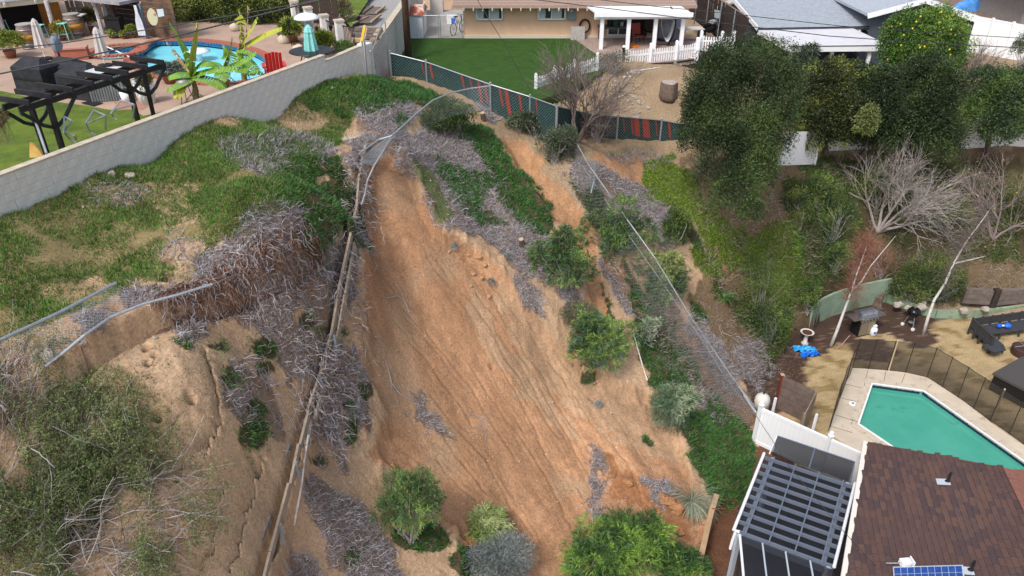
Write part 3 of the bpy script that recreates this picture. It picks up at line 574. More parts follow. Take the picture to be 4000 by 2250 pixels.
# dead stalks draped over the boards of the lagging wall
n = 2600; tp0 = np.array(W_TIMB); s = rng.uniform(.04, .66, n); sg = np.linspace(0, 1, len(tp0)); k_ = fbm(s * 22, s * 0 + 3.3, 2) > .42; s = s[k_]; n = len(s)
ax = np.interp(s, sg, tp0[:, 0]) + rng.normal(size=n) * .22 + .05; ay = np.interp(s, sg, tp0[:, 1]) + rng.normal(size=n) * .12; p = np.c_[ax, ay, H(ax, ay) + rng.uniform(.1, .5, n)]; d = unit(rng.normal(size=(n, 3)) * [1, 1, .5] + [.5, -.3, -.1]); pts = [p]
for i in range(5):
    p = p + d * rng.uniform(.04, .1, (n, 1)); p[:, 2] = np.maximum(p[:, 2], H(p[:, 0], p[:, 1]) + .02); pts.append(p.copy()); d = unit(d + rng.normal(size=(n, 3)) * .45 + [.05, -.05, -.25])
pts = np.stack(pts, 1); V, Fc, q = ribbons(pts, rng.uniform(.014, .026, n), unit(np.cross(pts[:, 1] - pts[:, 0], rng.normal(size=(n, 3)))))
link('draped_stalks', fast_mesh('draped_stalks', V, Fc, m_dry, np.repeat(np.array(DEADC)[rng.integers(0, 6, n)], q, 0)), kind='stuff', label='grey iceplant stalks draped over the timber wall boards', cat='dead iceplant')
x = rng.uniform(-9, 7, 9000); y = rng.uniform(7, 27, 9000); k = (fbm(x * 1.1 + 8, y * 1.1, 3) > .55) & ~inpoly(W_PAD, x, y) & (sdist(W_YARD, x, y) < 0); x, y = x[k], y[k]; z = H(x, y)
strands('litter_twigs', x, y, z, (.05, .22), (.006, .014), .2, [(.26, .20, .15), (.16, .12, .09), (.38, .33, .28)], m_dry, k=3, curl=.3, label='thin dry twigs and root ends littered over the bare soil', cat='twigs')
# pebbles on the bare soil
x = rng.uniform(-9, 6, 60000); y = rng.uniform(7, 27, 60000); z = H(x, y); k = (rng.random(60000) < np.clip(fbm(x * .8, y * .8, 3) * 1.6 - .5, .03, .8)) & ~inpoly(W_PAD, x, y) & (mask_at('ice', x, y, z) < .5) & (mask_at('path', x, y, z) < .5) & (sdist(W_YARD, x, y) < 0)
x, y, z = x[k], y[k], z[k]; n = len(x); r = rng.uniform(.006, .022, n) * (1 + (rng.random(n) > .96) * 1.3)
oc = np.array([(1, 0, 0), (0, 1, 0), (-1, 0, 0), (0, -1, 0), (0, 0, .8), (0, 0, -.5)]); V = np.c_[x, y, z][:, None] + oc[None] * r[:, None, None] * rng.uniform(.6, 1.2, (n, 6, 1))
f = np.array([(0, 1, 4), (1, 2, 4), (2, 3, 4), (3, 0, 4), (1, 0, 5), (2, 1, 5), (3, 2, 5), (0, 3, 5)]); Fc = (f[None] + (np.arange(n) * 6)[:, None, None]).reshape(-1, 3)
cl = np.array([(.42, .28, .17), (.46, .36, .25), (.38, .22, .12), (.52, .46, .38)])[rng.integers(0, 4, n)]
link('gravel', fast_mesh('gravel', V.reshape(-1, 3), Fc, m_dry, np.repeat(cl, 6, 0)), kind='stuff', label='small pale stones strewn over the bare soil', cat='gravel')

def A(px, py, Y):
    a, b, c = ray(px, py); t = Y / b; return Vector((a * t, Y, CH + c * t))
def solve_up(base, py): return Vector((base[0], base[1], up_to(base, py)))
# ---------------------------------------------------------------- shared materials
M_BLOCK = mat('grey_block', 'dedcd8', .92, c2='c8c5c0', scale=3, bump=.006, bscale=30, dirt=('98958c', 1.3, .6, .85)); M_MORTAR = mat('mortar', 'a5a39e', .95)
M_CAP = mat('wall_cap', 'c3b9a8', .9, c2='a89c8a', scale=5, bump=.004)
M_PATIO = mat('stamped_patio', (.42, .29, .22), .9, c2=(.33, .24, .19), scale=1.2, detail=9, bump=.01, bscale=9, dirt=((.22, .16, .12), .7, .55, .8))
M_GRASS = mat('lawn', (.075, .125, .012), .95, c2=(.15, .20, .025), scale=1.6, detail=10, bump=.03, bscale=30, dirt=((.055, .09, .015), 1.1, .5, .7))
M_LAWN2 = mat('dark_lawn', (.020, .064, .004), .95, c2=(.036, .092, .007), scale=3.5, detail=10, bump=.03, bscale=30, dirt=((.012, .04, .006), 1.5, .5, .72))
M_BRICK = mat('red_brick', (.40, .13, .085), .85, c2=(.30, .10, .07), scale=3, bump=.004); M_TILE = mat('blue_tile', (.02, .09, .22), .25, c2=(.03, .16, .32), scale=8)
M_POOL = mat('pool_plaster', (.22, .62, .74), .6); M_BLACK = mat('black_cloth', (.012, .013, .018), .7, c2=(.03, .032, .04), scale=5, bump=.01, bscale=8)
M_BLKW = mat('black_wood', (.010, .010, .013), .5, c2=(.022, .022, .028), scale=8, bump=.003); M_WHITE = mat('white_paint', (.78, .80, .83), .45, c2=(.66, .68, .70), scale=1.5, mix=(.5, .9))
M_GALV = mat('galvanised', (.42, .46, .50), .45, metal=.6, c2=(.30, .33, .36), scale=20); M_DKMETAL = mat('dark_metal', (.02, .02, .022), .45, metal=.3)
M_TERRA = mat('terracotta', (.32, .12, .07), .85, c2=(.22, .09, .06), scale=6); M_CREAM = mat('cream_canvas', (.55, .52, .50), .85, c2=(.45, .42, .40), scale=4, bump=.006)
M_TEAL = mat('teal_canvas', (.26, .62, .60), .8, c2=(.2, .52, .5), scale=3, bump=.006); M_RED = mat('red_plastic', (.62, .02, .025), .4); M_WOOD = mat('weathered_wood', (.19, .155, .135), .85, c2=(.11, .085, .075), scale=5, bump=.006, bscale=20)
M_TAN = mat('tan_lumber', (.50, .38, .24), .85, c2=(.34, .25, .16), scale=5, bump=.005, bscale=18); M_DKWOOD = mat('dark_fence_wood', (.032, .022, .02), .85, c2=(.06, .042, .036), scale=6, bump=.006)
M_ORANGE = mat('orange_stucco', (.50, .21, .045), .9, c2=(.38, .15, .04), scale=2, bump=.006); M_GLASS = mat('window_glass', (.03, .04, .05), .06, spec=.8); M_BARREL = mat('oak_barrel', (.26, .17, .115), .75, c2=(.17, .11, .08), scale=6)
M_HOOP = mat('hoop_steel', (.28, .28, .30), .4, metal=.6); M_OCHRE = mat('ochre_band', (.50, .24, .04), .75); M_CORR = mat('corrugated_steel', (.30, .33, .35), .4, metal=.5, c2=(.20, .22, .24), scale=4)
M_BARK = mat('bark', (.10, .07, .055), .95, c2=(.2, .15, .12), scale=9, bump=.02); M_PALE = mat('grey_bark', (.27, .24, .225), .95, c2=(.4, .37, .36), scale=9)
M_ROCK = mat('pale_rock', (.42, .38, .33), .95, c2=(.30, .26, .22), scale=6, bump=.02, bscale=10); M_CONC = mat('concrete', (.36, .35, .33), .92, c2=(.28, .27, .25), scale=2.5, bump=.004, dirt=((.18, .16, .14), 1.6, .58, .8))
M_BLUE = mat('blue_plastic', (.02, .13, .60), .45); M_YEL = mat('yellow_plastic', (.72, .45, .02), .5); M_GRAVEL = mat('pale_gravel', (.38, .37, .36), .95, c2=(.22, .21, .20), scale=26, detail=8, bump=.04, bscale=30)
M_RUBBER = mat('rubber', (.015, .015, .015), .7)

# ================================================================ pool pad north-west of the block wall
PZ = 11.5
WD = (WALLW[-1] - WALLW[0]).normalized(); WN = Vector((-WD.y, WD.x, 0)).normalized()   # away from the camera, into the yard
w_end = P(1412, 183, 12.0)
POOL_IN = [(622, 158), (700, 158), (780, 160), (880, 172), (960, 190), (1015, 210), (1050, 240), (1058, 275), (1010, 310), (900, 325), (780, 325), (680, 312), (600, 290), (555, 268), (512, 240), (520, 216), (560, 192), (580, 177), (600, 164)]
def smooth_loop(pts, k=3):
    pts = [Vector((p[0], p[1])) for p in pts]
    for _ in range(k):
        q = []
        for i in range(len(pts)): a, b = pts[i], pts[(i + 1) % len(pts)]; q += [a * .75 + b * .25, a * .25 + b * .75]
        pts = q
    return [(p.x, p.y) for p in pts]
W_PIN = smooth_loop(PW(POOL_IN, PZ), 2)
spa_c = P(462, 207, PZ); spa_r = .88; W_SPA = [(spa_c.x + spa_r * math.cos(a), spa_c.y + spa_r * math.sin(a)) for a in np.linspace(0, 2 * math.pi, 28)[:-1]]
inner = [(p.x + WN.x * .12, p.y + WN.y * .12) for p in WALLW[:-1]] + [(w_end.x + WN.x * .12 + .0, w_end.y + WN.y * .12)]
pad_outer = [(inner[0][0] - 6, inner[0][1] - 6)] + inner + [(P(1370, 130, PZ).x, P(1370, 130, PZ).y), (P(1330, 60, PZ).x, P(1330, 60, PZ).y), (P(1320, 0, PZ).x, P(1320, 0, PZ).y), (-14, 75), (-60, 75), (-60, inner[0][1] - 6)]
sheet('patio_ground', pad_outer, PZ, M_PATIO, holes=[W_PIN, W_SPA], kind='structure')
LAWNL = PW([(-900, 250), (-200, 330), (0, 356), (165, 393), (331, 414), (440, 433), (518, 431)], PZ) + [(P(560, 455, PZ).x, P(560, 455, PZ).y)] + [(inner[i][0], inner[i][1]) for i in (1,)] + [(inner[0][0], inner[0][1])]
sheet('back_lawn', LAWNL, PZ + .02, M_GRASS, kind='structure')
sheet('far_lawn', PW([(1120, 20), (1250, 30), (1330, 55), (1372, 110), (1400, 60), (1440, 0), (1500, -60), (1100, -60)], PZ), PZ + .012, M_GRASS, kind='structure')
sheet('brick_paving', PW([(430, 385), (560, 372), (600, 400), (560, 428), (470, 430)], PZ), PZ + .008, mat('brick_paving', (.36, .16, .11), .9, c2=(.30, .2, .16), scale=7), kind='structure')
def pool_shell(name, loop, z0, depth, label, m=M_POOL):
    n = len(loop); mb = MB(); v = [(x, y, z0) for x, y in loop] + [(x, y, z0 - depth) for x, y in loop]
    mb.add(v, [(i, (i + 1) % n, (i + 1) % n + n, i + n) for i in range(n)]); link(name, mb.mesh(name, m), kind='structure')
    sheet('pool_floor', loop, z0 - depth, m, kind='structure')
m_water = mat('pool_water', (.25, .80, .90), .03, trans=.85, ior=1.33, bump=.02, bscale=2.5)
pool_shell('pool_basin_wall', W_PIN, PZ - .22, 1.0, ''); pool_shell('spa_basin_wall', W_SPA, PZ - .22, .5, '')
sheet('pool_water', W_PIN, PZ - .22, mat('blue_water', (.16, .66, .80), .05, c2=(.25, .78, .88), scale=.8, bump=.012, bscale=3, spec=.5, dirt=((.05, .42, .58), 1.2, .68, .75)), kind='structure'); sheet('spa_water', W_SPA, PZ - .18, mat('spa_water', (.30, .62, .62), .05, bump=.012, bscale=3), kind='structure')
def resample(loop, step, closed=True):
    pts = [Vector((p[0], p[1], 0)) for p in loop]; 
    if closed: pts.append(pts[0])
    L = [0]
    for a, b in zip(pts, pts[1:]): L.append(L[-1] + (b - a).length)
    n = max(2, int(round(L[-1] / step))); out = []
    for i in range(n if closed else n + 1):
        s = L[-1] * i / n; j = min(max(np.searchsorted(L, s, 'right') - 1, 0), len(pts) - 2); f = (s - L[j]) / max(L[j + 1] - L[j], 1e-9)
        p = pts[j].lerp(pts[j + 1], f); d = (pts[j + 1] - pts[j]).normalized(); out.append((p, d))
    return out
def coping(name, label, cat, loop, z, bw, depth, m, sign=1, h=.07):
    area = sum(loop[i][0] * loop[(i + 1) % len(loop)][1] - loop[(i + 1) % len(loop)][0] * loop[i][1] for i in range(len(loop))); sg = (1 if area > 0 else -1) * sign
    t = thing(name, label, cat, (loop[0][0], loop[0][1], z)); unit_m = MB().box((0, 0, 0), (bw * .9, depth, h)).mesh('brick', m)
    for p, d in resample(loop, bw):
        nrm = Vector((d.y, -d.x, 0)) * sg; o = link('brick', unit_m, t); o.location = Vector((p.x, p.y, z + h / 2 - .02)) + nrm * (depth / 2 - .03) - t.location; o.rotation_euler = (0, 0, math.atan2(d.y, d.x))
    return t
coping('pool_coping', 'red brick edging round the kidney-shaped blue pool', 'pool edging', W_PIN, PZ, .14, .32, M_BRICK)
coping('spa_coping', 'red brick ring round the small spa beside the blue pool', 'pool edging', W_SPA, PZ + .1, .13, .25, M_BRICK)
mb = MB()
for loop in (W_PIN, W_SPA):
    for k, (p, d) in enumerate(resample(loop, .16)):
        area = 1; n = Vector((-d.y, d.x, 0)); c = sum((Vector((q[0], q[1], 0)) for q in loop), Vector()) / len(loop)
        if n.dot(c - p) < 0: n = -n
        for r in range(2): mb.box(Vector((p.x, p.y, PZ - .05 - .085 * r)) + n * .01, (.145, .02, .075), math.atan2(d.y, d.x))
mb.build('pool_tile_band', M_TILE, kind='stuff', label='band of small dark blue tiles under the brick pool edging', cat='tiles')

# ---- the long block wall
wt = thing('block_wall', 'long pale grey concrete block wall between the pool yard and the slope', 'wall', WALLW[0])
blk = MB().box((0, 0, 0), (.395, .19, .195)).mesh('brick', M_BLOCK)
segs = [(WALLW[0], WALLW[1], WALLZ), (P(1270, 219, WALLZ), w_end, 12.0)]
cells = []; core = MB(); caps = MB(); half = MB()
for a, b, zt in segs:
    a = Vector((a.x, a.y, 0)); b = Vector((b.x, b.y, 0)); L = (b - a).length; n_ = int(round(L / .4)); st = L / n_; d = (b - a) / L; nn = Vector((-d.y, d.x, 0)); ang = math.atan2(d.y, d.x)
    zb = min(float(H(*(a + d * s - nn * .3).xy)) for s in np.linspace(0, L, 12)) - .3
    mid = (a + b) / 2 + nn * .1; core.box((mid.x, mid.y, (zt - .02 + zb) / 2), (L, .165, zt - .02 - zb), ang); caps.box((mid.x, mid.y, zt + .02), (L + .01, .215, .045), ang)
    for c in range(14):
        z = zt - .1 - .2 * c
        for k in range(n_ + (c % 2)):
            s = st * (k + .5) if c % 2 == 0 else st * k
            hb_ = c % 2 and k in (0, n_)
            if hb_: s = st * .25 if k == 0 else L - st * .25
            q = a + d * s; g = float(H(*(q - nn * .25).xy))
            if z + .1 < g - .02 or z < zb: continue
            if hb_: half.box(Vector((q.x, q.y, z)) + nn * .1, (st / 2 - .01, .19, .19), ang)
            else: cells.append((math.hypot(q.x, q.y), Vector((q.x, q.y, z)) + nn * .1, ang))
half.build('half_blocks', M_BLOCK, wt, world=True)
core.build('mortar_core', M_MORTAR, wt, world=True); caps.build('wall_cap', M_CAP, wt, world=True)
cells.sort(key=lambda c: c[0]); rest = MB()
for i, (_, p, ang) in enumerate(cells):
    j = Vector((rng.normal() * .002, rng.normal() * .003, 0))
    if i < 300: o = link('brick', blk, wt); o.location = p + j - wt.location; o.rotation_euler = (0, 0, ang)
    else: rest.box(p + j, (.395, .19, .195), ang)
if rest.v: rest.build('brick_courses', M_BLOCK, wt, world=True, kind='stuff')
pp = w_end; MB().box((pp.x + .1, pp.y + .15, 11.0), (.4, .4, 2.2), math.atan2(WD.y, WD.x)).build('end_pillar', M_BLOCK, wt, world=True)
pt = thing('grey_pipe', 'thin grey pipe fixed upright to the block wall near its end', 'pipe', P(1384, 190, 12.0)); MB().tube([P(1384, 190, 12.0) - WN * .05, solve_up(P(1384, 190, 12.0), 298) - WN * .05], .025).build('pipe', M_GALV, pt, world=True)

# ---- orange house and its porch
def wallface(mb, a, b, z0, z1, th=.15): mb.beam(Vector((a.x, a.y, (z0 + z1) / 2)), Vector((b.x, b.y, (z0 + z1) / 2)), th, z1 - z0)
ha, hb = P(-420, 190, PZ), P(245, 92, PZ)
oh = thing('orange_house', 'orange stucco house with a pale porch roof on rough white posts', 'house', ha)
mb = MB(); wallface(mb, ha, hb, PZ, PZ + 2.7); hd = (hb - ha).normalized(); hn = Vector((-hd.y, hd.x, 0)); wallface(mb, hb, hb + hn * 6, PZ, PZ + 2.7); mb.build('wall', M_ORANGE, oh, world=True)
def on(a, b, px):  # point of the ground line a-b seen at image column px
    best = min((a.lerp(b, t) for t in np.linspace(0, 1, 200)), key=lambda q: abs(float(proj(q.x, q.y, q.z)[0]) - px)); return best
def window(parent, a, b, x0, x1, z0, z1, mf, mg, split=True, out=-1, name='window', curtain=None):
    q0 = on(a, b, x0); q1 = on(a, b, x1); d = (q1 - q0).normalized(); n = Vector((-d.y, d.x, 0)) * out; s = n * .1; f = MB()
    for u, v in (((q0, z0), (q1, z0)), ((q0, z1), (q1, z1)), ((q0, z0), (q0, z1)), ((q1, z0), (q1, z1))):
        f.beam(Vector((u[0].x, u[0].y, u[1])) + s, Vector((v[0].x, v[0].y, v[1])) + s, .08, .07, upv=n)
    if split: m = (q0 + q1) / 2; f.beam(Vector((m.x, m.y, z0)) + s, Vector((m.x, m.y, z1)) + s, .06, .06, upv=n)
    fo = f.build(name, mf, parent, world=True)
    g = MB(); s2 = n * .085; 
    for u, v in ((q0, (q0 + q1) / 2), ((q0 + q1) / 2, q1)):
        gg = MB().quad(Vector((u.x, u.y, z0)) + s2, Vector((v.x, v.y, z0)) + s2, Vector((v.x, v.y, z1)) + s2, Vector((u.x, u.y, z1)) + s2); gg.build('pane', mg, fo, world=True)
        if curtain:
            cb = MB(); 
            c0, c1 = (.0, .55) if u is q0 else (.0, .75)
            for k in range(10):
                f0 = c0 + (c1 - c0) * k / 10; f1 = c0 + (c1 - c0) * (k + 1) / 10; p0 = u.lerp(v, f0) + n * (.092 + .008 * (k % 2)); p1 = u.lerp(v, f1) + n * (.092 + .008 * ((k + 1) % 2))
                cb.quad(Vector((p0.x, p0.y, z0 + .05)), Vector((p1.x, p1.y, z0 + .05)), Vector((p1.x, p1.y, z1 - .04)), Vector((p0.x, p0.y, z1 - .04)))
            cb.build('curtain', curtain, fo, world=True)
    return fo
window(oh, ha, hb, 150, 215, PZ + 1.15, PZ + 2.3, M_GREYF if 'M_GREYF' in globals() else mat('grey_frame', (.45, .45, .47), .5), M_GLASS, True)
q = on(ha, hb, 90); MB().box((q.x - hn.x * .1, q.y - hn.y * .1, PZ + 1.05), (1.6, .12, 2.1), math.atan2(hd.y, hd.x)).build('doorway_shade_panel', mat('painted_room_shade', (.015, .013, .015), .9), oh, world=True)  # solid near-black panel; the unlit room's shade is put into its colour
pf = [P(28, 160, PZ), P(222, 150, PZ), P(402, 133, PZ)]; rz_ = up_to(pf[1], 2)
M_WASH = mat('whitewashed_wood', (.55, .53, .54), .85, c2=(.28, .22, .2), scale=5, mix=(.5, .75))
for p in pf: MB().tube([p, (p.x, p.y, rz_)], [.09, .085], 8).build('post', M_WASH, oh, world=True)
M_FASC = mat('cream_fascia', (.55, .50, .38), .8)
ra = P(-420, 95, rz_) if False else Vector((pf[0].x - 4, pf[0].y - 1.0, rz_)); rb = Vector((pf[1].x - .1, pf[1].y + .1, rz_)); ra.z = rb.z
ra = A(-300, 62, pf[0].y - 2.2); ra.z = rz_
MB().beam(ra, rb + (rb - ra).normalized() * 1.0, .06, .22).build('fascia', M_FASC, oh, world=True)
rd = (rb - ra).normalized(); rn = Vector((-rd.y, rd.x, 0)); rf = MB(); e = rb + rd * 1.0
rf.hexa([ra + Vector((0, 0, .1)) - rn * .1, e + Vector((0, 0, .1)) - rn * .1, e + rn * 3.4 + Vector((0, 0, .4)), ra + rn * 3.4 + Vector((0, 0, .4))], [ra + Vector((0, 0, .18)) - rn * .1, e + Vector((0, 0, .18)) - rn * .1, e + rn * 3.4 + Vector((0, 0, .5)), ra + rn * 3.4 + Vector((0, 0, .5))])
rf.build('roof', mat('white_roofing', (.55, .55, .6), .7), oh, world=True)
for k in range(8):
    q = ra + rd * (.5 + k * 1.1); MB().beam(q - rn * .25 + Vector((0, 0, .0)), q + rn * 2.5 + Vector((0, 0, .28)), .07, .14).build('rafter_tail', M_CREAM, oh, world=True)
# brown boundary fence behind
def plank_fence(name, label, a, b, h, m, pw=.14, gap=.012, group=None, topfn=None, th=.025):
    t = thing(name, label, 'fence', a, group=group); d = Vector((b.x - a.x, b.y - a.y, 0)); L = d.length; d /= L; n = int(L / (pw + gap)); base = b.z - a.z
    me = None
    for k in range(n):
        s = (k + .5) / n; q = a.lerp(b, s); hh = h * (topfn(s) if topfn else 1) * (1 + rng.normal() * .012)
        o = MB().box((0, 0, hh / 2), (pw, th, hh)).build('plank', m, t); o.location = Vector((q.x, q.y, q.z)) - a + Vector((0, 0, -.02)); o.rotation_euler = (rng.normal() * .01, rng.normal() * .012, math.atan2(d.y, d.x))
    nn = Vector((-d.y, d.x, 0)) * .04
    for f in (.25, .8): MB().beam(a + Vector((0, 0, h * f)) + nn, b + Vector((0, 0, h * f * (topfn(1) if topfn else 1))) + nn, .04, .08).build('rail', m, t, world=True)
    return t
bf = P(240, 100, PZ) + Vector((0, .8, 0)); plank_fence('board_fence', 'tall brown board fence between the orange house and the dark shack', bf, P(425, 70, PZ), 2.2, M_WOOD, .16)
# dark garden shack
sa, sb = P(440, 132, PZ), P(578, 150, PZ); sz = up_to(sb, 14)
sh = thing('garden_shack', 'dark open-fronted garden shack on blue-grey posts with a flat grey roof', 'shack', sa); M_SP = mat('bluegrey_post', (.16, .20, .25), .6); sdv = (sb - sa).normalized(); snv = Vector((sa.x, sa.y, 0)).normalized(); 
for p in (sa, sb, sa + snv * 1.8, sb + snv * 1.8): MB().box((p.x, p.y, (PZ + sz) / 2), (.09, .09, sz - PZ), math.atan2(sdv.y, sdv.x)).build('post', M_SP, sh, world=True)
dkp = mat('dark_planks', (.035, .03, .03), .85, c2=(.07, .055, .05), scale=5)
for k in range(11):
    z = PZ + .1 + k * .2
    if z > sz: break
    MB().beam(Vector((sa.x, sa.y, z)) + snv * 1.85, Vector((sb.x, sb.y, z)) + snv * 1.85, .03, .19).build('plank', dkp, sh, world=True)
mid = (sa + sb) / 2 + snv * .95; MB().box((mid.x, mid.y, sz + .08), ((sb - sa).length + .9, 2.6, .12), math.atan2(sdv.y, sdv.x)).build('roof', mat('grey_roof_sheet', (.34, .34, .36), .8, c2=(.22, .2, .2), scale=3), sh, world=True)
pw0 = sb + snv * .5 + sdv * .12; pw1 = pw0 + sdv * 1.75
pwall = thing('plank_wall', 'weathered plank wall with a surfboard hung on it', 'wall', pw0)
M_PW = mat('stained_planks', (.16, .085, .045), .85, c2=(.07, .05, .045), scale=2.5, mix=(.4, .6))
for k in range(12): MB().beam(Vector((pw0.x, pw0.y, PZ + .1 + .2 * k)), Vector((pw1.x, pw1.y, PZ + .1 + .2 * k)), .035, .185).build('plank', M_PW, pwall, world=True)
def flatshape(pts, th, m, name, parent=None, world=True, **kw):
    """outline (list of world points in one plane) given a thickness towards the viewer"""
    n = (pts[1] - pts[0]).cross(pts[2] - pts[0]).normalized(); 
    if n.y > 0: n = -n
    k = len(pts); c = [p + n * th for p in pts]; mb = MB().add(list(pts) + c, [tuple(range(k)), tuple(range(2 * k - 1, k - 1, -1))] + [(i, (i + 1) % k, (i + 1) % k + k, i + k) for i in range(k)])
    return mb.build(name, m, parent, world=parent is not None and world, **kw)
def board_pts(px, py0, py1, wpx, Y, fish=True, lean=0):
    out = []
    for s in (1, -1):
        rng_ = np.linspace(0, 1, 9) if s == 1 else np.linspace(1, 0, 9)
        for t in rng_:
            w = wpx * (math.sin(math.pi * (t * .92 + .02)) ** .6); out.append(A(px + s * w + lean * t, py0 + (py1 - py0) * t, Y))
    return out
yb = pw1.y - .12; o = flatshape(board_pts(590, 32, 98, 20, yb, lean=14), .05, mat('cream_board', (.55, .50, .33), .35), 'hanging_surfboard', label='cream fish-tail surfboard hung on the plank wall', cat='surfboard')
flatshape([A(600, 52, yb - .06), A(609, 52, yb - .06), A(609, 60, yb - .06), A(600, 60, yb - .06)], .01, mat('orange_decal', (.6, .2, .1), .5), 'decal', o)
o = flatshape([A(613, 36, yb), A(638, 34, yb), A(643, 62, yb), A(620, 66, yb)], .04, mat('sky_mirror', (.55, .62, .68), .1, spec=.9), 'wall_mirror', label='small pale mirror on the plank wall beside the surfboard', cat='mirror')
yc = sb.y - .15; bt = [(-8, 0), (8, 0), (9, 30), (20, 60), (24, 100), (22, 118), (-22, 118), (-24, 100), (-20, 60), (-9, 30)]
flatshape([A(528 + x * .62 + y * .25, 20 + y, yc) for x, y in bt], .05, mat('white_sign', (.68, .70, .76), .5, c2=(.45, .48, .55), scale=6), 'bottle_sign', label='tall white bottle-shaped sign leaning at the shack', cat='sign')
st = thing('iron_stove', 'black iron stove with a tall dark flue in the shack', 'stove', P(463, 145, PZ)); p = st.location; MB().box((0, 0, .45), (.6, .5, .6)).box((0, 0, .8), (.7, .6, .06)).build('body', M_DKMETAL, st); MB().tube([(0, .1, .8), (0, .1, 2.6)], .09, 10).build('flue', mat('rust_flue', (.05, .02, .02), .7), st)
for a, b in ((-.25, -.2), (.25, -.2), (-.25, .2), (.25, .2)): MB().tube([(a, b, 0), (a, b, .2)], .03).build('leg', M_DKMETAL, st)
flatshape([A(422, 19, sa.y + 1.6), A(447, 19, sa.y + 1.6), A(451, 43, sa.y + 1.6), A(427, 42, sa.y + 1.6)], .03, M_CREAM, 'wall_notice', label='pale square notice on the shack wall', cat='sign')

# barrels
def barrel(loc, label):
    t = thing('wine_barrel', label, 'barrel', loc, group='wine barrels on the porch'); pr = [(.27, 0), (.32, .15), (.35, .35), (.355, .45), (.35, .55), (.32, .75), (.27, .9)]
    MB().lathe(pr, n=20).build('staves', M_BARREL, t, smooth=True); MB().lathe([(.353, .36), (.361, .45), (.353, .54)], n=20).build('painted_band', M_OCHRE, t, smooth=True)
    for z, r in ((.04, .29), (.18, .335), (.72, .335), (.86, .29)): MB().lathe([(r, z - .03), (r + .006, z), (r, z + .03)], n=20).build('hoop', M_HOOP, t, smooth=True)
    MB().lathe([(.31, .9), (.31, .93)], n=20).build('lid', M_CONC, t)
s_ = 1.0
barrel(P(122, 188, PZ), 'wine barrel table half hidden behind the first grey umbrella'); barrel(P(300, 143, PZ), 'wine barrel table with a steel top beside the plank fence')
def umbrella(base, top, label, m, w0=.07, w1=.2, group=None):
    t = thing('closed_umbrella', label, 'umbrella', base, group=group); d = top - base; L = d.length; q = d.to_track_quat('Z', 'Y').to_matrix()
    MB().tube([(0, 0, 0), tuple(d)], .022).build('pole', M_WHITE, t); mb = MB()
    mb.lathe([(w1, L * .3), (w1 * .85, L * .45), (w1 * .62, L * .75), (w1 * .5, L * .86)], n=16, M=q, wob=lambda a: 1 + .18 * math.cos(8 * a)); mb.build('canopy', m, t, smooth=False)
    MB().lathe([(w1 * .62, L * .84), (w1 * .45, L * .93), (.02, L)], n=16, M=q, wob=lambda a: 1 + .1 * math.cos(8 * a)).build('vent', m, t)
    MB().lathe([(.25, 0), (.25, .06), (.05, .1)], n=16).build('base', M_DKMETAL, t); return t
for (bx, by), ty, lb, mm, w in (((178, 232), 71, 'closed pale grey umbrella in front of the first barrel', M_CREAM, .21), ((412, 258), 105, 'closed pale grey umbrella beside the spa', M_CREAM, .21)):
    b = P(bx, by, PZ); umbrella(b, solve_up(b, ty), lb, mm, w1=w, group='closed grey umbrellas')
b = P(1226, 275, PZ); tu = solve_up(b, 95); umbrella(b, tu, 'closed turquoise umbrella standing through the glass table', M_TEAL, w1=.26)
gt = thing('glass_table', 'round-cornered glass patio table under the turquoise umbrella', 'table', b); M_GT = mat('table_glass', (.42, .50, .54), .35, spec=.4)
MB().lathe([(.75, .68), (.75, .7)], n=26).build('tabletop', M_GT, gt); MB().lathe([(.76, .665), (.78, .68), (.76, .705)], n=26).build('rim', M_DKMETAL, gt)
for a in range(4): ca, sa_ = math.cos(a * 1.57 + .6), math.sin(a * 1.57 + .6); MB().tube([(ca * .3, sa_ * .3, .66), (ca * .6, sa_ * .6, 0)], .02).build('leg', M_DKMETAL, gt)
# adirondack chair
ac = thing('garden_chair', 'bright red slatted garden chair beside the pool', 'chair', P(1080, 318, PZ), rz=R(200))
MB().box((0, 0, .36), (.56, .5, .03)).build('seat', M_RED, ac)
for k in range(5): MB().box((-.22 + .11 * k, .32, .72), (.1, .025, .8 - .05 * abs(k - 2)), M=Matrix.Rotation(R(-22), 3, 'X')).build('back_slat', M_RED, ac)
for s in (-1, 1):
    MB().box((s * .33, -.02, .56), (.12, .7, .03)).build('arm', M_RED, ac); MB().box((s * .3, -.28, .28), (.05, .08, .56)).build('leg', M_RED, ac); MB().beam((s * .27, -.2, .34), (s * .27, .55, .03), .04, .1).build('rear_leg', M_RED, ac)
# patio heater
b = P(1220, 240, PZ); tz = up_to(b, 66) - PZ; ph = thing('patio_heater', 'tall patio heater with a white domed top', 'patio heater', b); MB().lathe([(.25, 0), (.25, .55), (.2, .6)], n=16).build('base', M_WHITE, ph); MB().tube([(0, 0, .6), (0, 0, tz - .45)], .04).build('pole', M_GALV, ph)
MB().lathe([(.1, tz - .5), (.13, tz - .2), (.13, tz - .08)], n=14).build('burner', M_GALV, ph); MB().lathe([(.46, tz - .06), (.44, tz), (.3, tz + .09), (.1, tz + .14), (.02, tz + .145)], n=24).build('dome', M_WHITE, ph, smooth=True)
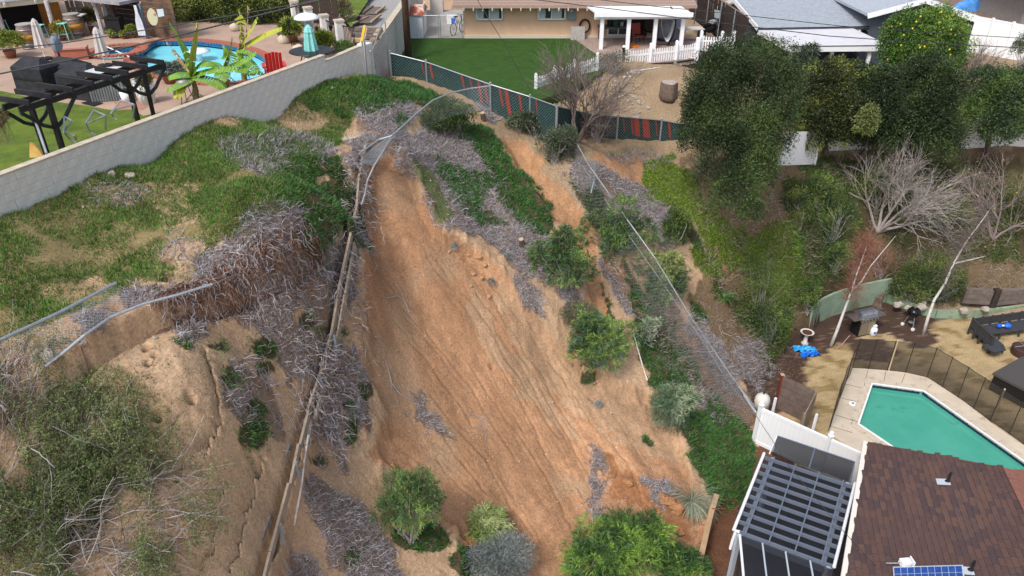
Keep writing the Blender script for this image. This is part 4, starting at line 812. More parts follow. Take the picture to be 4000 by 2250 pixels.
# wall-top steps, iron fence with block pillars
pil = [P(1160, 100, PZ), P(1214, 128, PZ), P(1276, 162, PZ), P(1335, 185, PZ), P(1395, 196, PZ)]
fe = thing('iron_fence', 'black iron railing between pale block pillars beside the turquoise umbrella', 'fence', pil[0])
for k, p in enumerate(pil[:4]): MB().box((p.x, p.y, p.z + .5), (.3, .3, 1.0), .5).build('pillar', M_BLOCK, fe, world=True); MB().box((p.x, p.y, p.z + 1.03), (.36, .36, .07), .5).build('pillar_cap', M_CAP, fe, world=True)
for a, b in zip(pil, pil[1:]):
    n = 11
    for z in (.12, .85): MB().beam(a + Vector((0, 0, z)), b + Vector((0, 0, z)), .035, .035).build('rail', M_DKMETAL, fe, world=True)
    for k in range(1, n): q = a.lerp(b, k / n); MB().box((q.x, q.y, q.z + .48), (.022, .022, .76)).build('baluster', M_DKMETAL, fe, world=True)
fa, fb = P(1175, 105, PZ) + Vector((0, 1, 0)), P(1308, 118, PZ) + Vector((0, 1.0, 0)); plank_fence('dark_fence', 'leaning black-stained picket fence behind the iron railing', fa, fb, 1.55, M_DKWOOD, .15, topfn=lambda s: .8 + .35 * s)

# black pergola beside the block wall
pg = thing('black_pergola', 'black timber pergola with open rafters beside the block wall', 'pergola', P(214, 640, PZ)); ZR = 13.3
RF = [((0, 385), (116, 402)), ((60, 356), (203, 377)), ((145, 331), (286, 352)), ((224, 306), (364, 327)), ((300, 286), (439, 306)), ((371, 267), (501, 286)), ((441, 246), (576, 263)), ((509, 226), (640, 244))]
fl, fr = [], []
for (a, b) in RF:
    pa, pb = P(*a, ZR), P(*b, ZR); MB().beam(pa, pb, .05, .13).build('rafter', M_BLKW, pg, world=True); fl.append(pa.lerp(pb, .3)); fr.append(pa.lerp(pb, .85))
for L in (fl, fr): MB().beam(L[0] - (L[-1] - L[0]).normalized() * .2 - Vector((0, 0, .13)), L[-1] + (L[-1] - L[0]).normalized() * .2 - Vector((0, 0, .13)), .06, .14).build('beam', M_BLKW, pg, world=True)
for bx, side, i in (((205, 650), fl, 1), ((246, 628), fr, 1), ((545, 478), fl, 6), ((592, 462), fr, 6)):
    top = side[i] - Vector((0, 0, .2)); bs = P(*bx, PZ); bs = Vector((top.x * .75 + bs.x * .25, top.y * .75 + bs.y * .25, PZ)); kn = bs.lerp(top, .62)
    MB().beam(bs, top, .11, .11).build('post', M_BLKW, pg, world=True); dv = (side[-1] - side[0]).normalized()
    for s in (-1, 1):
        e = top + dv * s * .75; MB().tube([kn, kn.lerp(e, .4) - Vector((0, 0, .08)), kn.lerp(e, .75) - Vector((0, 0, .02)), e], .05, 5).build('brace', M_BLKW, pg, world=True)
# metal star-shaped frames on the lawn
def frame_stand(pts, label, Y):
    t = thing('metal_frame', label, 'metal frame', A(*pts[0], Y), group='bent grey metal frames on the lawn'); w = [A(x, y, Y + .25 * (i % 2)) for i, (x, y) in enumerate(pts)]
    for a, b in zip(w, w[1:]): MB().tube([a, b], .022, 5).build('bar', M_GALV, t, world=True)
yy = 18.6
frame_stand([(300, 560), (270, 540), (248, 515), (252, 455), (280, 470), (248, 515), (288, 528), (298, 545)], 'bent metal frame on the lawn, closest to the pergola post', 17.9)
frame_stand([(375, 530), (352, 515), (335, 480), (366, 430), (412, 450), (413, 505), (412, 450), (345, 482)], 'bent metal frame standing mid-lawn', 18.6)
frame_stand([(460, 470), (442, 455), (434, 442), (470, 392), (525, 408), (520, 465), (525, 408), (440, 430)], 'bent metal frame on the lawn beside the right pergola post', 19.6)
flatshape([A(x, y, 17.0) for x, y in ((121, 612), (120, 580), (122, 553), (140, 566), (162, 590), (176, 612))], .06, mat('yellow_board', (.62, .42, .14), .4, c2=(.5, .25, .05), scale=5), 'yellow_surfboard', label='pointed yellow surfboard leaning behind the block wall', cat='surfboard')
po = thing('grey_pole', 'thin grey pole leaning against the left pergola posts', 'pole', A(180, 590, 17.0)); MB().tube([A(182, 600, 17.0), A(136, 465, 17.6)], .03).build('shaft', M_GALV, po, world=True)
# covered grills
def cover(loc, sx, sy, h, rz, label, peak=.25):
    t = thing('covered_grill', label, 'covered grill', loc, rz, group='garden things under black covers')
    mb = MB(); x, y = sx / 2, sy / 2; b = [(-x, -y, 0), (x, -y, 0), (x, y, 0), (-x, y, 0)]; m_ = [(-x * .97, -y * .97, h), (x * .97, -y * .97, h), (x * .97, y * .97, h), (-x * .97, y * .97, h)]
    mb.add(b + m_ + [(-x * .5, 0, h + peak), (x * .5, 0, h + peak)], [(0, 1, 5, 4), (1, 2, 6, 5), (2, 3, 7, 6), (3, 0, 4, 7), (4, 5, 9, 8), (6, 7, 8, 9), (5, 6, 9), (7, 4, 8)]); mb.build('cover', M_BLACK, t)
    MB().box((0, -y - .01, h * .55), (sx * .9, .015, .05)).build('strap', M_DKMETAL, t)
    MB().box((0, 0, .012), (sx * 1.02, sy * 1.02, .02)).build('hem', M_DKMETAL, t)
cover(P(165, 350, PZ), 1.3, .8, .78, -.35, 'black covered grill with a peaked top nearest the house', .3); cover(P(285, 335, PZ), 1.25, .9, .7, -.35, 'broad black cover over a low grill in the middle of the row'); cover(P(345, 372, PZ), 1.3, 1.0, .75, -.35, 'largest black cover, right beside the corrugated counter', .3)
cn = thing('bar_counter', 'outdoor counter clad in corrugated steel with a pale top', 'counter', P(435, 385, PZ), rz=.25); MB().box((0, 0, .42), (.95, .6, .84)).build('body', M_DKMETAL, cn)
for k in range(13): MB().tube([(-.46 + k * .077, -.32, .02), (-.46 + k * .077, -.32, .84)], .034, 6).build('corrugation', M_CORR, cn)
MB().box((0, 0, .87), (1.1, .75, .05)).build('countertop', mat('pale_top', (.55, .56, .58), .4), cn)
tb = thing('grey_bin', 'tall round pale grey bin behind the pergola post', 'bin', P(577, 402, PZ)); MB().lathe([(.25, 0), (.29, .65)], n=18).build('body', M_WHITE, tb, smooth=True); MB().lathe([(.31, .65), (.31, .7), (.12, .78)], n=18).build('lid', mat('grey_lid', (.4, .42, .45), .6), tb)
bk = thing('white_bucket', 'small white bucket standing next to the corrugated counter', 'bucket', P(496, 398, PZ)); MB().lathe([(.13, 0), (.16, .32)], n=14).build('body', M_WHITE, bk, smooth=True); MB().tube([(-.16, 0, .3), (-.12, 0, .42), (0, 0, .48), (.12, 0, .42), (.16, 0, .3)], .006, 4).build('handle', M_GALV, bk)
sheet('doormat', PW([(315, 405), (355, 395), (405, 405), (365, 418)], PZ), PZ + .03, M_RUBBER, label='dark rubber mat lying before the covered grills', cat='mat')
# white table top in the pool yard, stools
def tub_table(): pass
wtb = thing('white_umbrella_table', 'white thatch-shaped shade standing in the blue pool', 'pool table', P(783, 235, PZ - .22)); MB().tube([(0, 0, -.8), (0, 0, .3)], .1, 10).build('stem', M_WHITE, wtb); MB().lathe([(.1, .28), (.42, .3), (.44, .34), (.2, .42), (.02, .44)], n=24).build('top', M_WHITE, wtb, smooth=True)
for (px, py), lb in (((172, 168), 'turquoise bar stool between the first barrel and the porch post'), ((262, 160), 'turquoise bar stool beside the orange flowers'), ((22, 150), 'turquoise bar stool nearest the orange doorway')):
    t = thing('bar_stool', lb, 'stool', P(px, py, PZ), group='turquoise bar stools'); MB().box((0, 0, .7), (.32, .32, .03)).build('seat', M_TEAL, t)
    for a in (-1, 1):
        for c in (-1, 1): MB().tube([(a * .13, c * .13, .7), (a * .2, c * .2, 0)], .016, 5).build('leg', M_TEAL, t)
    MB().tube([(-.17, -.17, .3), (.17, -.17, .3), (.17, .17, .3), (-.17, .17, .3), (-.17, -.17, .3)], .012, 4).build('footrest', M_TEAL, t)
rt = thing('tall_table', 'small dark tall table beside the steel-topped barrel', 'table', P(330, 140, PZ)); MB().box((0, 0, .85), (.45, .4, .04)).build('tabletop', M_WASH, rt)
for a in (-1, 1):
    for c in (-1, 1): MB().tube([(a * .18, c * .15, .85), (a * .22, c * .18, 0)], .02, 5).build('leg', M_DKWOOD, rt)
wb_ = thing('brick_bench', 'low pink brick bench wall running to the spa', 'bench', P(300, 215, PZ)); a, b = P(225, 235, PZ), P(352, 228, PZ); MB().beam(a + Vector((0, 0, .2)), b + Vector((0, 0, .2)), .35, .4).build('seat_wall', M_BRICK, wb_, world=True); MB().beam(a + Vector((0, 0, .43)), b + Vector((0, 0, .43)), .45, .06).build('seat_slab', mat('pink_cap', (.45, .24, .2), .8), wb_, world=True)
pl = thing('pool_net_pole', 'long white pool pole leaning across the spa', 'pole', P(398, 168, PZ)); MB().tube([solve_up(P(398, 190, PZ), 172), solve_up(P(512, 232, PZ), 224)], .022).build('shaft', M_WHITE, pl, world=True)
sk = thing('dark_statue_lamp', 'dark ornate garden lamp between the grey umbrellas', 'lamp', P(245, 262, PZ)); hz = up_to(P(245, 262, PZ), 152) - PZ; MB().tube([(0, 0, 0), (0, 0, hz * .7)], .035).build('pole', M_DKMETAL, sk); blob(MB(), (0, 0, hz * .82), (.2, .2, .3), 3).build('ornament', M_SP, sk)

# ================================================================ centre: gate, gravel path, retaining wall, lawn house
sheet('gravel_path', PW([(1400, 190), (1384, 150), (1372, 130), (1330, 60), (1320, 0), (1300, -80), (1640, -80), (1580, 0), (1445, 190)], 11.3), 11.3, M_GRAVEL, thick=1.9, kind='structure')
r0, r1 = P(1446, 192, 11.3), P(1640, -80, 11.3); rw = thing('retaining_wall', 'whitewashed retaining wall between the gravel path and the dark lawn', 'wall', r0)
L = (r1 - r0).length; d = (r1 - r0) / L; M_RW = mat('whitewashed_block', (.55, .54, .50), .95, c2=(.36, .34, .31), scale=2.2, mix=(.45, .7), bump=.012, bscale=12)
MB().beam(r0 + Vector((0, 0, -1.05)), r1 + Vector((0, 0, -1.05)), .2, 2.1).build('core', M_RW, rw, world=True); rnrm = Vector((d.y, -d.x, 0)); bm_ = MB().box((0, 0, 0), (.385, .05, .185)).mesh('brick', M_RW)
for c in range(10):
    for k in range(int(min(L, 12) / .4)):
        o = link('brick', bm_, rw); o.location = r0 + d * (.2 + .4 * k + (.2 if c % 2 else 0)) + rnrm * (.105 + rng.normal() * .004) + Vector((0, 0, -.12 - .2 * c)) - rw.location; o.rotation_euler = (0, 0, math.atan2(d.y, d.x))
MB().beam(r0 + Vector((0, 0, .03)), r1 + Vector((0, 0, .03)), .3, .08).build('coping', M_CAP, rw, world=True)
# pallets and lumber on the gravel
def pallet(c, w, l, rz, label, tilt=0.0):
    t = thing('wood_pallet', label, 'pallet', c, rz, group='old grey pallets on the gravel path'); M = Matrix.Rotation(tilt, 3, 'X')
    for k in range(8): MB().box(M @ Vector((0, -l / 2 + l * (k + .5) / 8, .1)), (w, l / 8 * .82, .02), M=M).build('plank', M_WOOD, t)
    for s in (-1, 0, 1): MB().box(M @ Vector((s * w * .47, 0, .15)), (.07, l, .06), M=M).build('stringer', M_TAN if s else M_WOOD, t)
pallet(P(1440, 48, 11.3), 1.3, 1.8, -.1, 'grey pallet farthest up the gravel path'); pallet(P(1420, 82, 11.35), 1.3, 1.8, -.1, 'grey pallet lying in the middle of the gravel path'); pallet(P(1375, 88, 11.35), 1.0, 1.7, -.25, 'grey pallet lying against the dark fence')
for (a, b, m_, lb) in (((1308, 112), (1492, 116), M_WOOD, 'long grey beam lying across the gravel path below the pallets'), ((1320, 138), (1480, 132), M_WOOD, 'thick dark beam in the lumber heap on the path'), ((1335, 152), (1420, 158), M_TAN, 'short pale board in the lumber heap by the path'), ((1355, 128), (1475, 150), M_WOOD, 'split board on top of the lumber heap'), ((1440, 185), (1482, 118), M_TAN, 'tan board leaning along the retaining wall')):
    pa, pb = P(*a, 11.4), P(*b, 11.45); t = thing('timber_beam', lb, 'beam', pa, group='loose timbers on the gravel path'); MB().beam(pa, pb, .2, .15).build('board', m_, t, world=True)
t = thing('yellow_board', 'bright yellow plank standing upright at the end of the block wall', 'plank', P(1408, 190, 11.0)); MB().beam(P(1410, 176, 11.9), P(1424, 100, 12.0), .1, .04).build('board', M_YEL, t, world=True)
t = thing('tan_stake', 'thin tan stake next to the yellow plank', 'stake', P(1420, 190, 11.0)); MB().beam(P(1420, 178, 11.9), P(1432, 110, 12.0), .05, .03).build('board', M_TAN, t, world=True)
# gate
def pipe_post(px, pyb, pyt, r=.03, m=M_GALV, cap=True, base=None):
    b = base or T(px, pyb); return b, solve_up(b, pyt)
def chain_mesh(name, parent, A0, B0, A1, B1, sp=.11, w=.007, sag=0, m=None, label=None):
    """diagonal wires woven between a bottom edge A0-B0 and a top edge A1-B1"""
    L = (Vector(B1) - Vector(A1)).length; Hh = ((Vector(A1) - Vector(A0)).length + (Vector(B1) - Vector(B0)).length) / 2; P_, wd = [], []
    A0, B0, A1, B1 = map(np.array, (A0, B0, A1, B1)); out = []
    for s in (1, -1):
        for c in np.arange(-Hh if s == 1 else 0, L if s == 1 else L + Hh, sp):
            u0, v0, u1, v1 = (c, 0, c + Hh, Hh) if s == 1 else (c, 0, c - Hh, Hh)
            ta = max(0, (0 - u0) / (u1 - u0) if s == 1 else (L - u0) / (u1 - u0)); tb = min(1, (L - u0) / (u1 - u0) if s == 1 else (0 - u0) / (u1 - u0))
            if tb - ta < .02: continue
            out.append([(u0 + (u1 - u0) * t, Hh * t) for t in np.linspace(ta, tb, 5)])
    uv = np.array(out); U = (uv[..., 0] / L)[..., None]; Vv = (uv[..., 1] / Hh)[..., None]
    pts = (A0 * (1 - U) + B0 * U) * (1 - Vv) + (A1 * (1 - U) + B1 * U) * Vv; nrm = np.cross(B1 - A1, A1 - A0); nrm = nrm / np.linalg.norm(nrm)
    pts = pts + nrm * (np.sin(U * math.pi) * np.sin(Vv * math.pi) * sag); dd = unit(pts[:, -1] - pts[:, 0]); side = unit(np.cross(dd, nrm[None]))
    n = len(pts); V = np.stack([pts - side[:, None] * w / 2, pts + side[:, None] * w / 2], 2).reshape(n * 10, 3); f = np.array([[2 * i, 2 * i + 1, 2 * i + 3, 2 * i + 2] for i in range(4)]); Fc = (f[None] + (np.arange(n) * 10)[:, None, None]).reshape(-1, 4)
    o = link(name, fast_mesh(name, V, Fc, m or M_GALV), parent, world=parent is not None, kind='stuff'); return o
gb = T(1455, 300); gb2 = T(1522, 300); gt_ = thing('pipe_gate', 'open galvanised pipe gate with rounded top corners at the wall end', 'gate', gb); zt = up_to(gb, 200)
for a, b in ((gb, zt), (gb2, zt)): MB().tube([a, (a.x, a.y, b)], .025).build('upright', M_GALV, gt_, world=True)
MB().tube([(gb.x, gb.y, zt), (gb.x + .1, gb.y, zt + .06), (gb2.x - .1, gb2.y, zt + .06), (gb2.x, gb2.y, zt)], .025).build('top_rail', M_GALV, gt_, world=True); chain_mesh('wire_mesh', gt_, gb + Vector((0, 0, .1)), gb2 + Vector((0, 0, .1)), (gb.x, gb.y, zt), (gb2.x, gb2.y, zt), .1, .006)
for px, pt, lb in ((1428, 160, 'tall thin pipe post at the end of the block wall'), (1437, 150, 'taller pipe post carrying the gate hinges')):
    b = T(px, 298); t = thing('gate_post', lb, 'post', b); MB().tube([b, solve_up(b, pt)], .035).build('shaft', M_GALV, t, world=True)

# green windscreen fence
M_SCREEN = mat('green_windscreen', (.006, .036, .034), .85, c2=(.012, .055, .052), scale=3, bump=.01, bscale=5); M_TORN = mat('rust_red_strip', (.28, .035, .02), .85)
def screen_fence(label, posts, group='green screened wire fences', torn=()):
    t = thing('screened_fence', label, 'fence', posts[0][0], group=group)
    for b, tz in posts: MB().tube([b - Vector((0, 0, .1)), (b.x, b.y, tz + .06)], .038).build('post', M_GALV, t, world=True); MB().lathe([(.045, tz + .05), (.045, tz + .08), (.01, tz + .11)], (b.x, b.y, 0), 8).build('post_cap', M_GALV, t, world=True)
    for k, ((a, za), (b, zb)) in enumerate(zip(posts, posts[1:])):
        MB().tube([(a.x, a.y, za), (b.x, b.y, zb)], .024).build('top_rail', M_GALV, t, world=True)
        mb = MB(); n = 16; off = Vector((.0, .05, 0))
        for i in range(n):
            f0, f1 = i / n, (i + 1) / n; q0, q1 = a.lerp(b, f0) + off, a.lerp(b, f1) + off; w0, w1 = (math.sin(f0 * 20 + k) * .015, math.sin(f1 * 20 + k) * .015); t0, t1 = za + (zb - za) * f0 - .02, za + (zb - za) * f1 - .02
            mb.quad((q0.x, q0.y + w0, q0.z - .15), (q1.x, q1.y + w1, q1.z - .15), (q1.x, q1.y + w1 * .4, t1), (q0.x, q0.y + w0 * .4, t0))
        mb.build('windscreen', M_SCREEN, t, world=True); chain_mesh('wire_mesh', t, a, b, (a.x, a.y, za), (b.x, b.y, zb), .12, .005)
        for f, w, h0 in torn[k] if k < len(torn) else ():
            q = a.lerp(b, f); z1 = za + (zb - za) * f - .05; hh = z1 - q.z; z0 = q.z + hh * h0; dx = (b - a).normalized()
            MB().quad((q.x, q.y + .02, z1), (q.x + dx.x * w, q.y + dx.y * w + .02, z1), (q.x + dx.x * (w * 1.2 + .12 * hh), q.y + dx.y * (w + .12) + .02, z0), (q.x + dx.x * .14 * hh, q.y + dx.y * .14 + .02, z0 + .08)).build('torn_strip', M_TORN, t, world=True)
    return t
def FP(px, pyb, pyt): b = T(px, pyb); return b, up_to(b, pyt)
fp = [FP(1530, 300, 207), FP(1668, 322, 242), FP(1917, 437, 330), FP(2069, 512, 378), FP(2170, 590, 415)]
screen_fence('dark green screened wire fence along the lawn edge from the gate', fp, torn=[[(.85, .05, .3)], [(.05, .12, .25), (.55, .1, .4), (.68, .08, .5), (.8, .14, .1), (.9, .1, .2)], [(.2, .1, .3), (.35, .16, .1), (.7, .1, .1)], [(.2, .08, .3)]])
fp2 = [(fp[-1][0], fp[-1][1]), FP(2290, 530, 442), FP(2408, 545, 455), FP(2577, 552, 470), FP(2700, 545, 492)]
screen_fence('dark green screened wire fence below the dirt yard', fp2, torn=[[(.5, .1, .3)], [(.3, .1, .4)], [(.1, .06, .3), (.28, .1, .2), (.36, .22, .1), (.55, .3, .05), (.85, .06, .2)], [(.2, .1, .1)]])

# collapsed chain-link fence over the slide
cl = thing('collapsed_fence', 'sagging galvanised chain-link fence toppled over the slide head', 'fence', fp[2][0])
topl = [(1917, 335, 11.0), (1840, 345, 10.95), (1760, 362, 10.95), (1690, 392, 10.9), (1630, 440, 10.8), (1570, 495, 10.7), (1530, 530, 10.6)]
tw = [P(*a) for a in topl]; lower = [(1530, 530, 10.55), (1500, 585, 10.5), (1460, 650, 10.2), (1435, 705, 9.9), (1425, 760, 9.7), (1412, 800, 9.5)]; lw = [P(*a) for a in lower]
MB().tube(tw, .026, 8).build('top_rail', M_GALV, cl, world=True); MB().tube(lw, .026, 8).build('bent_rail', M_GALV, cl, world=True)
MB().tube([tw[-1], P(1480, 545, 10.5), P(1400, 600, 10.3)], .02, 6).build('loose_rail', M_GALV, cl, world=True)
for a, b in zip(tw[:4], tw[1:5]):
    ga = Vector((a.x, a.y - .35, a.z - .75)); gb_ = Vector((b.x, b.y - .35, b.z - .75)); chain_mesh('wire_mesh', cl, ga, gb_, a, b, .12, .0055)
for a, b, c, d_ in ((tw[4], tw[5], P(1560, 560, 10.0), P(1480, 560, 10.2)), (tw[5], lw[1], P(1480, 560, 10.2), P(1440, 590, 10.1)), (lw[1], lw[2], P(1440, 590, 10.1), P(1400, 630, 10.0))): chain_mesh('wire_mesh', cl, c, d_, a, b, .07, .012)
ng = [P(1470, 530, 10.45), P(1380, 590, 10.3), P(1350, 640, 10.25), P(1400, 650, 10.1)]
# right-hand chain-link running down the bank
rf_ = [(2172, 430, 9.55), (2215, 490, 9.1), (2300, 645, 8.4), (2378, 755, 7.7), (2430, 830, 7.0), (2560, 1010, 5.9), (2700, 1240, 4.1), (2790, 1370, 2.9), (2850, 1460, 2.2), (2950, 1590, 1.1)]
M_DULL = mat('dull_galvanised', (.38, .41, .44), .55, metal=.4, c2=(.24, .25, .26), scale=5); rl = thing('leaning_fence', 'galvanised chain-link fence running down the bank towards the white fence', 'fence', P(*rf_[0])); rwp = [P(*a) for a in rf_]
MB().tube(rwp[:4], .022, 6).build('top_rail', M_DULL, rl, world=True); MB().tube(rwp[3:6], .022, 6).build('top_rail', M_DULL, rl, world=True); MB().tube(rwp[5:], .022, 6).build('top_rail', M_DULL, rl, world=True)
MB().tube([P(2178, 445, 9.45), P(2225, 560, 8.5), P(2262, 620, 8.2)], .014, 5).build('tension_wire', M_GALV, rl, world=True)
MB().tube([P(2270, 640, 8.1), P(2352, 760, 7.3), P(2460, 925, 6.2), P(2570, 1080, 5.1), P(2745, 1330, 3.2), P(2830, 1470, 2.0), P(2930, 1600, .9)], .012, 5).build('lower_rail', M_DULL, rl, world=True)
for a, b in zip(rwp, rwp[1:]):
    ga = Vector((a.x - .15, a.y - .1, float(H(a.x - .15, a.y - .1)) + .05)); gb_ = Vector((b.x - .15, b.y - .1, float(H(b.x - .15, b.y - .1)) + .05)); ga.z = min(ga.z, a.z - .1); gb_.z = min(gb_.z, b.z - .1); chain_mesh('wire_mesh', rl, ga, gb_, a, b, .13, .007)
for px, pb, pt, r in ((2170, 600, 412, .05), (2318, 755, 625, .05), (2306, 760, 690, .03)):
    b = T(px, pb); MB().tube([b - Vector((0, 0, .15)), solve_up(b, pt)], r, 8).build('post', M_GALV, rl, world=True)
MB().tube([P(2308, 755, 7.6), P(2322, 700, 7.9)], .03).build('brace', M_GALV, rl, world=True)
# left: fallen rails over the torn edge
lf = thing('fallen_fence', 'flattened chain-link fence with a long straight rail at the torn edge', 'fence', T(200, 1240)); 
MB().tube([P(-150, 1405, 11.1), P(0, 1328, 11.05), P(230, 1222, 10.95), P(452, 1106, 10.85)], .034, 8).build('top_rail', M_GALV, lf, world=True)
lr = [P(180, 1430, 10.1), P(245, 1380, 10.3), P(330, 1310, 10.5), P(430, 1240, 10.55), P(560, 1187, 10.6), P(700, 1150, 10.6), P(830, 1110, 10.6)]
MB().tube(lr, .03, 8).build('lower_rail', M_GALV, lf, world=True); MB().tube([lr[-1]] + [T(x_, y_) + Vector((0, 0, .06)) for x_, y_ in ((930, 1078), (1040, 1030), (1130, 985), (1190, 945))], .012, 5).build('loose_wire', M_GALV, lf, world=True)
for (a, b), (c, d_) in zip(zip(lr[:5], lr[1:5]), zip([P(-60, 1370, 11.05), P(100, 1290, 11.0), P(230, 1230, 10.9), P(340, 1172, 10.85), P(440, 1125, 10.8)], [P(100, 1290, 11.0), P(230, 1230, 10.9), P(340, 1172, 10.85), P(440, 1125, 10.8)])): chain_mesh('wire_mesh', lf, a, b, c, d_, .10, .0075)
# timber lagging wall down the slide's left edge
TL = [(1428, 590), (1412, 700), (1392, 830), (1372, 960), (1336, 1160), (1300, 1340), (1262, 1480), (1215, 1650), (1180, 1780), (1140, 1930), (1105, 2060), (1065, 2200), (1020, 2400)]
tl = thing('timber_wall', 'broken lagging wall of weathered boards held by steel posts beside the slide', 'retaining wall', T(*TL[0])); M_OLD = mat('old_lumber', (.36, .29, .22), .9, c2=(.22, .18, .15), scale=4, bump=.006, bscale=22)
tp = [T(*a) for a in TL]
for i, (a, b) in enumerate(zip(tp, tp[1:])):
    lift = Vector((0, 0, .3)); o1 = Vector((rng.normal() * .03, 0, rng.normal() * .03)); lift.z = .16 if i < 3 else .3; MB().beam(a + lift + o1, b + lift - o1, .06, .2).build('board', M_OLD, tl, world=True)
    if i % 2 == 0 and i > 4: MB().beam(a + Vector((-.22, .0, .30)), b + Vector((-.26, .0, .27)), .05, .28).build('board', mat('silvered_lumber', (.27, .26, .24), .9, c2=(.18, .17, .16), scale=4, bump=.005), tl, world=True)
    if i in (3, 4, 6): MB().beam(a + Vector((.1, 0, .05)), b + Vector((.1, 0, .05)), .05, .2).build('board', M_OLD, tl, world=True)
for px, pb, pt in ((1391, 910, 870), (1392, 1010, 960), (1372, 1150, 1110), (1312, 1360, 1310), (1258, 1520, 1480), (1205, 1700, 1660), (1163, 1850, 1805), (1106, 2110, 2045)):
    b = T(px, pb); MB().tube([b - Vector((0, 0, .2)), (b.x, b.y, max(up_to(b, pt), b.z + .3))], .042, 8).build('steel_post', mat('blue_galv', (.30, .36, .43), .5, metal=.4), tl, world=True)
def pipe(name, label, cat, pts, r, m, lift=.06):
    w = [T(*a) + Vector((0, 0, lift)) for a in pts]; t = thing(name, label, cat, w[0]); MB().tube(w, r, 7).build('length', m, t, world=True); return t
M_PVC = mat('white_pvc', (.72, .72, .70), .5, c2=(.45, .2, .14), scale=1.2, mix=(.45, .62))
pipe('white_pipe', 'soil-stained white plastic pipe along the foot of the timber wall', 'pipe', [(1220, 1640), (1200, 1740), (1190, 1800), (1180, 1890), (1162, 1990), (1150, 2060)], .03, M_PVC)
pipe('orange_pipe', 'thin orange conduit hanging beside the upper timber boards', 'pipe', [(1470, 620), (1445, 700), (1432, 780), (1420, 850)], .015, mat('orange_conduit', (.5, .16, .06), .5), .2)
pipe('drain_pipe', 'pale rusty pipe poking down the bank beside the large oleander', 'pipe', [(2468, 1290), (2485, 1360), (2505, 1430), (2527, 1500)], .022, M_PVC, .15)

# ---- lawn and beige house
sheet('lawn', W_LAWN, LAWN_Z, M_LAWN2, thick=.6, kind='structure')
sheet('patio_slab', PW([(2235, 150), (2740, 150), (2745, 215), (2700, 232), (2440, 262), (2330, 215)], LAWN_Z), LAWN_Z + .03, mat('pink_patio', (.36, .27, .235), .9, c2=(.28, .2, .17), scale=2), kind='structure')
sheet('side_yard', PW([(1655, 40), (1820, 40), (1815, 150), (1560, 150)], LAWN_Z), LAWN_Z + .015, M_CONC, kind='structure')
ba, bb = P(1812, 149, LAWN_Z), P(2668, 149, LAWN_Z); ez = up_to(ba, 16); M_BEIGE = mat('beige_stucco', (.64, .43, .29), .9, c2=(.58, .38, .26), scale=1.3, bump=.004, bscale=40)
bh = thing('beige_house', 'long beige stucco house with a tan shingle roof behind the dark lawn', 'house', ba); mb = MB(); mb.beam(Vector((ba.x, ba.y + .1, (LAWN_Z + ez) / 2)), Vector((bb.x, bb.y + .1, (LAWN_Z + ez) / 2)), .2, ez - LAWN_Z); mb.beam(Vector((ba.x + .1, ba.y + .2, (LAWN_Z + ez) / 2)), Vector((ba.x + .1, ba.y + 7, (LAWN_Z + ez) / 2)), .2, ez - LAWN_Z); mb.build('wall', M_BEIGE, bh, world=True)
MB().beam(Vector((ba.x, ba.y - .02, LAWN_Z + .08)), Vector((bb.x, bb.y - .02, LAWN_Z + .08)), .06, .16).build('plinth', mat('pale_plinth', (.55, .5, .42), .9), bh, world=True)
M_CURT = mat('pale_curtain', (.42, .46, .50), .8); M_WF = mat('window_white', (.62, .65, .68), .5)
sc_ = (bb.y / 40) 
for x0, x1, y0, y1 in ((1862, 1964, 22, 74), (2100, 2202, 21, 73), (2372, 2455, 66, 135)): window(bh, ba, bb, x0, x1, up_to(on(ba, bb, x0), y1), up_to(on(ba, bb, x0), y0), M_WF, M_GLASS, curtain=M_CURT if x0 < 2300 else None)
q = on(ba, bb, 2490); MB().box((q.x, q.y - .02, LAWN_Z + 1.05), (.9, .06, 2.0)).build('doorway', mat('painted_room_shade', (.015, .013, .015), .9), bh, world=True)  # no opening cut: near-black colour stands for the shade indoors
q = on(ba, bb, 2231); mz = up_to(q, 45); mbx = MB().box((q.x, q.y - .1, mz), (.42, .16, .85)).build('meter_box', mat('grey_meter_box', (.16, .22, .24), .5), bh, world=True); MB().lathe([(.1, 0), (.1, .08), (.06, .1)], (q.x - .02, q.y - .18, mz + .1), 12, Matrix.Rotation(R(90), 3, 'X')).build('meter_dial', M_CREAM, mbx, world=True)
M_SHG = mat('tan_shingle', (.34, .25, .20), .95, c2=(.26, .19, .16), scale=14, bump=.01)
for k in range(14):
    y0 = ba.y - .75 + k * .3; z0 = ez + .02 + k * .085; MB().hexa([(ba.x - .5, y0, z0), (bb.x + .4, y0, z0), (bb.x + .4, y0 + .32, z0 + .06), (ba.x - .5, y0 + .32, z0 + .06)], [(ba.x - .5, y0, z0 + .05), (bb.x + .4, y0, z0 + .05), (bb.x + .4, y0 + .32, z0 + .1), (ba.x - .5, y0 + .32, z0 + .1)]).build('roof_course', M_SHG, bh, world=True)
MB().beam((ba.x - .5, ba.y - .74, ez - .02), (bb.x + .4, ba.y - .74, ez - .02), .04, .12).build('fascia', mat('brown_fascia', (.35, .24, .19), .7), bh, world=True)
for k in range(24): x = ba.x + .1 + k * (bb.x - ba.x) / 24; MB().box((x, ba.y - .68, ez - .12), (.06, .5, .12)).build('rafter_tail', M_CREAM, bh, world=True)
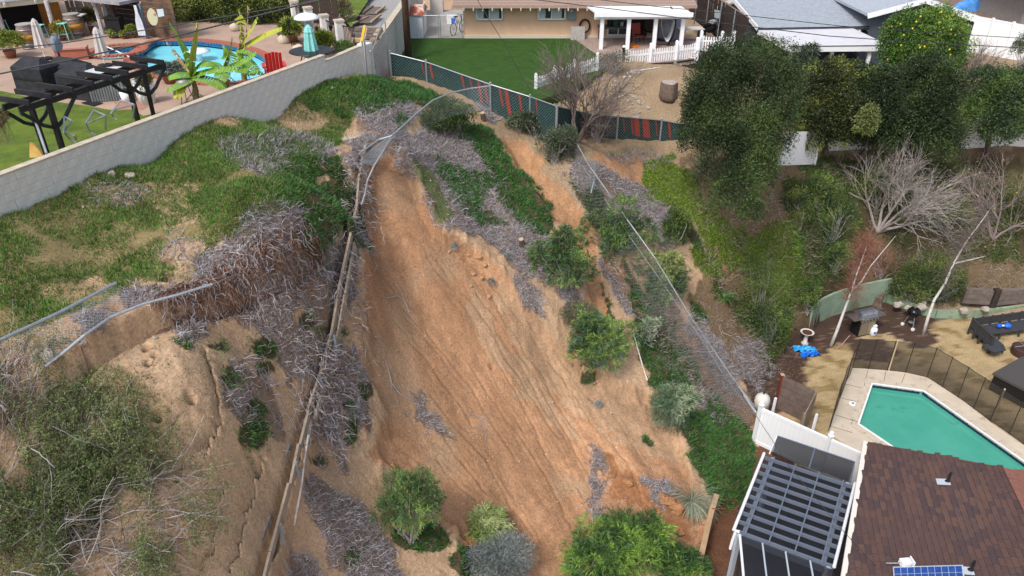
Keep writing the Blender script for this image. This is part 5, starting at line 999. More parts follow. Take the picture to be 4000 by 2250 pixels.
# patio cover
pc = thing('patio_cover', 'white flat patio cover on four white posts at the beige house', 'patio cover', P(2449, 190, LAWN_Z)); pb_ = [P(2346, 194, LAWN_Z), P(2449, 193, LAWN_Z), P(2552, 192, LAWN_Z), P(2657, 191, LAWN_Z)]
ft = up_to(pb_[1], 60); fz = ft
for p in pb_: MB().box((p.x, p.y, (p.z + fz) / 2), (.19, .19, fz - p.z)).build('post', M_WHITE, pc, world=True)
a0, a1 = A(2330, 58, pb_[0].y - .25), A(2700, 58, pb_[0].y - .25); b0, b1 = Vector((a0.x - .3, ba.y - .8, ez + .02)), Vector((a1.x - .1, ba.y - .8, ez + .02)); zf = fz + .1
mb = MB().hexa([(a0.x, a0.y, zf), (a1.x, a1.y, zf), (b1.x, b1.y, ez - .04), (b0.x, b0.y, ez - .04)], [(a0.x, a0.y, zf + .08), (a1.x, a1.y, zf + .08), (b1.x, b1.y, ez + .04), (b0.x, b0.y, ez + .04)]); mb.build('roof_panel', mat('bright_white_panel', (.82, .83, .85), .4), pc, world=True)
for k in range(1, 12): f = k / 12; MB().beam(Vector((a0.x + (a1.x - a0.x) * f, a0.y, zf + .085)), Vector((b0.x + (b1.x - b0.x) * f, b0.y, ez + .045)), .03, .02).build('seam', M_WHITE, pc, world=True)
MB().beam((a0.x - .1, a0.y + .02, zf - .02), (a1.x + .1, a1.y + .02, zf - .02), .14, .2).build('gutter', M_WHITE, pc, world=True); MB().beam((pb_[0].x - .4, pb_[0].y, fz - .08), (pb_[3].x + .3, pb_[3].y, fz - .08), .1, .2).build('beam', M_WHITE, pc, world=True)
# patio furniture
ct = thing('outdoor_table', 'long dark patio table holding pots behind the first two white posts', 'table', P(2402, 158, LAWN_Z)); MB().box((0, 0, .72), (1.9, .8, .06)).build('tabletop', mat('slate_top', (.08, .09, .095), .5), ct)
for a in (-.85, .85):
    for c in (-.3, .3): MB().box((a, c, .36), (.06, .06, .7)).build('leg', M_DKMETAL, ct)
for px, lb, m_, r in ((2378, 'black pot on the long patio table', M_DKMETAL, .16), (2402, 'dark green square pot in the middle of the patio table', mat('dark_green', (.02, .07, .06), .6), .2), (2425, 'small clear jug on the patio table', M_GT, .1)):
    p = P(px, 158, LAWN_Z) + Vector((0, 0, .75)); t = thing('table_pot', lb, 'pot', p); MB().lathe([(r * .8, 0), (r, r * 1.5), (r * 1.05, r * 1.9)], n=14).build('body', m_, t); MB().lathe([(r * 1.1, r * 1.85), (r * 1.1, r * 2)], n=14).build('rim', m_, t)
hc = thing('hammock_chair', 'white rope hammock chair hanging from a bowed black stand', 'hammock chair', P(2600, 178, LAWN_Z)); MB().tube([(.1, 0, 0), (.35, 0, .5), (.42, 0, 1.1), (.3, 0, 1.7), (.05, 0, 1.95)], .035).build('stand', M_DKMETAL, hc); MB().tube([(-.5, .1, .03), (.1, 0, .03), (.6, -.3, .03)], .035).build('foot', M_DKMETAL, hc)
mb = MB()
for i in range(10):
    f0, f1 = i / 10, (i + 1) / 10; g = lambda f: (-.38 + .68 * f, -.15 - .15 * math.sin(f * math.pi), 1.25 - .95 * math.sin(f * math.pi) ** .8); a, b = g(f0), g(f1); mb.quad((a[0], a[1] - .2, a[2]), (b[0], b[1] - .2, b[2]), (b[0], b[1] + .3, b[2] + .1), (a[0], a[1] + .3, a[2] + .1))
mb.build('sling', M_WHITE, hc); MB().tube([(-.4, -.1, 1.3), (.32, -.1, 1.38)], .02).build('spreader_bar', M_TAN, hc); MB().tube([(-.4, -.1, 1.3), (0, 0, 1.85), (.32, -.1, 1.38)], .008, 4).build('rope', M_WHITE, hc)
cv = thing('covered_furniture', 'bulky grey plastic-covered furniture behind the hammock chair', 'covered furniture', P(2615, 158, LAWN_Z)); blob(MB(), (0, 0, .55), (.75, .45, .68), 5, 14, 9, .2).build('cover', mat('grey_tarp', (.16, .17, .20), .55, c2=(.26, .27, .31), scale=3, bump=.05, bscale=3), cv, smooth=True); MB().box((0, 0, .03), (1.3, .7, .05)).build('base', M_DKMETAL, cv)
def pchair(px, py, rz, m, label):
    t = thing('patio_chair', label, 'chair', P(px, py, LAWN_Z), rz, group='patio chairs under the white cover'); MB().box((0, 0, .43), (.5, .5, .04)).build('seat', m, t); MB().box((0, .25, .75), (.5, .04, .55), M=Matrix.Rotation(R(-12), 3, 'X')).build('backrest', m, t)
    for a in (-.22, .22):
        for c in (-.22, .22): MB().tube([(a, c, .43), (a * 1.15, c * 1.2, 0)], .016, 5).build('leg', M_DKMETAL, t)
        MB().tube([(a * 1.1, -.22, .43), (a * 1.1, -.2, .65), (a * 1.1, .25, .68)], .016, 5).build('arm', M_DKMETAL, t)
pchair(2490, 172, .4, mat('red_brown_seat', (.25, .05, .035), .6), 'patio chair with a red-brown cushion between the middle posts'); pchair(2530, 155, -.2, M_DKWOOD, 'dark patio chair nearest the sliding door')
wt2 = thing('folding_table', 'white folding table beside the last patio post', 'table', P(2690, 165, LAWN_Z), .1); MB().box((0, 0, .72), (1.35, .7, .05)).build('tabletop', M_CREAM, wt2)
for a in (-.55, .55): MB().tube([(a, -.28, 0), (a, -.28, .7), (a, .28, .7), (a, .28, 0)], .016, 5).build('leg', M_DKMETAL, wt2)
pl_ = thing('leaning_board', 'pale square board leaning on the beige wall', 'board', P(2256, 156, LAWN_Z)); MB().box((0, 0, .35), (.75, .06, .7), M=Matrix.Rotation(R(-12), 3, 'X')).build('panel', M_CONC, pl_)
tr = thing('hose_coil', 'black hose coil hanging on the beige wall', 'hose', on(ba, bb, 2281)); mz = up_to(tr.location, 100) - LAWN_Z
MB().tube([(.27 * math.cos(a), -.12, mz + .34 * math.sin(a)) for a in np.linspace(0, 2 * math.pi, 18)], .05, 7).build('coil', M_RUBBER, tr)
oc_ = thing('extension_cable', 'coil of orange cord on the patio floor', 'cord', P(2478, 184, LAWN_Z)); MB().tube([(.3 * math.cos(a) * (1 - a * .02), .2 * math.sin(a), .05 + .002 * a) for a in np.linspace(0, 25, 90)], .012, 4).build('loop', mat('orange_cord', (.7, .22, .02), .6), oc_)
# picket fence
M_VINYL = mat('white_vinyl', (.80, .82, .85), .4)
pk_me = MB().add([(-.035, -.012, 0), (.035, -.012, 0), (.035, .012, 0), (-.035, .012, 0), (-.035, -.012, .86), (.035, -.012, .86), (.035, .012, .86), (-.035, .012, .86), (0, -.012, .93), (0, .012, .93)], [(0, 3, 2, 1), (0, 1, 5, 8, 4), (1, 2, 6, 5), (2, 3, 7, 9, 6), (3, 0, 4, 7), (4, 8, 9, 7), (5, 6, 9, 8)]).mesh('picket', M_VINYL)
def picket(label, pts, ph=1.12, group=None, sc=1.0, step=.125):
    t = thing('picket_fence', label, 'picket fence', pts[0], group=group)
    for p in pts: MB().box((p.x, p.y, p.z + ph / 2), (.13, .13, ph)).build('post', M_VINYL, t, world=True); MB().lathe([(.09, ph), (.09, ph + .03), (.01, ph + .09)], (p.x, p.y, p.z), 4, Matrix.Rotation(R(45), 3, 'Z')).build('post_cap', M_VINYL, t, world=True)
    for a, b in zip(pts, pts[1:]):
        for z in (.14, .68): MB().beam(a + Vector((0, 0, z * sc)), b + Vector((0, 0, z * sc)), .045, .08).build('rail', M_VINYL, t, world=True)
        d = b - a; L = math.hypot(d.x, d.y); n = max(2, int(L / step))
        for k in range(1, n):
            o = link('picket', pk_me, t); q = a.lerp(b, k / n); f = abs(2 * k / n - 1); o.location = q - t.location + Vector((0, 0, .06)); o.scale = (1, 1, sc * (.93 + .1 * f)); o.rotation_euler = (0, 0, math.atan2(d.y, d.x))
    return t
pr = [P(2431, 268, 9.1), P(2536, 258, 9.12), P(2636, 247, 9.15), P(2716, 234, 9.2)]
hpk = (up_to(pr[1], 174) - pr[1].z); picket('straight white picket fence in front of the patio', pr, hpk, group='white picket fences', sc=hpk / 1.2)
pr2 = [P(2720, 236, 9.2), P(2732, 205, 9.25), P(2812, 208, 9.25), P(2858, 206, 9.25)]; picket('white picket fence and gate next to the dark board fence', pr2, hpk, group='white picket fences', sc=hpk / 1.2)
pr3 = [P(2431, 268, 9.1), P(2330, 296, 9.05), P(2240, 322, 9.0), P(2165, 350, 8.95), P(2092, 382, 8.9)]; picket('white picket fence stepping down behind the bare tree', pr3, 1.0, group='white picket fences', sc=.9)
eb = thing('paver_edging', 'row of grey-brown paving blocks lined under the picket fence', 'edging', P(2450, 276, 9.05))
for k in range(10): q = P(2450 + 28 * k, 277 - 3.6 * k, 9.05); MB().box((q.x, q.y, q.z + .02), (.42, .2, .12), .15).build('paver', M_CAP, eb, world=True)
pipe('white_border', 'thin white pipe lying along the foot of the picket fence', 'pipe', [(2648, 253), (2560, 268), (2500, 277), (2450, 287), (2462, 301), (2430, 303)], .02, M_WHITE, .03)
# stump, stones
sp_ = T(2610, 380); stp = thing('tree_stump', 'wide pale-topped tree stump standing in the dirt yard', 'stump', sp_); MB().lathe([(.42, -.1), (.38, .1), (.36, .62), (.34, .66)], n=18, wob=lambda a: 1 + .1 * math.sin(3 * a) + .06 * math.cos(5 * a)).build('trunk', M_BARK, stp, smooth=True); MB().lathe([(.33, .66), (.3, .69)], n=18, wob=lambda a: 1 + .1 * math.sin(3 * a) + .06 * math.cos(5 * a)).build('cut_top', mat('cut_wood', (.42, .36, .32), .9, c2=(.28, .24, .22), scale=8), stp)
blob(MB(), T(2480, 292) + Vector((0, 0, .1)), (.25, .2, .16), 8).build('square_rock', M_ROCK, label='single pale block of stone beside the white border pipe', cat='rock')
def rockpile(label, cat, spots, m=M_ROCK, name='rubble', sc_r=.85):
    mb = MB()
    for i, (px, py, r) in enumerate(spots): blob(mb, T(px, py) + Vector((0, 0, r * .25)), (r * sc_r, r * .8 * sc_r, r * .6 * sc_r), i + int(px), 9, 6, .5)
    mb.build(name, m, label=label, cat=cat, kind='stuff')
def rocks(label, group, spots, cat='rock', m=M_ROCK, name='stone'):
    for i, (px, py, r) in enumerate(spots): p = T(px, py); blob(MB(), p + Vector((0, 0, r * .25)), (r, r * .8, r * .65), i + int(px), 9, 6, .35).build(name, m, label=label, cat=cat, group=group)
sp3 = [(2330 + rng.uniform(-30, 60) + k * 4.2, 300 + k * 3.6 + rng.uniform(-14, 14), rng.uniform(.05, .13)) for k in range(44)]
rockpile('pale broken stones tipped in a line down the dirt yard', 'rubble', sp3)
for px_, py_, r_, lb_ in ((438, 683, .11, 'white stone by the block wall foot on the upper terrace, the one nearer the wall'), (508, 692, .12, 'flat pale stone lying just right of the white stone below the block wall'), (1358, 553, .18, 'large cream rock above the timber wall head'), (1390, 543, .13, 'smaller cream rock touching the large one above the timber wall'), (195, 1400, .18, 'grey stone at the low end of the flattened fence')):
    blob(MB(), T(px_, py_) + Vector((0, 0, r_ * .3)), (r_, r_ * .8, r_ * .65), int(px_), 9, 6, .35).build('stone', M_ROCK, label=lb_, cat='rock')
rockpile('small pale stones scattered on the upper terrace', 'stones', [(1300, 345, .08), (725, 725, .05), (326, 810, .05), (356, 905, .05), (380, 785, .04), (570, 745, .05), (605, 1320, .06), (325, 1345, .09)], name='pebbles')
rockpile('clods of pale soil broken off at the slide edge', 'soil clods', [(1755, 985, .14), (1830, 1000, .13), (1870, 1010, .2), (1895, 1040, .22), (1850, 1075, .17), (1880, 1090, .2), (1840, 1120, .12), (1620, 1040, .08), (1650, 1025, .07), (1640, 970, .06), (1700, 1015, .08), (1440, 1225, .12), (1430, 1290, .2), (1465, 1320, .12), (1500, 1385, .08), (1550, 1370, .06), (1690, 1440, .07), (2015, 1255, .08), (2110, 1345, .07), (2160, 1370, .09), (1910, 1160, .2), (1800, 960, .1), (1660, 1790, .05), (1575, 1860, .05), (2220, 2060, .06)], sc_r=.5, m=mat('soil_clod', (.46, .28, .155), .95, c2=(.38, .22, .12), scale=7, bump=.02))
rockpile('large lumps of reddish soil at the toe of the slide', 'soil clods', [(2600, 1960, .3), (2640, 1990, .28), (2560, 2010, .2), (2450, 1890, .2), (2390, 1860, .15), (2650, 2080, .2)], mat('toe_clod', (.42, .22, .10), .95, c2=(.27, .13, .06), scale=7, bump=.02))
for px, py, lb in ((2040, 960, 'pale cut stump of a pipe-like branch on the ridge'), (1890, 468, 'hollow clay-coloured log end lying below the screened fence')):
    p = T(px, py); t = thing('cut_stump', lb, 'stump', p); MB().tube([p - Vector((0, 0, .1)), p + Vector((-.04, -.1, .3))], .1, 10).build('trunk', M_BARK, t, world=True); MB().tube([p + Vector((-.04, -.1, .3)), p + Vector((-.043, -.105, .32))], .09, 10).build('cut_face', M_TAN, t, world=True)
# telephone pole, shed, side yard things
pb = P(1597, 238, LAWN_Z); tp_ = thing('utility_pole', 'tall brown wooden utility pole at the corner of the lawn', 'utility pole', pb); MB().tube([(0, 0, -.3), (0, 0, 5), (.05, 0, 8.5)], [.17, .155, .14], 14).build('shaft', mat('creosote_wood', (.075, .04, .028), .85, c2=(.13, .08, .055), scale=6, bump=.01, bscale=14), tp_, smooth=True)
MB().box((0, .05, 7.6), (2.2, .1, .12)).build('crossarm', M_DKWOOD, tp_)
s0, s1 = P(1552, 150, LAWN_Z), P(1655, 148, LAWN_Z); sh2 = thing('storage_shed', 'white metal storage shed with a rusty red roof behind the utility pole', 'shed', s0); zt = up_to(s0, 58); M_SHED = mat('shed_white', (.60, .65, .72), .6, wave=('X', 3.2, 0, .03)); w = s1.x - s0.x
MB().box(((s0.x + s1.x) / 2, s0.y + 1.1, (LAWN_Z + zt) / 2), (w, 2.2, zt - LAWN_Z)).build('body', M_SHED, sh2, world=True); MB().box((s1.x + .02, s0.y + 1.0, LAWN_Z + .85), (.03, 1.1, 1.6)).build('door', M_WHITE, sh2, world=True)
mb = MB(); x0, x1, y0 = s0.x - .08, s1.x + .08, s0.y - .1; mb.add([(x0, y0, zt), (x1, y0, zt), (x1, y0 + 1.2, zt + .35), (x0, y0 + 1.2, zt + .35), (x1, y0 + 2.4, zt), (x0, y0 + 2.4, zt)], [(0, 1, 2, 3), (3, 2, 4, 5), (1, 4, 2), (0, 3, 5), (0, 5, 4, 1)]); mb.build('roof', mat('rusty_red_roof', (.30, .07, .05), .7, c2=(.55, .42, .32), scale=1.6, mix=(.48, .56)), sh2, world=True)
def bicycle(loc, rz, label):
    t = thing('bicycle', label, 'bicycle', loc, rz)
    for x in (-.5, .5):
        w_ = MB().tube([(x + .33 * math.cos(a), 0, .33 + .33 * math.sin(a)) for a in np.linspace(0, 2 * math.pi, 22)], .022, 6).build('tyre', M_RUBBER, t); MB().lathe([(.03, -.04), (.03, .04)], (x, 0, .33), 8, Matrix.Rotation(R(90), 3, 'X')).build('hub', M_GALV, t)
        mb = MB(); [mb.tube([(x, 0, .33), (x + .32 * math.cos(a), 0, .33 + .32 * math.sin(a))], .004, 3) for a in np.linspace(0, 6.28, 12)]; mb.build('spokes', M_GALV, t)
    MB().tube([(-.5, 0, .33), (-.1, 0, .3), (.35, 0, .78), (-.2, 0, .8), (-.1, 0, .3)], .018, 6).build('frame', M_WHITE, t); MB().tube([(-.5, 0, .33), (-.2, 0, .8), (-.22, 0, .92)], .015, 6).build('seat_stay', M_WHITE, t); MB().tube([(.5, 0, .33), (.35, 0, .78), (.33, 0, .95)], .018, 6).build('fork', M_DKMETAL, t)
    MB().tube([(.33, -.25, 1.0), (.38, 0, .96), (.33, .25, 1.0)], .015, 6).build('handlebar', M_DKMETAL, t); MB().box((-.23, 0, .95), (.26, .13, .05)).build('saddle', M_RUBBER, t)
bicycle(P(1790, 132, LAWN_Z), 1.1, 'bicycle leaning at the corner of the beige house')
cl_ = thing('cooler_box', 'white and blue cooler box near the bicycle', 'cooler', P(1765, 92, LAWN_Z)); MB().box((0, 0, .2), (.55, .4, .4)).build('body', M_WHITE, cl_); MB().box((.12, -.21, .2), (.26, .02, .3)).build('panel', M_BLUE, cl_); MB().box((0, 0, .43), (.57, .42, .06)).build('lid', M_WHITE, cl_)
wf = thing('yard_fence', 'low galvanised wire fence with a rounded gate before the side yard', 'fence', P(1550, 150, LAWN_Z)); zt = up_to(P(1700, 150, LAWN_Z), 60); ps = [P(1552, 151, LAWN_Z), P(1715, 151, LAWN_Z), P(1722, 151, LAWN_Z), P(1806, 151, LAWN_Z)]
for p in ps: MB().tube([p, (p.x, p.y, zt)], .03, 6).build('post', M_GALV, wf, world=True)
for a, b in ((ps[0], ps[1]), (ps[2], ps[3])): MB().tube([(a.x, a.y, zt), (b.x, b.y, zt)], .022, 6).build('top_rail', M_GALV, wf, world=True); chain_mesh('wire_mesh', wf, a, b, (a.x, a.y, zt), (b.x, b.y, zt), .12, .006)
ac_ = thing('air_conditioner', 'beige air-conditioning unit in the side yard', 'air conditioner', P(1708, 45, LAWN_Z)); MB().box((0, 0, .4), (.8, .7, .8)).build('body', M_CREAM, ac_); MB().lathe([(.3, .8), (.3, .83)], n=16).build('fan_grille', M_DKMETAL, ac_)
mc = thing('motorcycle', 'black and silver motorcycle with a windscreen behind the picket gate', 'motorcycle', P(2768, 150, 9.2), .6)
for x in (-.6, .65): MB().tube([(x + .27 * math.cos(a), 0, .3 + .27 * math.sin(a)) for a in np.linspace(0, 2 * math.pi, 18)], .06, 7).build('wheel', M_RUBBER, mc)
blob(MB(), (0, 0, .55), (.5, .17, .25), 4).build('engine_body', M_DKMETAL, mc); blob(MB(), (.15, 0, .85), (.3, .15, .13), 6).build('tank', mat('silver', (.4, .42, .46), .3, metal=.5), mc); MB().box((-.35, 0, .8), (.55, .25, .1)).build('saddle', M_RUBBER, mc)
MB().tube([(.65, 0, .3), (.45, 0, 1.0)], .035).build('fork', M_GALV, mc); MB().tube([(.4, -.35, 1.05), (.45, 0, 1.0), (.4, .35, 1.05)], .02).build('handlebar', M_DKMETAL, mc); MB().add([(.5, -.22, 1.0), (.5, .22, 1.0), (.38, .18, 1.45), (.38, -.18, 1.45), (.52, -.22, 1.0), (.52, .22, 1.0), (.4, .18, 1.45), (.4, -.18, 1.45)], [(0, 1, 2, 3), (7, 6, 5, 4), (0, 4, 5, 1), (1, 5, 6, 2), (2, 6, 7, 3), (3, 7, 4, 0)]).build('windscreen', M_GT, mc)
fa, fb = P(2690, 60, 9.2), P(2900, 222, 9.0); plank_fence('tall_board_fence', 'tall dark board fence running between the beige and grey houses', fa, fb, 2.0, M_DKWOOD, .16)
mp = thing('pipe_rail_fence', 'row of thin steel posts with a top pipe before the dark board fence', 'fence', fa); tops = []
for f in (.0, .22, .44, .66, .88): q = fa.lerp(fb, f) + Vector((-.35, -.3, 0)); tops.append(q + Vector((0, 0, 2.15))); MB().tube([q, q + Vector((0, 0, 2.15))], .03, 6).build('post', M_GALV, mp, world=True)
MB().tube([tops[0] + (tops[0] - tops[1]), *tops, tops[-1] + (tops[-1] - tops[-2])], .026, 6).build('top_rail', mat('brown_pipe', (.22, .17, .15), .6), mp, world=True)

# ---- grey house
GZ0 = 6.9; M_GW = mat('slate_blue_wall', (.052, .062, .085), .85, c2=(.07, .08, .1), scale=2); M_GR = mat('pale_grey_shingle', (.36, .40, .45), .9, c2=(.27, .30, .35), scale=7, detail=8, bump=.01, bscale=20)
E0, E1, R0, R1 = A(2958, 113, 44.5), A(3470, 104, 44.5), A(2865, 2, 49.5), A(3560, -30, 49.5)
gh = thing('grey_house', 'slate-grey house with a pale shingle roof and white trimmed gables', 'house', (E0.x, E0.y, GZ0))
n_c = 26
tab = MB()
for k in range(n_c):
    f0, f1 = k / n_c, (k + 1.15) / n_c; a, b, c, d_ = E0.lerp(R0, f0), E1.lerp(R1, f0), E1.lerp(R1, f1), E0.lerp(R0, f1); up = Vector((0, 0, .02)); nT = 44
    for j in range(nT):
        g0, g1 = (j + (.5 if k % 2 else 0)) / nT, (j + .96 + (.5 if k % 2 else 0)) / nT
        if g1 > 1: g1 = 1
        if g0 >= 1: continue
        lo = [a.lerp(b, g0), a.lerp(b, g1), d_.lerp(c, g1), d_.lerp(c, g0)]; h_ = .02 + .012 * random.random(); lo = [p + Vector((0, 0, .05)) for p in lo]; tab.hexa(lo, [lo[0] + Vector((0, 0, h_)), lo[1] + Vector((0, 0, h_)), lo[2] + Vector((0, 0, .005)), lo[3] + Vector((0, 0, .005))])
MB().hexa([E0 - Vector((0, 0, .14)), E1 - Vector((0, 0, .14)), R1 - Vector((0, 0, .14)), R0 - Vector((0, 0, .14))], [E0 - Vector((0, 0, .01)), E1 - Vector((0, 0, .01)), R1 - Vector((0, 0, .01)), R0 - Vector((0, 0, .01))]).build('roof_deck', M_GW, gh, world=True)
tab.build('shingle_courses', M_GR, gh, world=True, kind='stuff')
LF = A(2795, 33, 53.5); up = Vector((0, 0, .03))
MB().beam(E0 + up, R0 + up, .06, .24).build('rake_trim', M_VINYL, gh, world=True); MB().beam(LF + up, R0 + up, .06, .24).build('rake_trim', M_VINYL, gh, world=True)
MB().add([E0 + Vector((.15, .2, -.15)), R0 + Vector((.15, .1, -.15)), LF + Vector((.2, 0, -.15)), Vector((LF.x + .2, LF.y, GZ0)), Vector((E0.x + .15, E0.y + .2, GZ0))], [(0, 1, 2, 3, 4)]).build('gable_wall', M_GW, gh, world=True)
MB().beam((E0.x + .3, E0.y + .5, (E0.z + GZ0) / 2 - .1), (E1.x + 2.5, E1.y + .5, (E0.z + GZ0) / 2 - .1), .2, E0.z - GZ0 - .1).build('wall', M_GW, gh, world=True)
for k in range(13): q = E0.lerp(E1, (k + .6) / 13.5); MB().box((q.x, q.y + .1, q.z - .2), (.09, .4, .1)).build('rafter_tail', M_VINYL, gh, world=True)
window(gh, Vector((E0.x, E0.y + .42, 0)), Vector((E1.x, E1.y + .42, 0)), 3285, 3360, GZ0 + .9, GZ0 + 1.9, M_VINYL, M_GLASS)
C0, C1 = A(3082, 185, 40.8), A(3478, 181, 40.8); D0, D1 = E0 + Vector((.1, .1, -.1)), A(3335, 106, 44.5) + Vector((0, .1, -.1))
gc = thing('grey_house_patio', 'broad white patio roof on white posts in front of the grey house', 'patio cover', (C0.x, C0.y, GZ0)); MB().hexa([C0 - Vector((0, 0, .05)), C1 - Vector((0, 0, .05)), D1 - Vector((0, 0, .05)), D0 - Vector((0, 0, .05))], [C0 + up, C1 + up, D1 + up, D0 + up]).build('roof_panel', mat('greyish_white_roof', (.60, .60, .63), .6, c2=(.52, .52, .56), scale=1.4), gc, world=True)
MB().beam(C0 - Vector((.05, .03, .1)), C1 - Vector((-.05, .03, .1)), .06, .26).build('front_fascia', M_VINYL, gc, world=True); MB().beam(C0 - Vector((0, 0, .1)), D0 - Vector((0, 0, .1)), .06, .24).build('side_fascia', M_VINYL, gc, world=True); MB().beam(C0 + Vector((-.05, -.04, .05)), C1 + Vector((.05, -.04, .05)), .05, .05).build('gutter', mat('dark_gutter', (.05, .055, .07), .5), gc, world=True)
for px in (3093, 3252, 3400): q = A(px, 195, 41.0); MB().box((q.x, q.y, (q.z + GZ0) / 2), (.16, .16, q.z - GZ0)).build('post', M_VINYL, gc, world=True)
bx = thing('red_bench', 'dark red bench in the shade of the grey house patio', 'bench', A(3190, 222, 43)); bx.location.z = GZ0; MB().box((0, 0, .5), (1.0, .4, .08)).build('seat', M_RED, bx)
for a in (-.4, .4): MB().box((a, 0, .23), (.08, .35, .46)).build('leg', M_DKWOOD, bx)
sheet('grey_patio_slab', [(E0.x - 1, 38.6), (C1.x + 3.2, 38.6), (C1.x + 3.2, 45.2), (E0.x - 1, 45.2)], GZ0 + .02, M_CONC, thick=.5, kind='structure')
G0, G1, G2 = A(3388, 64, 43.5), A(3615, 4, 43.5), A(3850, 84, 43.5); wg = thing('gable_wing', 'projecting slate-grey gable wing behind the lemon tree', 'house wing', (G0.x, G0.y, GZ0)); bk_ = Vector((0, 7, 0))
MB().hexa([G0, G1, G1 + bk_, G0 + bk_], [p + Vector((0, 0, .14)) for p in (G0, G1, G1 + bk_, G0 + bk_)]).hexa([G1, G2, G2 + bk_, G1 + bk_], [p + Vector((0, 0, .14)) for p in (G1, G2, G2 + bk_, G1 + bk_)]).build('roof', M_GR, wg, world=True)
for a, b in ((G0, G1), (G1, G2)): MB().beam(a + Vector((0, -.05, .02)), b + Vector((0, -.05, .02)), .06, .26).build('rake_trim', M_VINYL, wg, world=True)
MB().add([G0 + Vector((.4, .35, -.1)), G1 + Vector((0, .35, -.1)), G2 + Vector((-.4, .35, -.1)), Vector((G2.x - .4, G2.y + .35, GZ0)), Vector((G0.x + .4, G0.y + .35, GZ0))], [(0, 1, 2, 3, 4)]).build('gable_wall', M_GW, wg, world=True); MB().box((G1.x + .2, G1.y + .3, (G1.z + GZ0) / 2 - .2), (.08, .06, G1.z - GZ0 - .4)).build('batten', mat('pale_batten', (.2, .22, .26), .7), wg, world=True)
# far right: vinyl wall, tarps, tan house
va, vb = A(3690, 178, 52), A(4080, 262, 47.5); vw = thing('vinyl_wall', 'white vinyl privacy wall beyond the lemon tree', 'fence', va)
for k in range(5):
    a, b = va.lerp(vb, k / 5), va.lerp(vb, (k + 1) / 5); MB().beam(a + Vector((0, 0, 1.0)), b + Vector((0, 0, 1.0)), .05, 2.2).build('panel', M_VINYL, vw, world=True); MB().box((b.x, b.y, b.z + 1.1), (.13, .13, 2.3)).build('post', M_VINYL, vw, world=True)
    MB().beam(a + Vector((0, 0, 2.12)), b + Vector((0, 0, 2.12)), .09, .1).build('top_rail', M_VINYL, vw, world=True)
sheet('brown_yard', [(26, 55), (25, 90), (70, 90), (70, 55)], 7.6, mat('leaf_litter', (.14, .085, .055), .95, c2=(.28, .2, .16), scale=3, detail=9, bump=.05, bscale=6), thick=3, kind='structure')
for (px, py, rx, rz_, lb) in ((3820, 48, 2.1, .95, 'bright blue tarpaulin heaped behind the grey gable'), (3915, 122, 1.4, .5, 'pale blue tarpaulin bundle behind the white vinyl wall')):
    c = A(px, py, 60 if py < 100 else 53); mb = blob(MB(), c, (rx, .7, rz_), px, 18, 12, .35); mb.build('blue_tarpaulin', mat('tarp_blue' if py < 100 else 'tarp_pale', (.03, .20, .62) if py < 100 else (.10, .17, .5), .5, c2=(.12, .35, .75) if py < 100 else (.2, .28, .6), scale=3, bump=.12, bscale=2.5), label=lb, cat='tarpaulin', smooth=True)
h0 = A(3965, 120, 54); th = thing('tan_house', 'tan-walled house with a pale eave at the top corner of the view', 'house', (h0.x, h0.y, 6.6)); MB().box((h0.x + 3.3, h0.y + 3, 8.3), (6.2, 6, 3.4)).build('wall', mat('tan_wall', (.26, .23, .21), .9, c2=(.2, .18, .16), scale=4), th, world=True); MB().box((h0.x + 3, h0.y + 2.6, 10.12), (7.4, 7.4, .2)).build('eave', mat('speckled_eave', (.5, .5, .52), .8, c2=(.3, .3, .3), scale=10), th, world=True)
# white walls glimpsed through the trees
for (x0, y0, x1, y1, lb) in ((3040, 645, 3180, 640, 'white vinyl fence panel showing between the oak and the bare shrubs'), (3200, 590, 3560, 575, 'white vinyl fence behind the thin grey shrubs'), (3740, 580, 4060, 572, 'white vinyl fence below the tree row at the picture edge')):
    a, b = T(x0, y0), T(x1, y1); t = thing('white_fence', lb, 'fence', a, group='white fence stretches behind the trees'); n = max(1, int((b - a).length / 1.8))
    for k in range(n): p, q = a.lerp(b, k / n), a.lerp(b, (k + 1) / n); MB().beam(p + Vector((0, 0, .75)), q + Vector((0, 0, .75)), .05, 1.5).build('panel', M_VINYL, t, world=True); MB().box((q.x, q.y, q.z + .8), (.12, .12, 1.65)).build('post', M_VINYL, t, world=True)
# overhead wires
def wire(label, pts, Y, r=.012, sag=0, m=None):
    w = [A(x, y, yy_) for (x, y), yy_ in zip(pts, Y if hasattr(Y, '__len__') else [Y] * len(pts))]; t = thing('power_line', label, 'power line', w[0]); MB().tube(w, r, 6).build('cable', m or mat('cable', (.03, .033, .04), .6), t, world=True)
wire('thin black cable across the pool yard, upper one', [(-200, 215), (0, 195), (250, 168), (500, 128), (800, 78), (1000, 45), (1270, -5), (1500, -60)], 13, .009); wire('thicker black cable across the pool yard, lower one', [(-200, 330), (0, 288), (330, 222), (650, 150), (930, 80), (1265, -4), (1500, -70)], 13, .014)
wire('lower black cable sweeping past both houses', [(1900, -40), (2100, 0), (2400, 36), (2800, 88), (3150, 130), (3230, 140), (3480, 158), (4000, 188), (4300, 196)], 20, .011); wire('upper black cable sweeping past both houses', [(2150, -40), (2350, 0), (2560, 25), (2800, 48), (3280, 101), (3500, 118), (4000, 150), (4300, 165)], 20, .009)
wire('greenish guy wire slanting down over the lawn', [(1840, -60), (1872, 12), (1960, 155), (2035, 290), (2082, 372)], [26, 27.5, 30, 31.5, 32.4], .012, m=mat('guy_sleeve', (.16, .2, .17), .6)); b = P(2071, 372, LAWN_Z)

# ================================================================ lower yard in the south-east
YZ = 0.0
W_P2 = PW([(3405, 1505), (3605, 1533), (4420, 2110), (4420, 2500), (4000, 2100), (3351, 1663)], YZ)
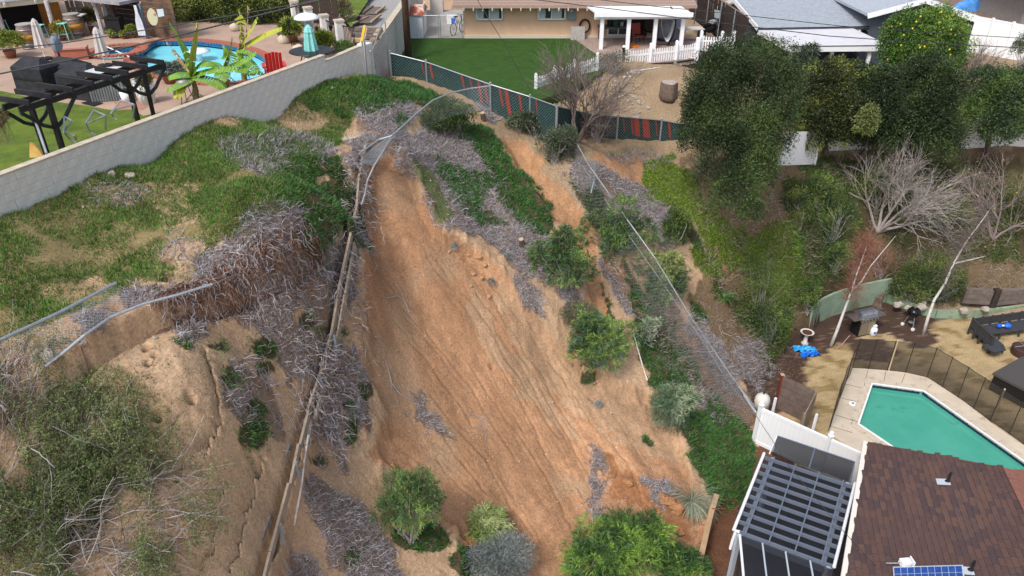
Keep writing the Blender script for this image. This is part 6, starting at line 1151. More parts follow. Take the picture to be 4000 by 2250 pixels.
# concrete deck, in slabs with open joints
DECK = PW([(3325, 1437), (3395, 1443), (3460, 1447), (3535, 1457), (3620, 1478), (3680, 1512), (3740, 1553), (3800, 1600), (3870, 1655), (4000, 1745), (4500, 2110), (4500, 2600), (3950, 2250), (3420, 1830), (3232, 1690), (3268, 1600), (3300, 1510)], YZ)
sheet('pool_deck', DECK, YZ + .05, mat('pool_deck_concrete', (.58, .50, .40), .92, c2=(.46, .39, .31), scale=1.3, detail=9, bump=.004, bscale=30, dirt=((.26, .20, .15), 1.5, .58, .72)), holes=[W_P2], thick=.12, kind='structure')
jt = MB(); dk = mat('joint_dirt', (.13, .11, .09), .95)
for pts in ([(3300, 1500), (3388, 1520)], [(3285, 1555), (3380, 1575)], [(3262, 1620), (3352, 1648)], [(3245, 1665), (3330, 1690)], [(3390, 1447), (3372, 1525), (3340, 1600), (3325, 1665)], [(3460, 1450), (3450, 1508)], [(3535, 1460), (3515, 1517)], [(3640, 1500), (3608, 1528)], [(3325, 1665), (3480, 1745), (3560, 1800)]):
    w = [P(x, y, YZ + .055) for x, y in pts]
    for a, b in zip(w, w[1:]): jt.beam(a, b, .018, .006)
link('deck_joints', jt.mesh('deck_joints', dk), kind='structure')
coping('lower_pool_coping', 'pale stone coping round the green pool', 'pool edging', W_P2, YZ + .05, .6, .34, mat('pale_coping', (.56, .49, .40), .9, c2=(.42, .35, .28), scale=3, bump=.004), h=.05)
pool_shell('lower_pool_wall', W_P2, YZ + .03, 1.4, '', mat('green_plaster', (.12, .42, .34), .8))
sheet('green_pool_water', W_P2, YZ - .1, mat('green_water', (.05, .30, .22), .06, c2=(.075, .36, .27), scale=.5, bump=.006, bscale=4, spec=.5, dirt=((.025, .17, .13), .5, .56, .72)), kind='structure')
mb = MB()
for a, b in zip(W_P2[:3], W_P2[1:3]):
    a = Vector((*a, 0)); b = Vector((*b, 0)); d = (b - a).normalized(); n = Vector((d.y, -d.x, 0)); L = (b - a).length
    c = Vector((P(3700, 1800, 0).x, P(3700, 1800, 0).y, 0)); n = n if n.dot(c - a) > 0 else -n
    for k in range(int(L / .16)): mb.box(a + d * (.08 + .16 * k) + n * .01 + Vector((0, 0, -.015)), (.15, .02, .13), math.atan2(d.y, d.x))
mb.build('pool_tile_band', mat('navy_tile', (.012, .02, .06), .25, c2=(.02, .04, .1), scale=9), kind='stuff', label='dark navy tile band at the waterline of the green pool', cat='tiles')
W2 = [Vector((*p, YZ)) for p in W_P2]
for a, b in ((W2[5], W2[0]), (W2[0], W2[1]), (W2[1], W2[2])): pass
wl_ = thing('pool_edge_strip', 'narrow white lip along the near edges of the green pool', 'pool edging', W2[5])
for a, b in ((W2[5], W2[0]), (W2[0], W2[1]), (W2[1], W2[2]), (W2[4], W2[5])): MB().beam(a + Vector((0, 0, .085)), b + Vector((0, 0, .085)), .06, .05).build('lip', M_WHITE, wl_, world=True)
lid = thing('skimmer_lid', 'round white skimmer lid with a dark mark in the pool deck', 'skimmer lid', P(3331, 1577, YZ + .05)); MB().lathe([(.14, 0), (.14, .015), (.1, .025)], n=20).build('disc', M_WHITE, lid); MB().box((0, 0, .03), (.09, .03, .01), .3).box((0, 0, .03), (.03, .09, .01), .3).build('handle_slot', M_RUBBER, lid)
# mesh safety fence
def mesh_mat(name, c, a, rough=.8):
    m = mat(name, c, rough); N = m.node_tree.nodes; L = m.node_tree.links; b = N['Principled BSDF']; b.inputs['Alpha'].default_value = a; return m
M_NET = mesh_mat('black_pool_mesh', (.05, .04, .033), .62); M_DKP = mat('black_pole', (.03, .026, .024), .5); M_TANP = mat('tan_pole', (.50, .40, .25), .5)
ms = thing('mesh_pool_fence', 'see-through brown mesh safety fence curving round the green pool', 'fence', P(3395, 1443, 0)); 
top = [(3370, 1331), (3422, 1323), (3492, 1325), (3571, 1336), (3655, 1363), (3724, 1395), (3788, 1433), (3855, 1474), (3925, 1516), (4010, 1575), (4120, 1650)]; bot = [(3330, 1437), (3392, 1441), (3465, 1447), (3537, 1455), (3621, 1474), (3680, 1512), (3741, 1552), (3803, 1595), (3868, 1642), (3942, 1694), (4040, 1765)]
mh = 1.25; bp = [P(x, y, .05) for x, y in bot]; tpz = [solve_up(b, t[1]) for b, t in zip(bp, top)]; mh = float(np.median([t.z - b.z for t, b in zip(tpz, bp)]))
left = [P(3330, 1437, .05), P(3305, 1490, .05), P(3278, 1555, .05), P(3255, 1620, .05), P(3236, 1685, .05)]
for chain in (bp, left):
    for a, b in zip(chain, chain[1:]):
        mb = MB(); n = 6; d = (b - a); nn = Vector((-d.y, d.x, 0)).normalized()
        for i in range(n):
            f0, f1 = i / n, (i + 1) / n; s0, s1 = math.sin(f0 * math.pi) * .03, math.sin(f1 * math.pi) * .03; p, q = a.lerp(b, f0), a.lerp(b, f1)
            mb.quad(p + nn * s0, q + nn * s1, q + nn * s1 * .5 + Vector((0, 0, mh - .02 - s1)), p + nn * s0 * .5 + Vector((0, 0, mh - .02 - s0)))
        mb.build('mesh_panel', M_NET, ms, world=True)
        for z in (.03, mh - .03): MB().tube([a + Vector((0, 0, z)), a.lerp(b, .5) + Vector((0, 0, z - .03)) + nn * .02, b + Vector((0, 0, z))], .012, 5).build('hem', M_DKP, ms, world=True)
for k, b in enumerate(bp + left[1:]):
    MB().tube([b, b + Vector((0, 0, mh))], .016, 6).build('pole', M_DKP, ms, world=True)
    if k in (2, 8): MB().tube([b + Vector((.06, 0, 0)), b + Vector((.06, 0, mh + .02))], .03, 6).build('tan_pole', M_TANP, ms, world=True)
# vinyl fence
va_, vb_ = P(2945, 1728, 0), P(3345, 1915, 0); h1 = up_to(va_, 1590)
vf = thing('vinyl_fence', 'solid white vinyl fence with round post caps between the slope and the green pool', 'fence', va_); pn = 3
vposts = [P(2945, 1726, 0), P(3205, 1850, 0), P(3400, 1945, 0)]
for a, b in zip(vposts, vposts[1:]):
    h = 1.5; MB().beam(a + Vector((0, 0, h / 2)), b + Vector((0, 0, h / 2)), .045, h).build('panel', M_VINYL, vf, world=True)
    for z in (.06, h): MB().beam(a + Vector((0, 0, z)), b + Vector((0, 0, z)), .085, .13).build('rail', M_VINYL, vf, world=True)
    L = (b - a).length; d = (b - a) / L; nn = Vector((d.y, -d.x, 0))
    for k in range(1, int(L / .16)): q = a + d * .16 * k - nn * -.024; MB().box((q.x, q.y, h / 2), (.006, .004, h - .15), math.atan2(d.y, d.x)).build('tongue_joint', mat('joint_grey', (.6, .62, .65), .5), vf, world=True)
for p in vposts: MB().box((p.x, p.y, .85), (.14, .14, 1.7), .4).build('post', M_VINYL, vf, world=True); MB().lathe([(.1, 0), (.11, .04), (.07, .09), (.075, .13), (.05, .18), (.01, .21)], (p.x, p.y, 1.68), 12).build('post_cap', M_VINYL, vf, world=True)
for px, py in ((3000, 1690), (3155, 1755)):
    p = P(px, py, 0); MB().box((p.x, p.y, .8), (.07, .07, 1.6), .4).build('brace_post', M_VINYL, vf, world=True)
# filter tank, pipes, enclosure
ft_ = thing('filter_tank', 'cream round-topped pool filter tank behind the corner of the white fence', 'filter tank', P(2965, 1625, 0)); MB().lathe([(.27, 0), (.28, .1), (.28, .35)], n=22).build('lower_shell', mat('grey_shell', (.3, .3, .3), .5), ft_, smooth=True); MB().lathe([(.3, .35), (.3, .4)], n=22).build('clamp_band', M_DKMETAL, ft_)
MB().lathe([(.285, .4), (.28, .78), (.24, .93), (.12, 1.02), (.02, 1.04)], n=22).build('upper_shell', mat('cream_shell', (.62, .60, .54), .4), ft_, smooth=True); MB().tube([(0, 0, 1.04), (0, 0, 1.14)], .03).build('valve', M_DKMETAL, ft_); MB().box((-.06, -.285, .6), (.1, .01, .12)).build('sticker', mat('red_sticker', (.6, .12, .08), .5, c2=(.7, .7, .68), scale=16), ft_)
for a, b, lb in (((2880, 1500, 1.1), (2955, 1612, .9), 'long pale pipe above the pool filter'), ((2905, 1545, .7), (2948, 1610, .6), 'short pale pipe beside the pool filter')):
    t = thing('grey_pipe', lb, 'pipe', P(*a)); MB().tube([P(*a), P(*b)], .025).build('length', mat('pale_pipe', (.55, .58, .6), .5), t, world=True)
e0, e1, e2 = P(3035, 1600, 0), P(3160, 1655 - 8, 0), P(3130, 1700, 0)
en = thing('plank_enclosure', 'brown horizontal-plank enclosure open towards the pool filter', 'enclosure', e0)
# far wall from the red post to the corner, then side wall coming forward
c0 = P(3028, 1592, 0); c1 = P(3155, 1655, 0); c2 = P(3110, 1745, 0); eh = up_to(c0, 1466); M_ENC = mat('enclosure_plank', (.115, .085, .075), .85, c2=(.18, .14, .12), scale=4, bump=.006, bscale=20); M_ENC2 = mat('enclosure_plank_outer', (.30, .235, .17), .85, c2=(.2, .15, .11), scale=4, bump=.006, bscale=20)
eh = min(max(eh, 1.1), 1.6)
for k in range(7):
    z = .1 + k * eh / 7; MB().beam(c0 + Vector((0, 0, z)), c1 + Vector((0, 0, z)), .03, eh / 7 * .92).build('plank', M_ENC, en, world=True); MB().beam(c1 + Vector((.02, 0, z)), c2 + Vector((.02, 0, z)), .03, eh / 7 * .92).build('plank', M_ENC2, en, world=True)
MB().box((c0.x, c0.y, eh / 2), (.1, .1, eh + .05)).build('post', mat('redwood_post', (.16, .035, .022), .7), en, world=True); MB().box((c0.x, c0.y, eh + .03), (.13, .13, .03)).build('post_cap', M_TAN, en, world=True)
for p in (c1, c2): MB().box((p.x, p.y, eh / 2), (.09, .09, eh)).build('post', M_ENC2, en, world=True)
p = P(3085, 1715, 0); mb = blob(MB(), p + Vector((0, .3, .2)), (.35, .25, .22), 11, 14, 9, .4); mb.build('blue_tarp_heap', mat('crumpled_blue', (.01, .10, .45), .45, c2=(.03, .25, .6), scale=4, bump=.08, bscale=5), label='crumpled blue tarp inside the plank enclosure', cat='tarpaulin')
def wavyheap(name, label, cat, base, m, sx, sy, hz, rz, seed):
    n = 26; r_ = random.Random(seed); X, Y = np.meshgrid(np.linspace(-.5, .5, n), np.linspace(-.5, .5, n)); Z = hz * (.5 + .5 * np.sin(X * 26 + 2 * np.sin(Y * 9 + seed)) * np.cos(Y * 7 + seed)) * (1 - (2 * abs(X)) ** 4) + .02; wob = .12 * np.sin(X * 13 + seed)
    V = np.c_[(X * sx).ravel(), ((Y + wob) * sy).ravel(), Z.ravel()]; idx_ = np.arange(n * n).reshape(n, n); Fc = np.stack([idx_[:-1, :-1], idx_[:-1, 1:], idx_[1:, 1:], idx_[1:, :-1]], -1).reshape(-1, 4); V2 = V.copy(); V2[:, 2] -= .02
    o = link(name, fast_mesh(name, np.r_[V, V2], np.r_[Fc, Fc[:, ::-1] + n * n], m), label=label, cat=cat); o.location = base; o.rotation_euler = (0, 0, rz); return o
wavyheap('pool_float', 'light blue pool float crumpled on the mulch beneath the bird bath', 'pool float', P(3145, 1368, .03), mat('light_blue_vinyl', (.03, .32, .72), .3), .95, .4, .16, -.1, 1)
wavyheap('pool_float', 'darker blue pool float half under the light blue one', 'pool float', P(3165, 1386, .03), mat('mid_blue_vinyl', (.01, .13, .58), .3), .85, .3, .12, .2, 4)
# bird bath
bb_ = thing('bird_bath', 'white scalloped bird bath with brown water beside the curved green wall', 'bird bath', P(3143, 1342, 0)); zt = up_to(P(3143, 1342, 0), 1296); MB().lathe([(.15, 0), (.16, .04), (.09, .12), (.075, .35), (.1, zt - .14)], n=18).build('pedestal', mat('cast_stone', (.62, .58, .55), .8), bb_, smooth=True)
MB().lathe([(.1, zt - .14), (.22, zt - .06), (.29, zt), (.25, zt - .01), (.21, zt - .03)], n=30, wob=lambda a: 1 + .05 * math.cos(12 * a)).build('bowl', MATS['cast_stone'], bb_, smooth=True); MB().lathe([(.21, zt - .045), (.205, zt - .02)], n=24).build('basin_water', mat('brown_water', (.09, .045, .03), .15), bb_)
# gas grill
gr_b = P(3362, 1300, 0); gg = thing('gas_grill', 'stainless gas grill with its hood up a little, side shelves and doors', 'grill', gr_b, rz=R(18)); M_STEEL = mat('stainless', (.50, .51, .53), .32, metal=.85, c2=(.3, .3, .32), scale=5)
MB().box((0, 0, .42), (.78, .5, .78)).build('cabinet', M_DKMETAL, gg); 
for s in (-1, 1): MB().box((s * .19, -.26, .42), (.36, .03, .68)).build('door', mat('warm_steel', (.34, .29, .21), .4, metal=.5), gg)
MB().box((0, -.28, .86), (.85, .1, .14)).build('control_panel', M_STEEL, gg)
for k in range(5): MB().lathe([(.028, 0), (.026, .04)], (-.32 + .16 * k, -.33, .86), 10, Matrix.Rotation(R(90), 3, 'X')).build('knob', M_DKMETAL, gg)
MB().box((0, 0, .93), (.84, .56, .05)).build('firebox', M_STEEL, gg)
for s in (-1, 1): MB().box((s * .62, -.02, .94), (.42, .52, .05)).build('side_shelf', M_STEEL, gg)
mb = MB(); n = 8; pr = [(-.27 + .0 * i, 0) for i in range(1)]; arc = [(.27 * math.cos(a), .26 * math.sin(a)) for a in np.linspace(0, math.pi, n)]
mb.v = [(x, y, .95 + z) for x in (-.41, .41) for y, z in arc]; mb.f = [(i, i + 1, n + i + 1, n + i) for i in range(n - 1)] + [tuple(range(n))[::-1], tuple(range(n, 2 * n))]; mb.build('hood', M_STEEL, gg)
MB().tube([(-.28, -.28, 1.02), (-.28, -.34, 1.04), (.28, -.34, 1.04), (.28, -.28, 1.02)], .014).build('hood_handle', M_GALV, gg)
for s in (-1, 1): MB().tube([(s * .05, -.29, .68), (s * .05, -.32, .68), (s * .25, -.32, .68), (s * .25, -.29, .68)], .01, 5).build('door_handle', M_GALV, gg)
MB().box((-.62, -.05, .98), (.05, .12, .02)).build('lighter', M_RED, gg)
for a in (-.33, .33):
    for c in (-.18, .18): MB().lathe([(.035, 0), (.035, .04)], (a, c, 0), 8).build('caster', M_RUBBER, gg)
pt_ = thing('propane_tank', 'white propane cylinder standing at the right side of the gas grill', 'gas cylinder', P(3408, 1308, 0)); MB().lathe([(.1, 0), (.15, .05), (.155, .3), (.12, .38), (.05, .42)], n=18).build('body', M_WHITE, pt_, smooth=True); MB().lathe([(.09, .4), (.1, .5)], n=12).build('collar', M_WHITE, pt_); MB().box((.0, -.155, .2), (.1, .01, .1)).build('label', M_BLUE, pt_)
# kettle grill
kg = thing('kettle_grill', 'round black kettle grill on thin legs near the low green planter wall', 'grill', P(3552, 1278, 0)); zk = .78; MB().lathe([(.03, zk - .22), (.2, zk - .16), (.28, zk)], n=22).build('bowl', M_DKMETAL, kg, smooth=True); MB().lathe([(.285, zk), (.27, zk + .1), (.17, zk + .2), (.03, zk + .23)], n=22).build('lid', mat('enamel_black', (.01, .01, .012), .15), kg, smooth=True); MB().tube([(-.06, 0, zk + .22), (0, 0, zk + .28), (.06, 0, zk + .22)], .012).build('lid_handle', M_GALV, kg)
for a in (.5, 2.6, 4.7): MB().tube([(.14 * math.cos(a), .14 * math.sin(a), zk - .15), (.3 * math.cos(a), .3 * math.sin(a), .03)], .013, 5).build('leg', M_GALV, kg)
for a in (2.6, 4.7): MB().lathe([(.08, -.02), (.08, .02)], (.3 * math.cos(a), .3 * math.sin(a), .08), 12, Matrix.Rotation(R(90), 3, 'X')).build('wheel', M_WHITE, kg)
MB().lathe([(.1, .25), (.1, .28)], n=12).build('ash_pan', M_GALV, kg)
# outdoor sectional sofa
M_RAT = mat('charcoal_wicker', (.035, .037, .045), .7, c2=(.06, .065, .08), scale=30, bump=.004, bscale=60)
def sofa_run(t, a, b, back, depth, zf=.33, n=3, side=1):
    d = (b - a); L = d.length; d.normalize(); nn = Vector((-d.y, d.x, 0)) * side; 
    for k in range(n): p, q = a.lerp(b, k / n) + d * .01, a.lerp(b, (k + 1) / n) - d * .01; MB().beam(p - nn * depth / 2 + Vector((0, 0, zf)), q - nn * depth / 2 + Vector((0, 0, zf)), depth, .06, ).build('seat', M_RAT, t, world=True)
    MB().beam(a + Vector((0, 0, .78)), b + Vector((0, 0, .78)), .06, .05).build('back_rail', M_RAT, t, world=True); MB().beam(a + Vector((0, 0, .45)), b + Vector((0, 0, .45)), .05, .05).build('back_rail', M_RAT, t, world=True); MB().beam(a + Vector((0, 0, .63)), b + Vector((0, 0, .63)), .02, .26).build('back_panel', mat('dark_weave', (.05, .045, .042), .8), t, world=True)
    for k in range(n * 2 + 1):
        p = a.lerp(b, k / (n * 2)); MB().box((p.x, p.y, .42), (.07, .07, .84), math.atan2(d.y, d.x)).build('back_post', M_RAT, t, world=True)
    for k in range(n + 1): p = a.lerp(b, k / n) - nn * depth; MB().box((p.x, p.y, .15), (.06, .06, .3)).build('leg', M_RAT, t, world=True)
so_ = thing('sectional_sofa', 'charcoal outdoor sectional sofa round the fire pit', 'sofa', P(3800, 1300, 0)); q0, q1, q2 = P(3780, 1305, 0), P(4080, 1262, 0), P(3860, 1380, 0)
sofa_run(so_, q0, q1, 1, .65, n=4); sofa_run(so_, q2, q0, 1, .6, n=2)
MB().beam(P(3862, 1365, .36), P(3905, 1352, .36), .6, .06).build('foot_shelf', M_RAT, so_, world=True)
bt_ = thing('blue_toy', 'blue plastic toy lying on the sofa seat', 'toy', P(3915, 1278, .42)); blob(MB(), (-.15, 0, .08), (.12, .1, .09), 2).build('lobe', M_BLUE, bt_); blob(MB(), (.2, 0, .08), (.18, .12, .11), 3).build('lobe', M_BLUE, bt_); MB().tube([(-.15, 0, .08), (.2, 0, .08)], .04).build('bar', M_WHITE, bt_)
fpit = thing('fire_pit', 'round rusty black fire pit in front of the sofa', 'fire pit', P(3990, 1385, 0)); MB().lathe([(.3, 0), (.42, .05), (.45, .35), (.42, .38), (.38, .3), (.05, .25)], n=26).build('bowl', mat('rusted_iron', (.045, .03, .028), .8, c2=(.09, .04, .03), scale=6), fpit); MB().tube([(-.4, 0, .39), (0, 0, .46), (.4, 0, .39)], .012).tube([(0, -.4, .39), (0, 0, .46), (0, .4, .39)], .012).build('spark_bars', M_GALV, fpit)
spa_ = thing('hot_tub', 'dark square hot tub with a pale skirt at the picture edge beyond the mesh fence', 'hot tub', P(4030, 1600, 0)); MB().box((.4, .9, .35), (2.0, 2.0, .7), .55).build('skirt', M_DKMETAL, spa_); MB().box((.4, .9, .75), (2.1, 2.1, .1), .55).build('lid', mat('grey_cover', (.07, .065, .065), .7), spa_)
# retaining walls
M_GREENW = mat('pale_green_paint', (.30, .40, .30), .85, c2=(.22, .30, .21), scale=2.2, bump=.003, dirt=((.20, .19, .12), 1.3, .52, .7))
def lowwall(name, label, pts, h, th, m, joints=0, **kw):
    t = thing(name, label, 'retaining wall', pts[0], **kw)
    for a, b in zip(pts, pts[1:]):
        n = max(1, int(round((b - a).length / joints))) if joints else 1
        for k in range(n): p, q = a.lerp(b, k / n), a.lerp(b, (k + 1) / n); g = (q - p).normalized() * .006; MB().beam(p + g + Vector((0, 0, h / 2)), q - g + Vector((0, 0, h / 2)), th, h).build('panel', m, t, world=True)
    return t
gw = [P(3150, 1300, 0), P(3185, 1262, 0), P(3240, 1235, 0), P(3330, 1205, 0), P(3420, 1185, 0), P(3458, 1178, 0)]
lowwall('curved_wall', 'tall pale green retaining wall curving behind the gas grill', gw, 1.25, .12, M_GREENW, 1.2)
g2 = [P(3462, 1180, 0), P(3545, 1212, 0), P(3650, 1242, 0), P(3760, 1243, 0), P(3900, 1232, 0), P(4060, 1215, 0)]; lowwall('low_planter_wall', 'low pale green planter wall behind the kettle grill and sofa', g2, .42, .1, M_GREENW, 1.3)
for p in g2[1:4]: pass
t3 = [P(3755, 1180, .5), P(3885, 1190, .5), P(4080, 1170, .5)]; tw_ = thing('sleeper_wall', 'dark weathered sleeper wall above the low green planter wall', 'retaining wall', t3[0])
for k in range(3):
    for a, b in zip(t3, t3[1:]): MB().beam(a + Vector((0, 0, .12 + .25 * k)), b + Vector((0, 0, .12 + .25 * k)), .2, .235).build('plank', M_WOOD, tw_, world=True)
p = P(3872, 1200, .4); MB().box((p.x, p.y, .85), (.25, .25, 1.0)).build('post', M_DKWOOD, tw_, world=True)
p = P(3425, 1190, 0); stp2 = thing('old_stump', 'knobbly grey stump where the two green walls meet', 'stump', p); MB().lathe([(.3, 0), (.22, .2), (.2, .45), (.15, .5)], n=14, wob=lambda a: 1 + .2 * math.sin(3 * a)).tube([(.1, 0, .4), (.2, .05, .62)], .07).build('trunk', M_BARK, stp2)
for px, py, r, lb in ((3510, 1190, .22, 'tan boulder on the planter edge left of the kettle grill'), (3550, 1205, .2, 'pinkish boulder right behind the kettle grill'), (3598, 1200, .24, 'knobbly grey boulder on the planter edge beside the birch'), (3608, 1185, .13, 'small round stone on top of the knobbly boulder'), (3765, 1214, .22, 'smooth boulder at the end of the green shrubs above the planter'), (3850, 1208, .2, 'flat pale stone under the sleeper wall post')):
    blob(MB(), P(px, py, .5), (r, r * .8, r * .7), int(px), 11, 8, .3).build('boulder', M_ROCK, label=lb, cat='boulder')
cw = [P(2787, 1996, 0), P(2760, 2090, 0), P(2728, 2230, 0), P(2700, 2400, 0)]; lowwall('concrete_curb', 'stained concrete curb wall holding the toe of the slide', cw, .75, .16, mat('stained_concrete', (.46, .32, .20), .92, c2=(.34, .22, .13), scale=2, bump=.006), 1.5)
hs = thing('garden_hose', 'pinkish garden hose trailing from the gas grill', 'hose', P(3300, 1345, .03)); MB().tube([P(3320, 1310, .03), P(3302, 1330, .03), P(3290, 1345, .03), P(3265, 1362, .03)], .02).build('length', mat('pink_hose', (.5, .28, .26), .6), hs, world=True)
# ---- screened aluminium patio cover
SZ = 2.35; M_AL = mat('white_aluminium', (.72, .75, .80), .4); M_ALG = mat('bluegrey_rafter', (.125, .15, .20), .6); M_SCR = mesh_mat('black_screen', (.014, .016, .022), .66, .6)
sp0 = P(2985, 1770, SZ); sp1 = P(3340, 1888, SZ); sp2 = P(3258, 2215, SZ); sp3 = P(2866, 2070, SZ)
scn_ = thing('screened_cover', 'white-edged patio cover of grey rafters under black screen beside the brown roof', 'patio cover', Vector((sp3.x, sp3.y, 0)))
MB().tube([sp0, sp3, sp3.lerp(sp2, .06)], .045, 8).build('edge_rail', M_AL, scn_, world=True); MB().tube([sp1, sp2], .045, 8).build('edge_rail', M_AL, scn_, world=True)
for k in range(10):
    f = (k + .3) / 9.5; a, b = sp0.lerp(sp3, f), sp1.lerp(sp2, f); MB().beam(a - Vector((0, 0, .08)), b - Vector((0, 0, .08)), .03, .13).build('rafter', M_ALG, scn_, world=True)
for f in (.12, .36, .62, .88): MB().beam(sp0.lerp(sp1, f) - Vector((0, 0, .02)), sp3.lerp(sp2, f) - Vector((0, 0, .02)), .035, .035).build('purlin', M_ALG, scn_, world=True)
for f in (.1, .9): MB().beam(sp0.lerp(sp1, f) - Vector((0, 0, .22)), sp3.lerp(sp2, f) - Vector((0, 0, .22)), .12, .12).build('header_beam', M_ALG, scn_, world=True)
MB().quad(*[p - Vector((0, 0, .17)) for p in (sp3, sp2, sp1, sp0)]).build('roof_screen', M_SCR, scn_, world=True)
u0, u1, u2, u3 = P(3035, 1703, SZ - .2), P(3338, 1805, SZ - .2), P(3322, 1885, SZ - .05), P(3006, 1772, SZ - .05)
MB().quad(u3, u2, u1, u0).build('upper_screen', M_SCR, scn_, world=True)
for a, b in ((u0, u3), (u1, u2), (u0, u1), (u0.lerp(u1, .5), u3.lerp(u2, .5))): MB().beam(a, b, .04, .04).build('upper_rail', M_ALG if (a, b) != (u0, u3) else M_AL, scn_, world=True)
MB().quad(Vector((u0.x, u0.y, 1.2)), Vector((u1.x, u1.y, 1.2)), u1, u0).build('wall_screen', M_SCR, scn_, world=True)
l0, l1 = sp3.lerp(sp2, .07) - Vector((0, 0, .1)), sp2 - Vector((0, 0, .1)); ldir = Vector((P(2905, 2250, SZ - .1) - P(2890, 2085, SZ - .1))); ldir.normalize(); l2, l3 = l0 + ldir * 2.2, l1 + ldir * 2.2
MB().quad(l2, l3, l1, l0).build('lower_screen', M_SCR, scn_, world=True); MB().tube([l0, l2], .035, 8).build('edge_rail', M_AL, scn_, world=True)
for f in (.25, .5, .76): MB().beam(l0.lerp(l1, f), l2.lerp(l3, f), .04, .05).build('rail', mat('pale_rail', (.38, .44, .5), .5), scn_, world=True)
MB().beam(l0 - Vector((0, 0, .12)), l1 - Vector((0, 0, .12)), .1, .15).build('header_beam', M_ALG, scn_, world=True)
for p in (sp3.lerp(sp2, .06), sp3.lerp(sp2, .95), sp0.lerp(sp1, .1), sp0.lerp(sp1, .92)): MB().box((p.x, p.y, p.z / 2 - .06), (.14, .1, p.z - .1), .4).build('post', mat('grey_post', (.36, .41, .48), .5), scn_, world=True)
dsp = sp3.lerp(sp2, .02); MB().tube([dsp + Vector((0, 0, -.08)), dsp + Vector((-.03, .0, -.4)), dsp + Vector((-.05, -.02, -.7))], .04, 7).build('downspout', M_AL, scn_, world=True)
sheet('patio_floor', [(q.x, q.y) for q in (P(2880, 1990, 0), P(3010, 1800, 0), P(3330, 1915, 0), P(3400, 2000, 0), P(3250, 2700, 0), P(2870, 2700, 0))], .03, mat('shade_darkened_patio', (.03, .028, .03), .9, c2=(.05, .045, .045), scale=2), kind='structure')  # floor colour darkened to stand for the shade under the screen
# furniture under the screen, shade put into the dark tabletop colour
tt = thing('shaded_table', 'patio table dimly visible under the black screen', 'table', P(3080, 2020, 0)); MB().box((0, 0, .7), (1.3, .8, .05), .4).build('tabletop', M_DKWOOD, tt); MB().lathe([(.3, 0), (.05, .1), (.05, .68)], n=12).build('pedestal', M_DKMETAL, tt)
# ---- brown shingle roof
e1, e2 = P(3390, 1730, 2.6), P(3318, 2185, 2.6); ed = (e2 - e1).normalized(); eh_ = Vector((-ed.y, ed.x, 0)); 
if eh_.x < 0: eh_ = -eh_
rise = math.tan(R(10.5)); up_d = (eh_ + Vector((0, 0, rise))); RN = up_d.cross(ed).normalized(); RN = RN if RN.z > 0 else -RN
def onroof(px, py):
    a, b, c = ray(px, py); dv = Vector((a, b, c)); o_ = Vector((0, 0, CH)); t = (e1 - o_).dot(RN) / dv.dot(RN); return o_ + dv * t
k0, k1 = onroof(3935, 1834), onroof(4030, 2030); e3 = e1 + ed * 7.5; far_dir = (k0 - e1)
bhs = thing('brown_roof_house', 'house with a low brown shingle roof beside the green pool', 'house', Vector((e1.x, e1.y, 0)))
Rq = [e1, e3, e3 + far_dir + (k1 - k0) * 1.6, k0]
dn = RN * .03
kk = k0 + (k1 - k0).normalized() * 9
MB().hexa([p - RN * .14 for p in (e1, e3, kk, k0)], [p - RN * .012 for p in (e1, e3, kk, k0)]).build('roof_deck', mat('roof_felt', (.07, .045, .045), .9), bhs, world=True)
d1 = (onroof(3620, 2160) - onroof(3520, 1800)).normalized(); d2 = (onroof(3800, 1820) - onroof(3450, 1750)).normalized()
d2 = (d2 - d1 * d2.dot(d1)); d2.normalize()
poly2 = lambda p: ((p - e1).dot(d2), (p - e1).dot(d1))
rp = [poly2(p) for p in (e1, e3, kk, k0)]
cols_sh = [(.098, .058, .052), (.086, .053, .05), (.108, .062, .053), (.074, .048, .05), (.118, .068, .056), (.094, .06, .057)]
shm = [mat('shingle_%s' % 'abcdef'[i], c, .95, c2=tuple(v * .72 for v in c), scale=22, detail=8, bump=.006, bscale=60, dirt=((.20, .17, .18), .5, .64, .78)) for i, c in enumerate(cols_sh)]
W_, L_ = .15, .33; us = np.arange(-2, 9, W_); cand = []
for i, u in enumerate(us):
    v = -2 + random.random() * .3
    while v < 12:
        l = random.choice((.2, .26, .33, .33)); c = (u + W_ / 2, v + l / 2)
        if bool(inpoly(rp, np.array([c[0]]), np.array([c[1]]))[0]):
            q = e1 + d2 * c[0] + d1 * c[1]; px, py = proj(q.x, q.y, q.z)
            if -60 < px < 4200 and py < 2500: cand.append((py > 2240 or px > 3990, abs(px - 3640) + abs(py - 1980), c, l, fbm(np.array([c[0] * 1.1 + i * .03]), np.array([c[1] * .8]), 3)[0]))
        v += l
cand.sort(key=lambda c: (c[0], c[1])); rest = {}
Mroof = Matrix((d2, d1, RN)).transposed(); shme = {}
for n_, (_, _, c, l, nz) in enumerate(cand):
    mi = min(5, max(0, int((nz - .25) * 9 + random.uniform(-1.2, 1.2)))); q = e1 + d2 * c[0] + d1 * c[1] + RN * (.004 + .006 * random.random())
    M = Matrix.Rotation(R(1.6), 3, 'Y')
    if n_ < 300:
        key = (mi, l)
        if key not in shme: shme[key] = MB().box((0, 0, 0), (W_ - .006, l - .01, .016)).mesh('shingle', shm[mi])
        o = link('shingle', shme[key], bhs); o.location = q - bhs.location; o.rotation_euler = (Mroof @ M).to_euler()
    else: rest.setdefault(mi, MB()).box(q, (W_ - .006, l - .01, .016), M=Mroof @ M)
for mi, mb in rest.items(): mb.build('shingle_field', shm[mi], bhs, world=True, kind='stuff')
M_HIP = mat('red_brown_shingle', (.24, .10, .07), .95, c2=(.16, .08, .07), scale=9, bump=.008)
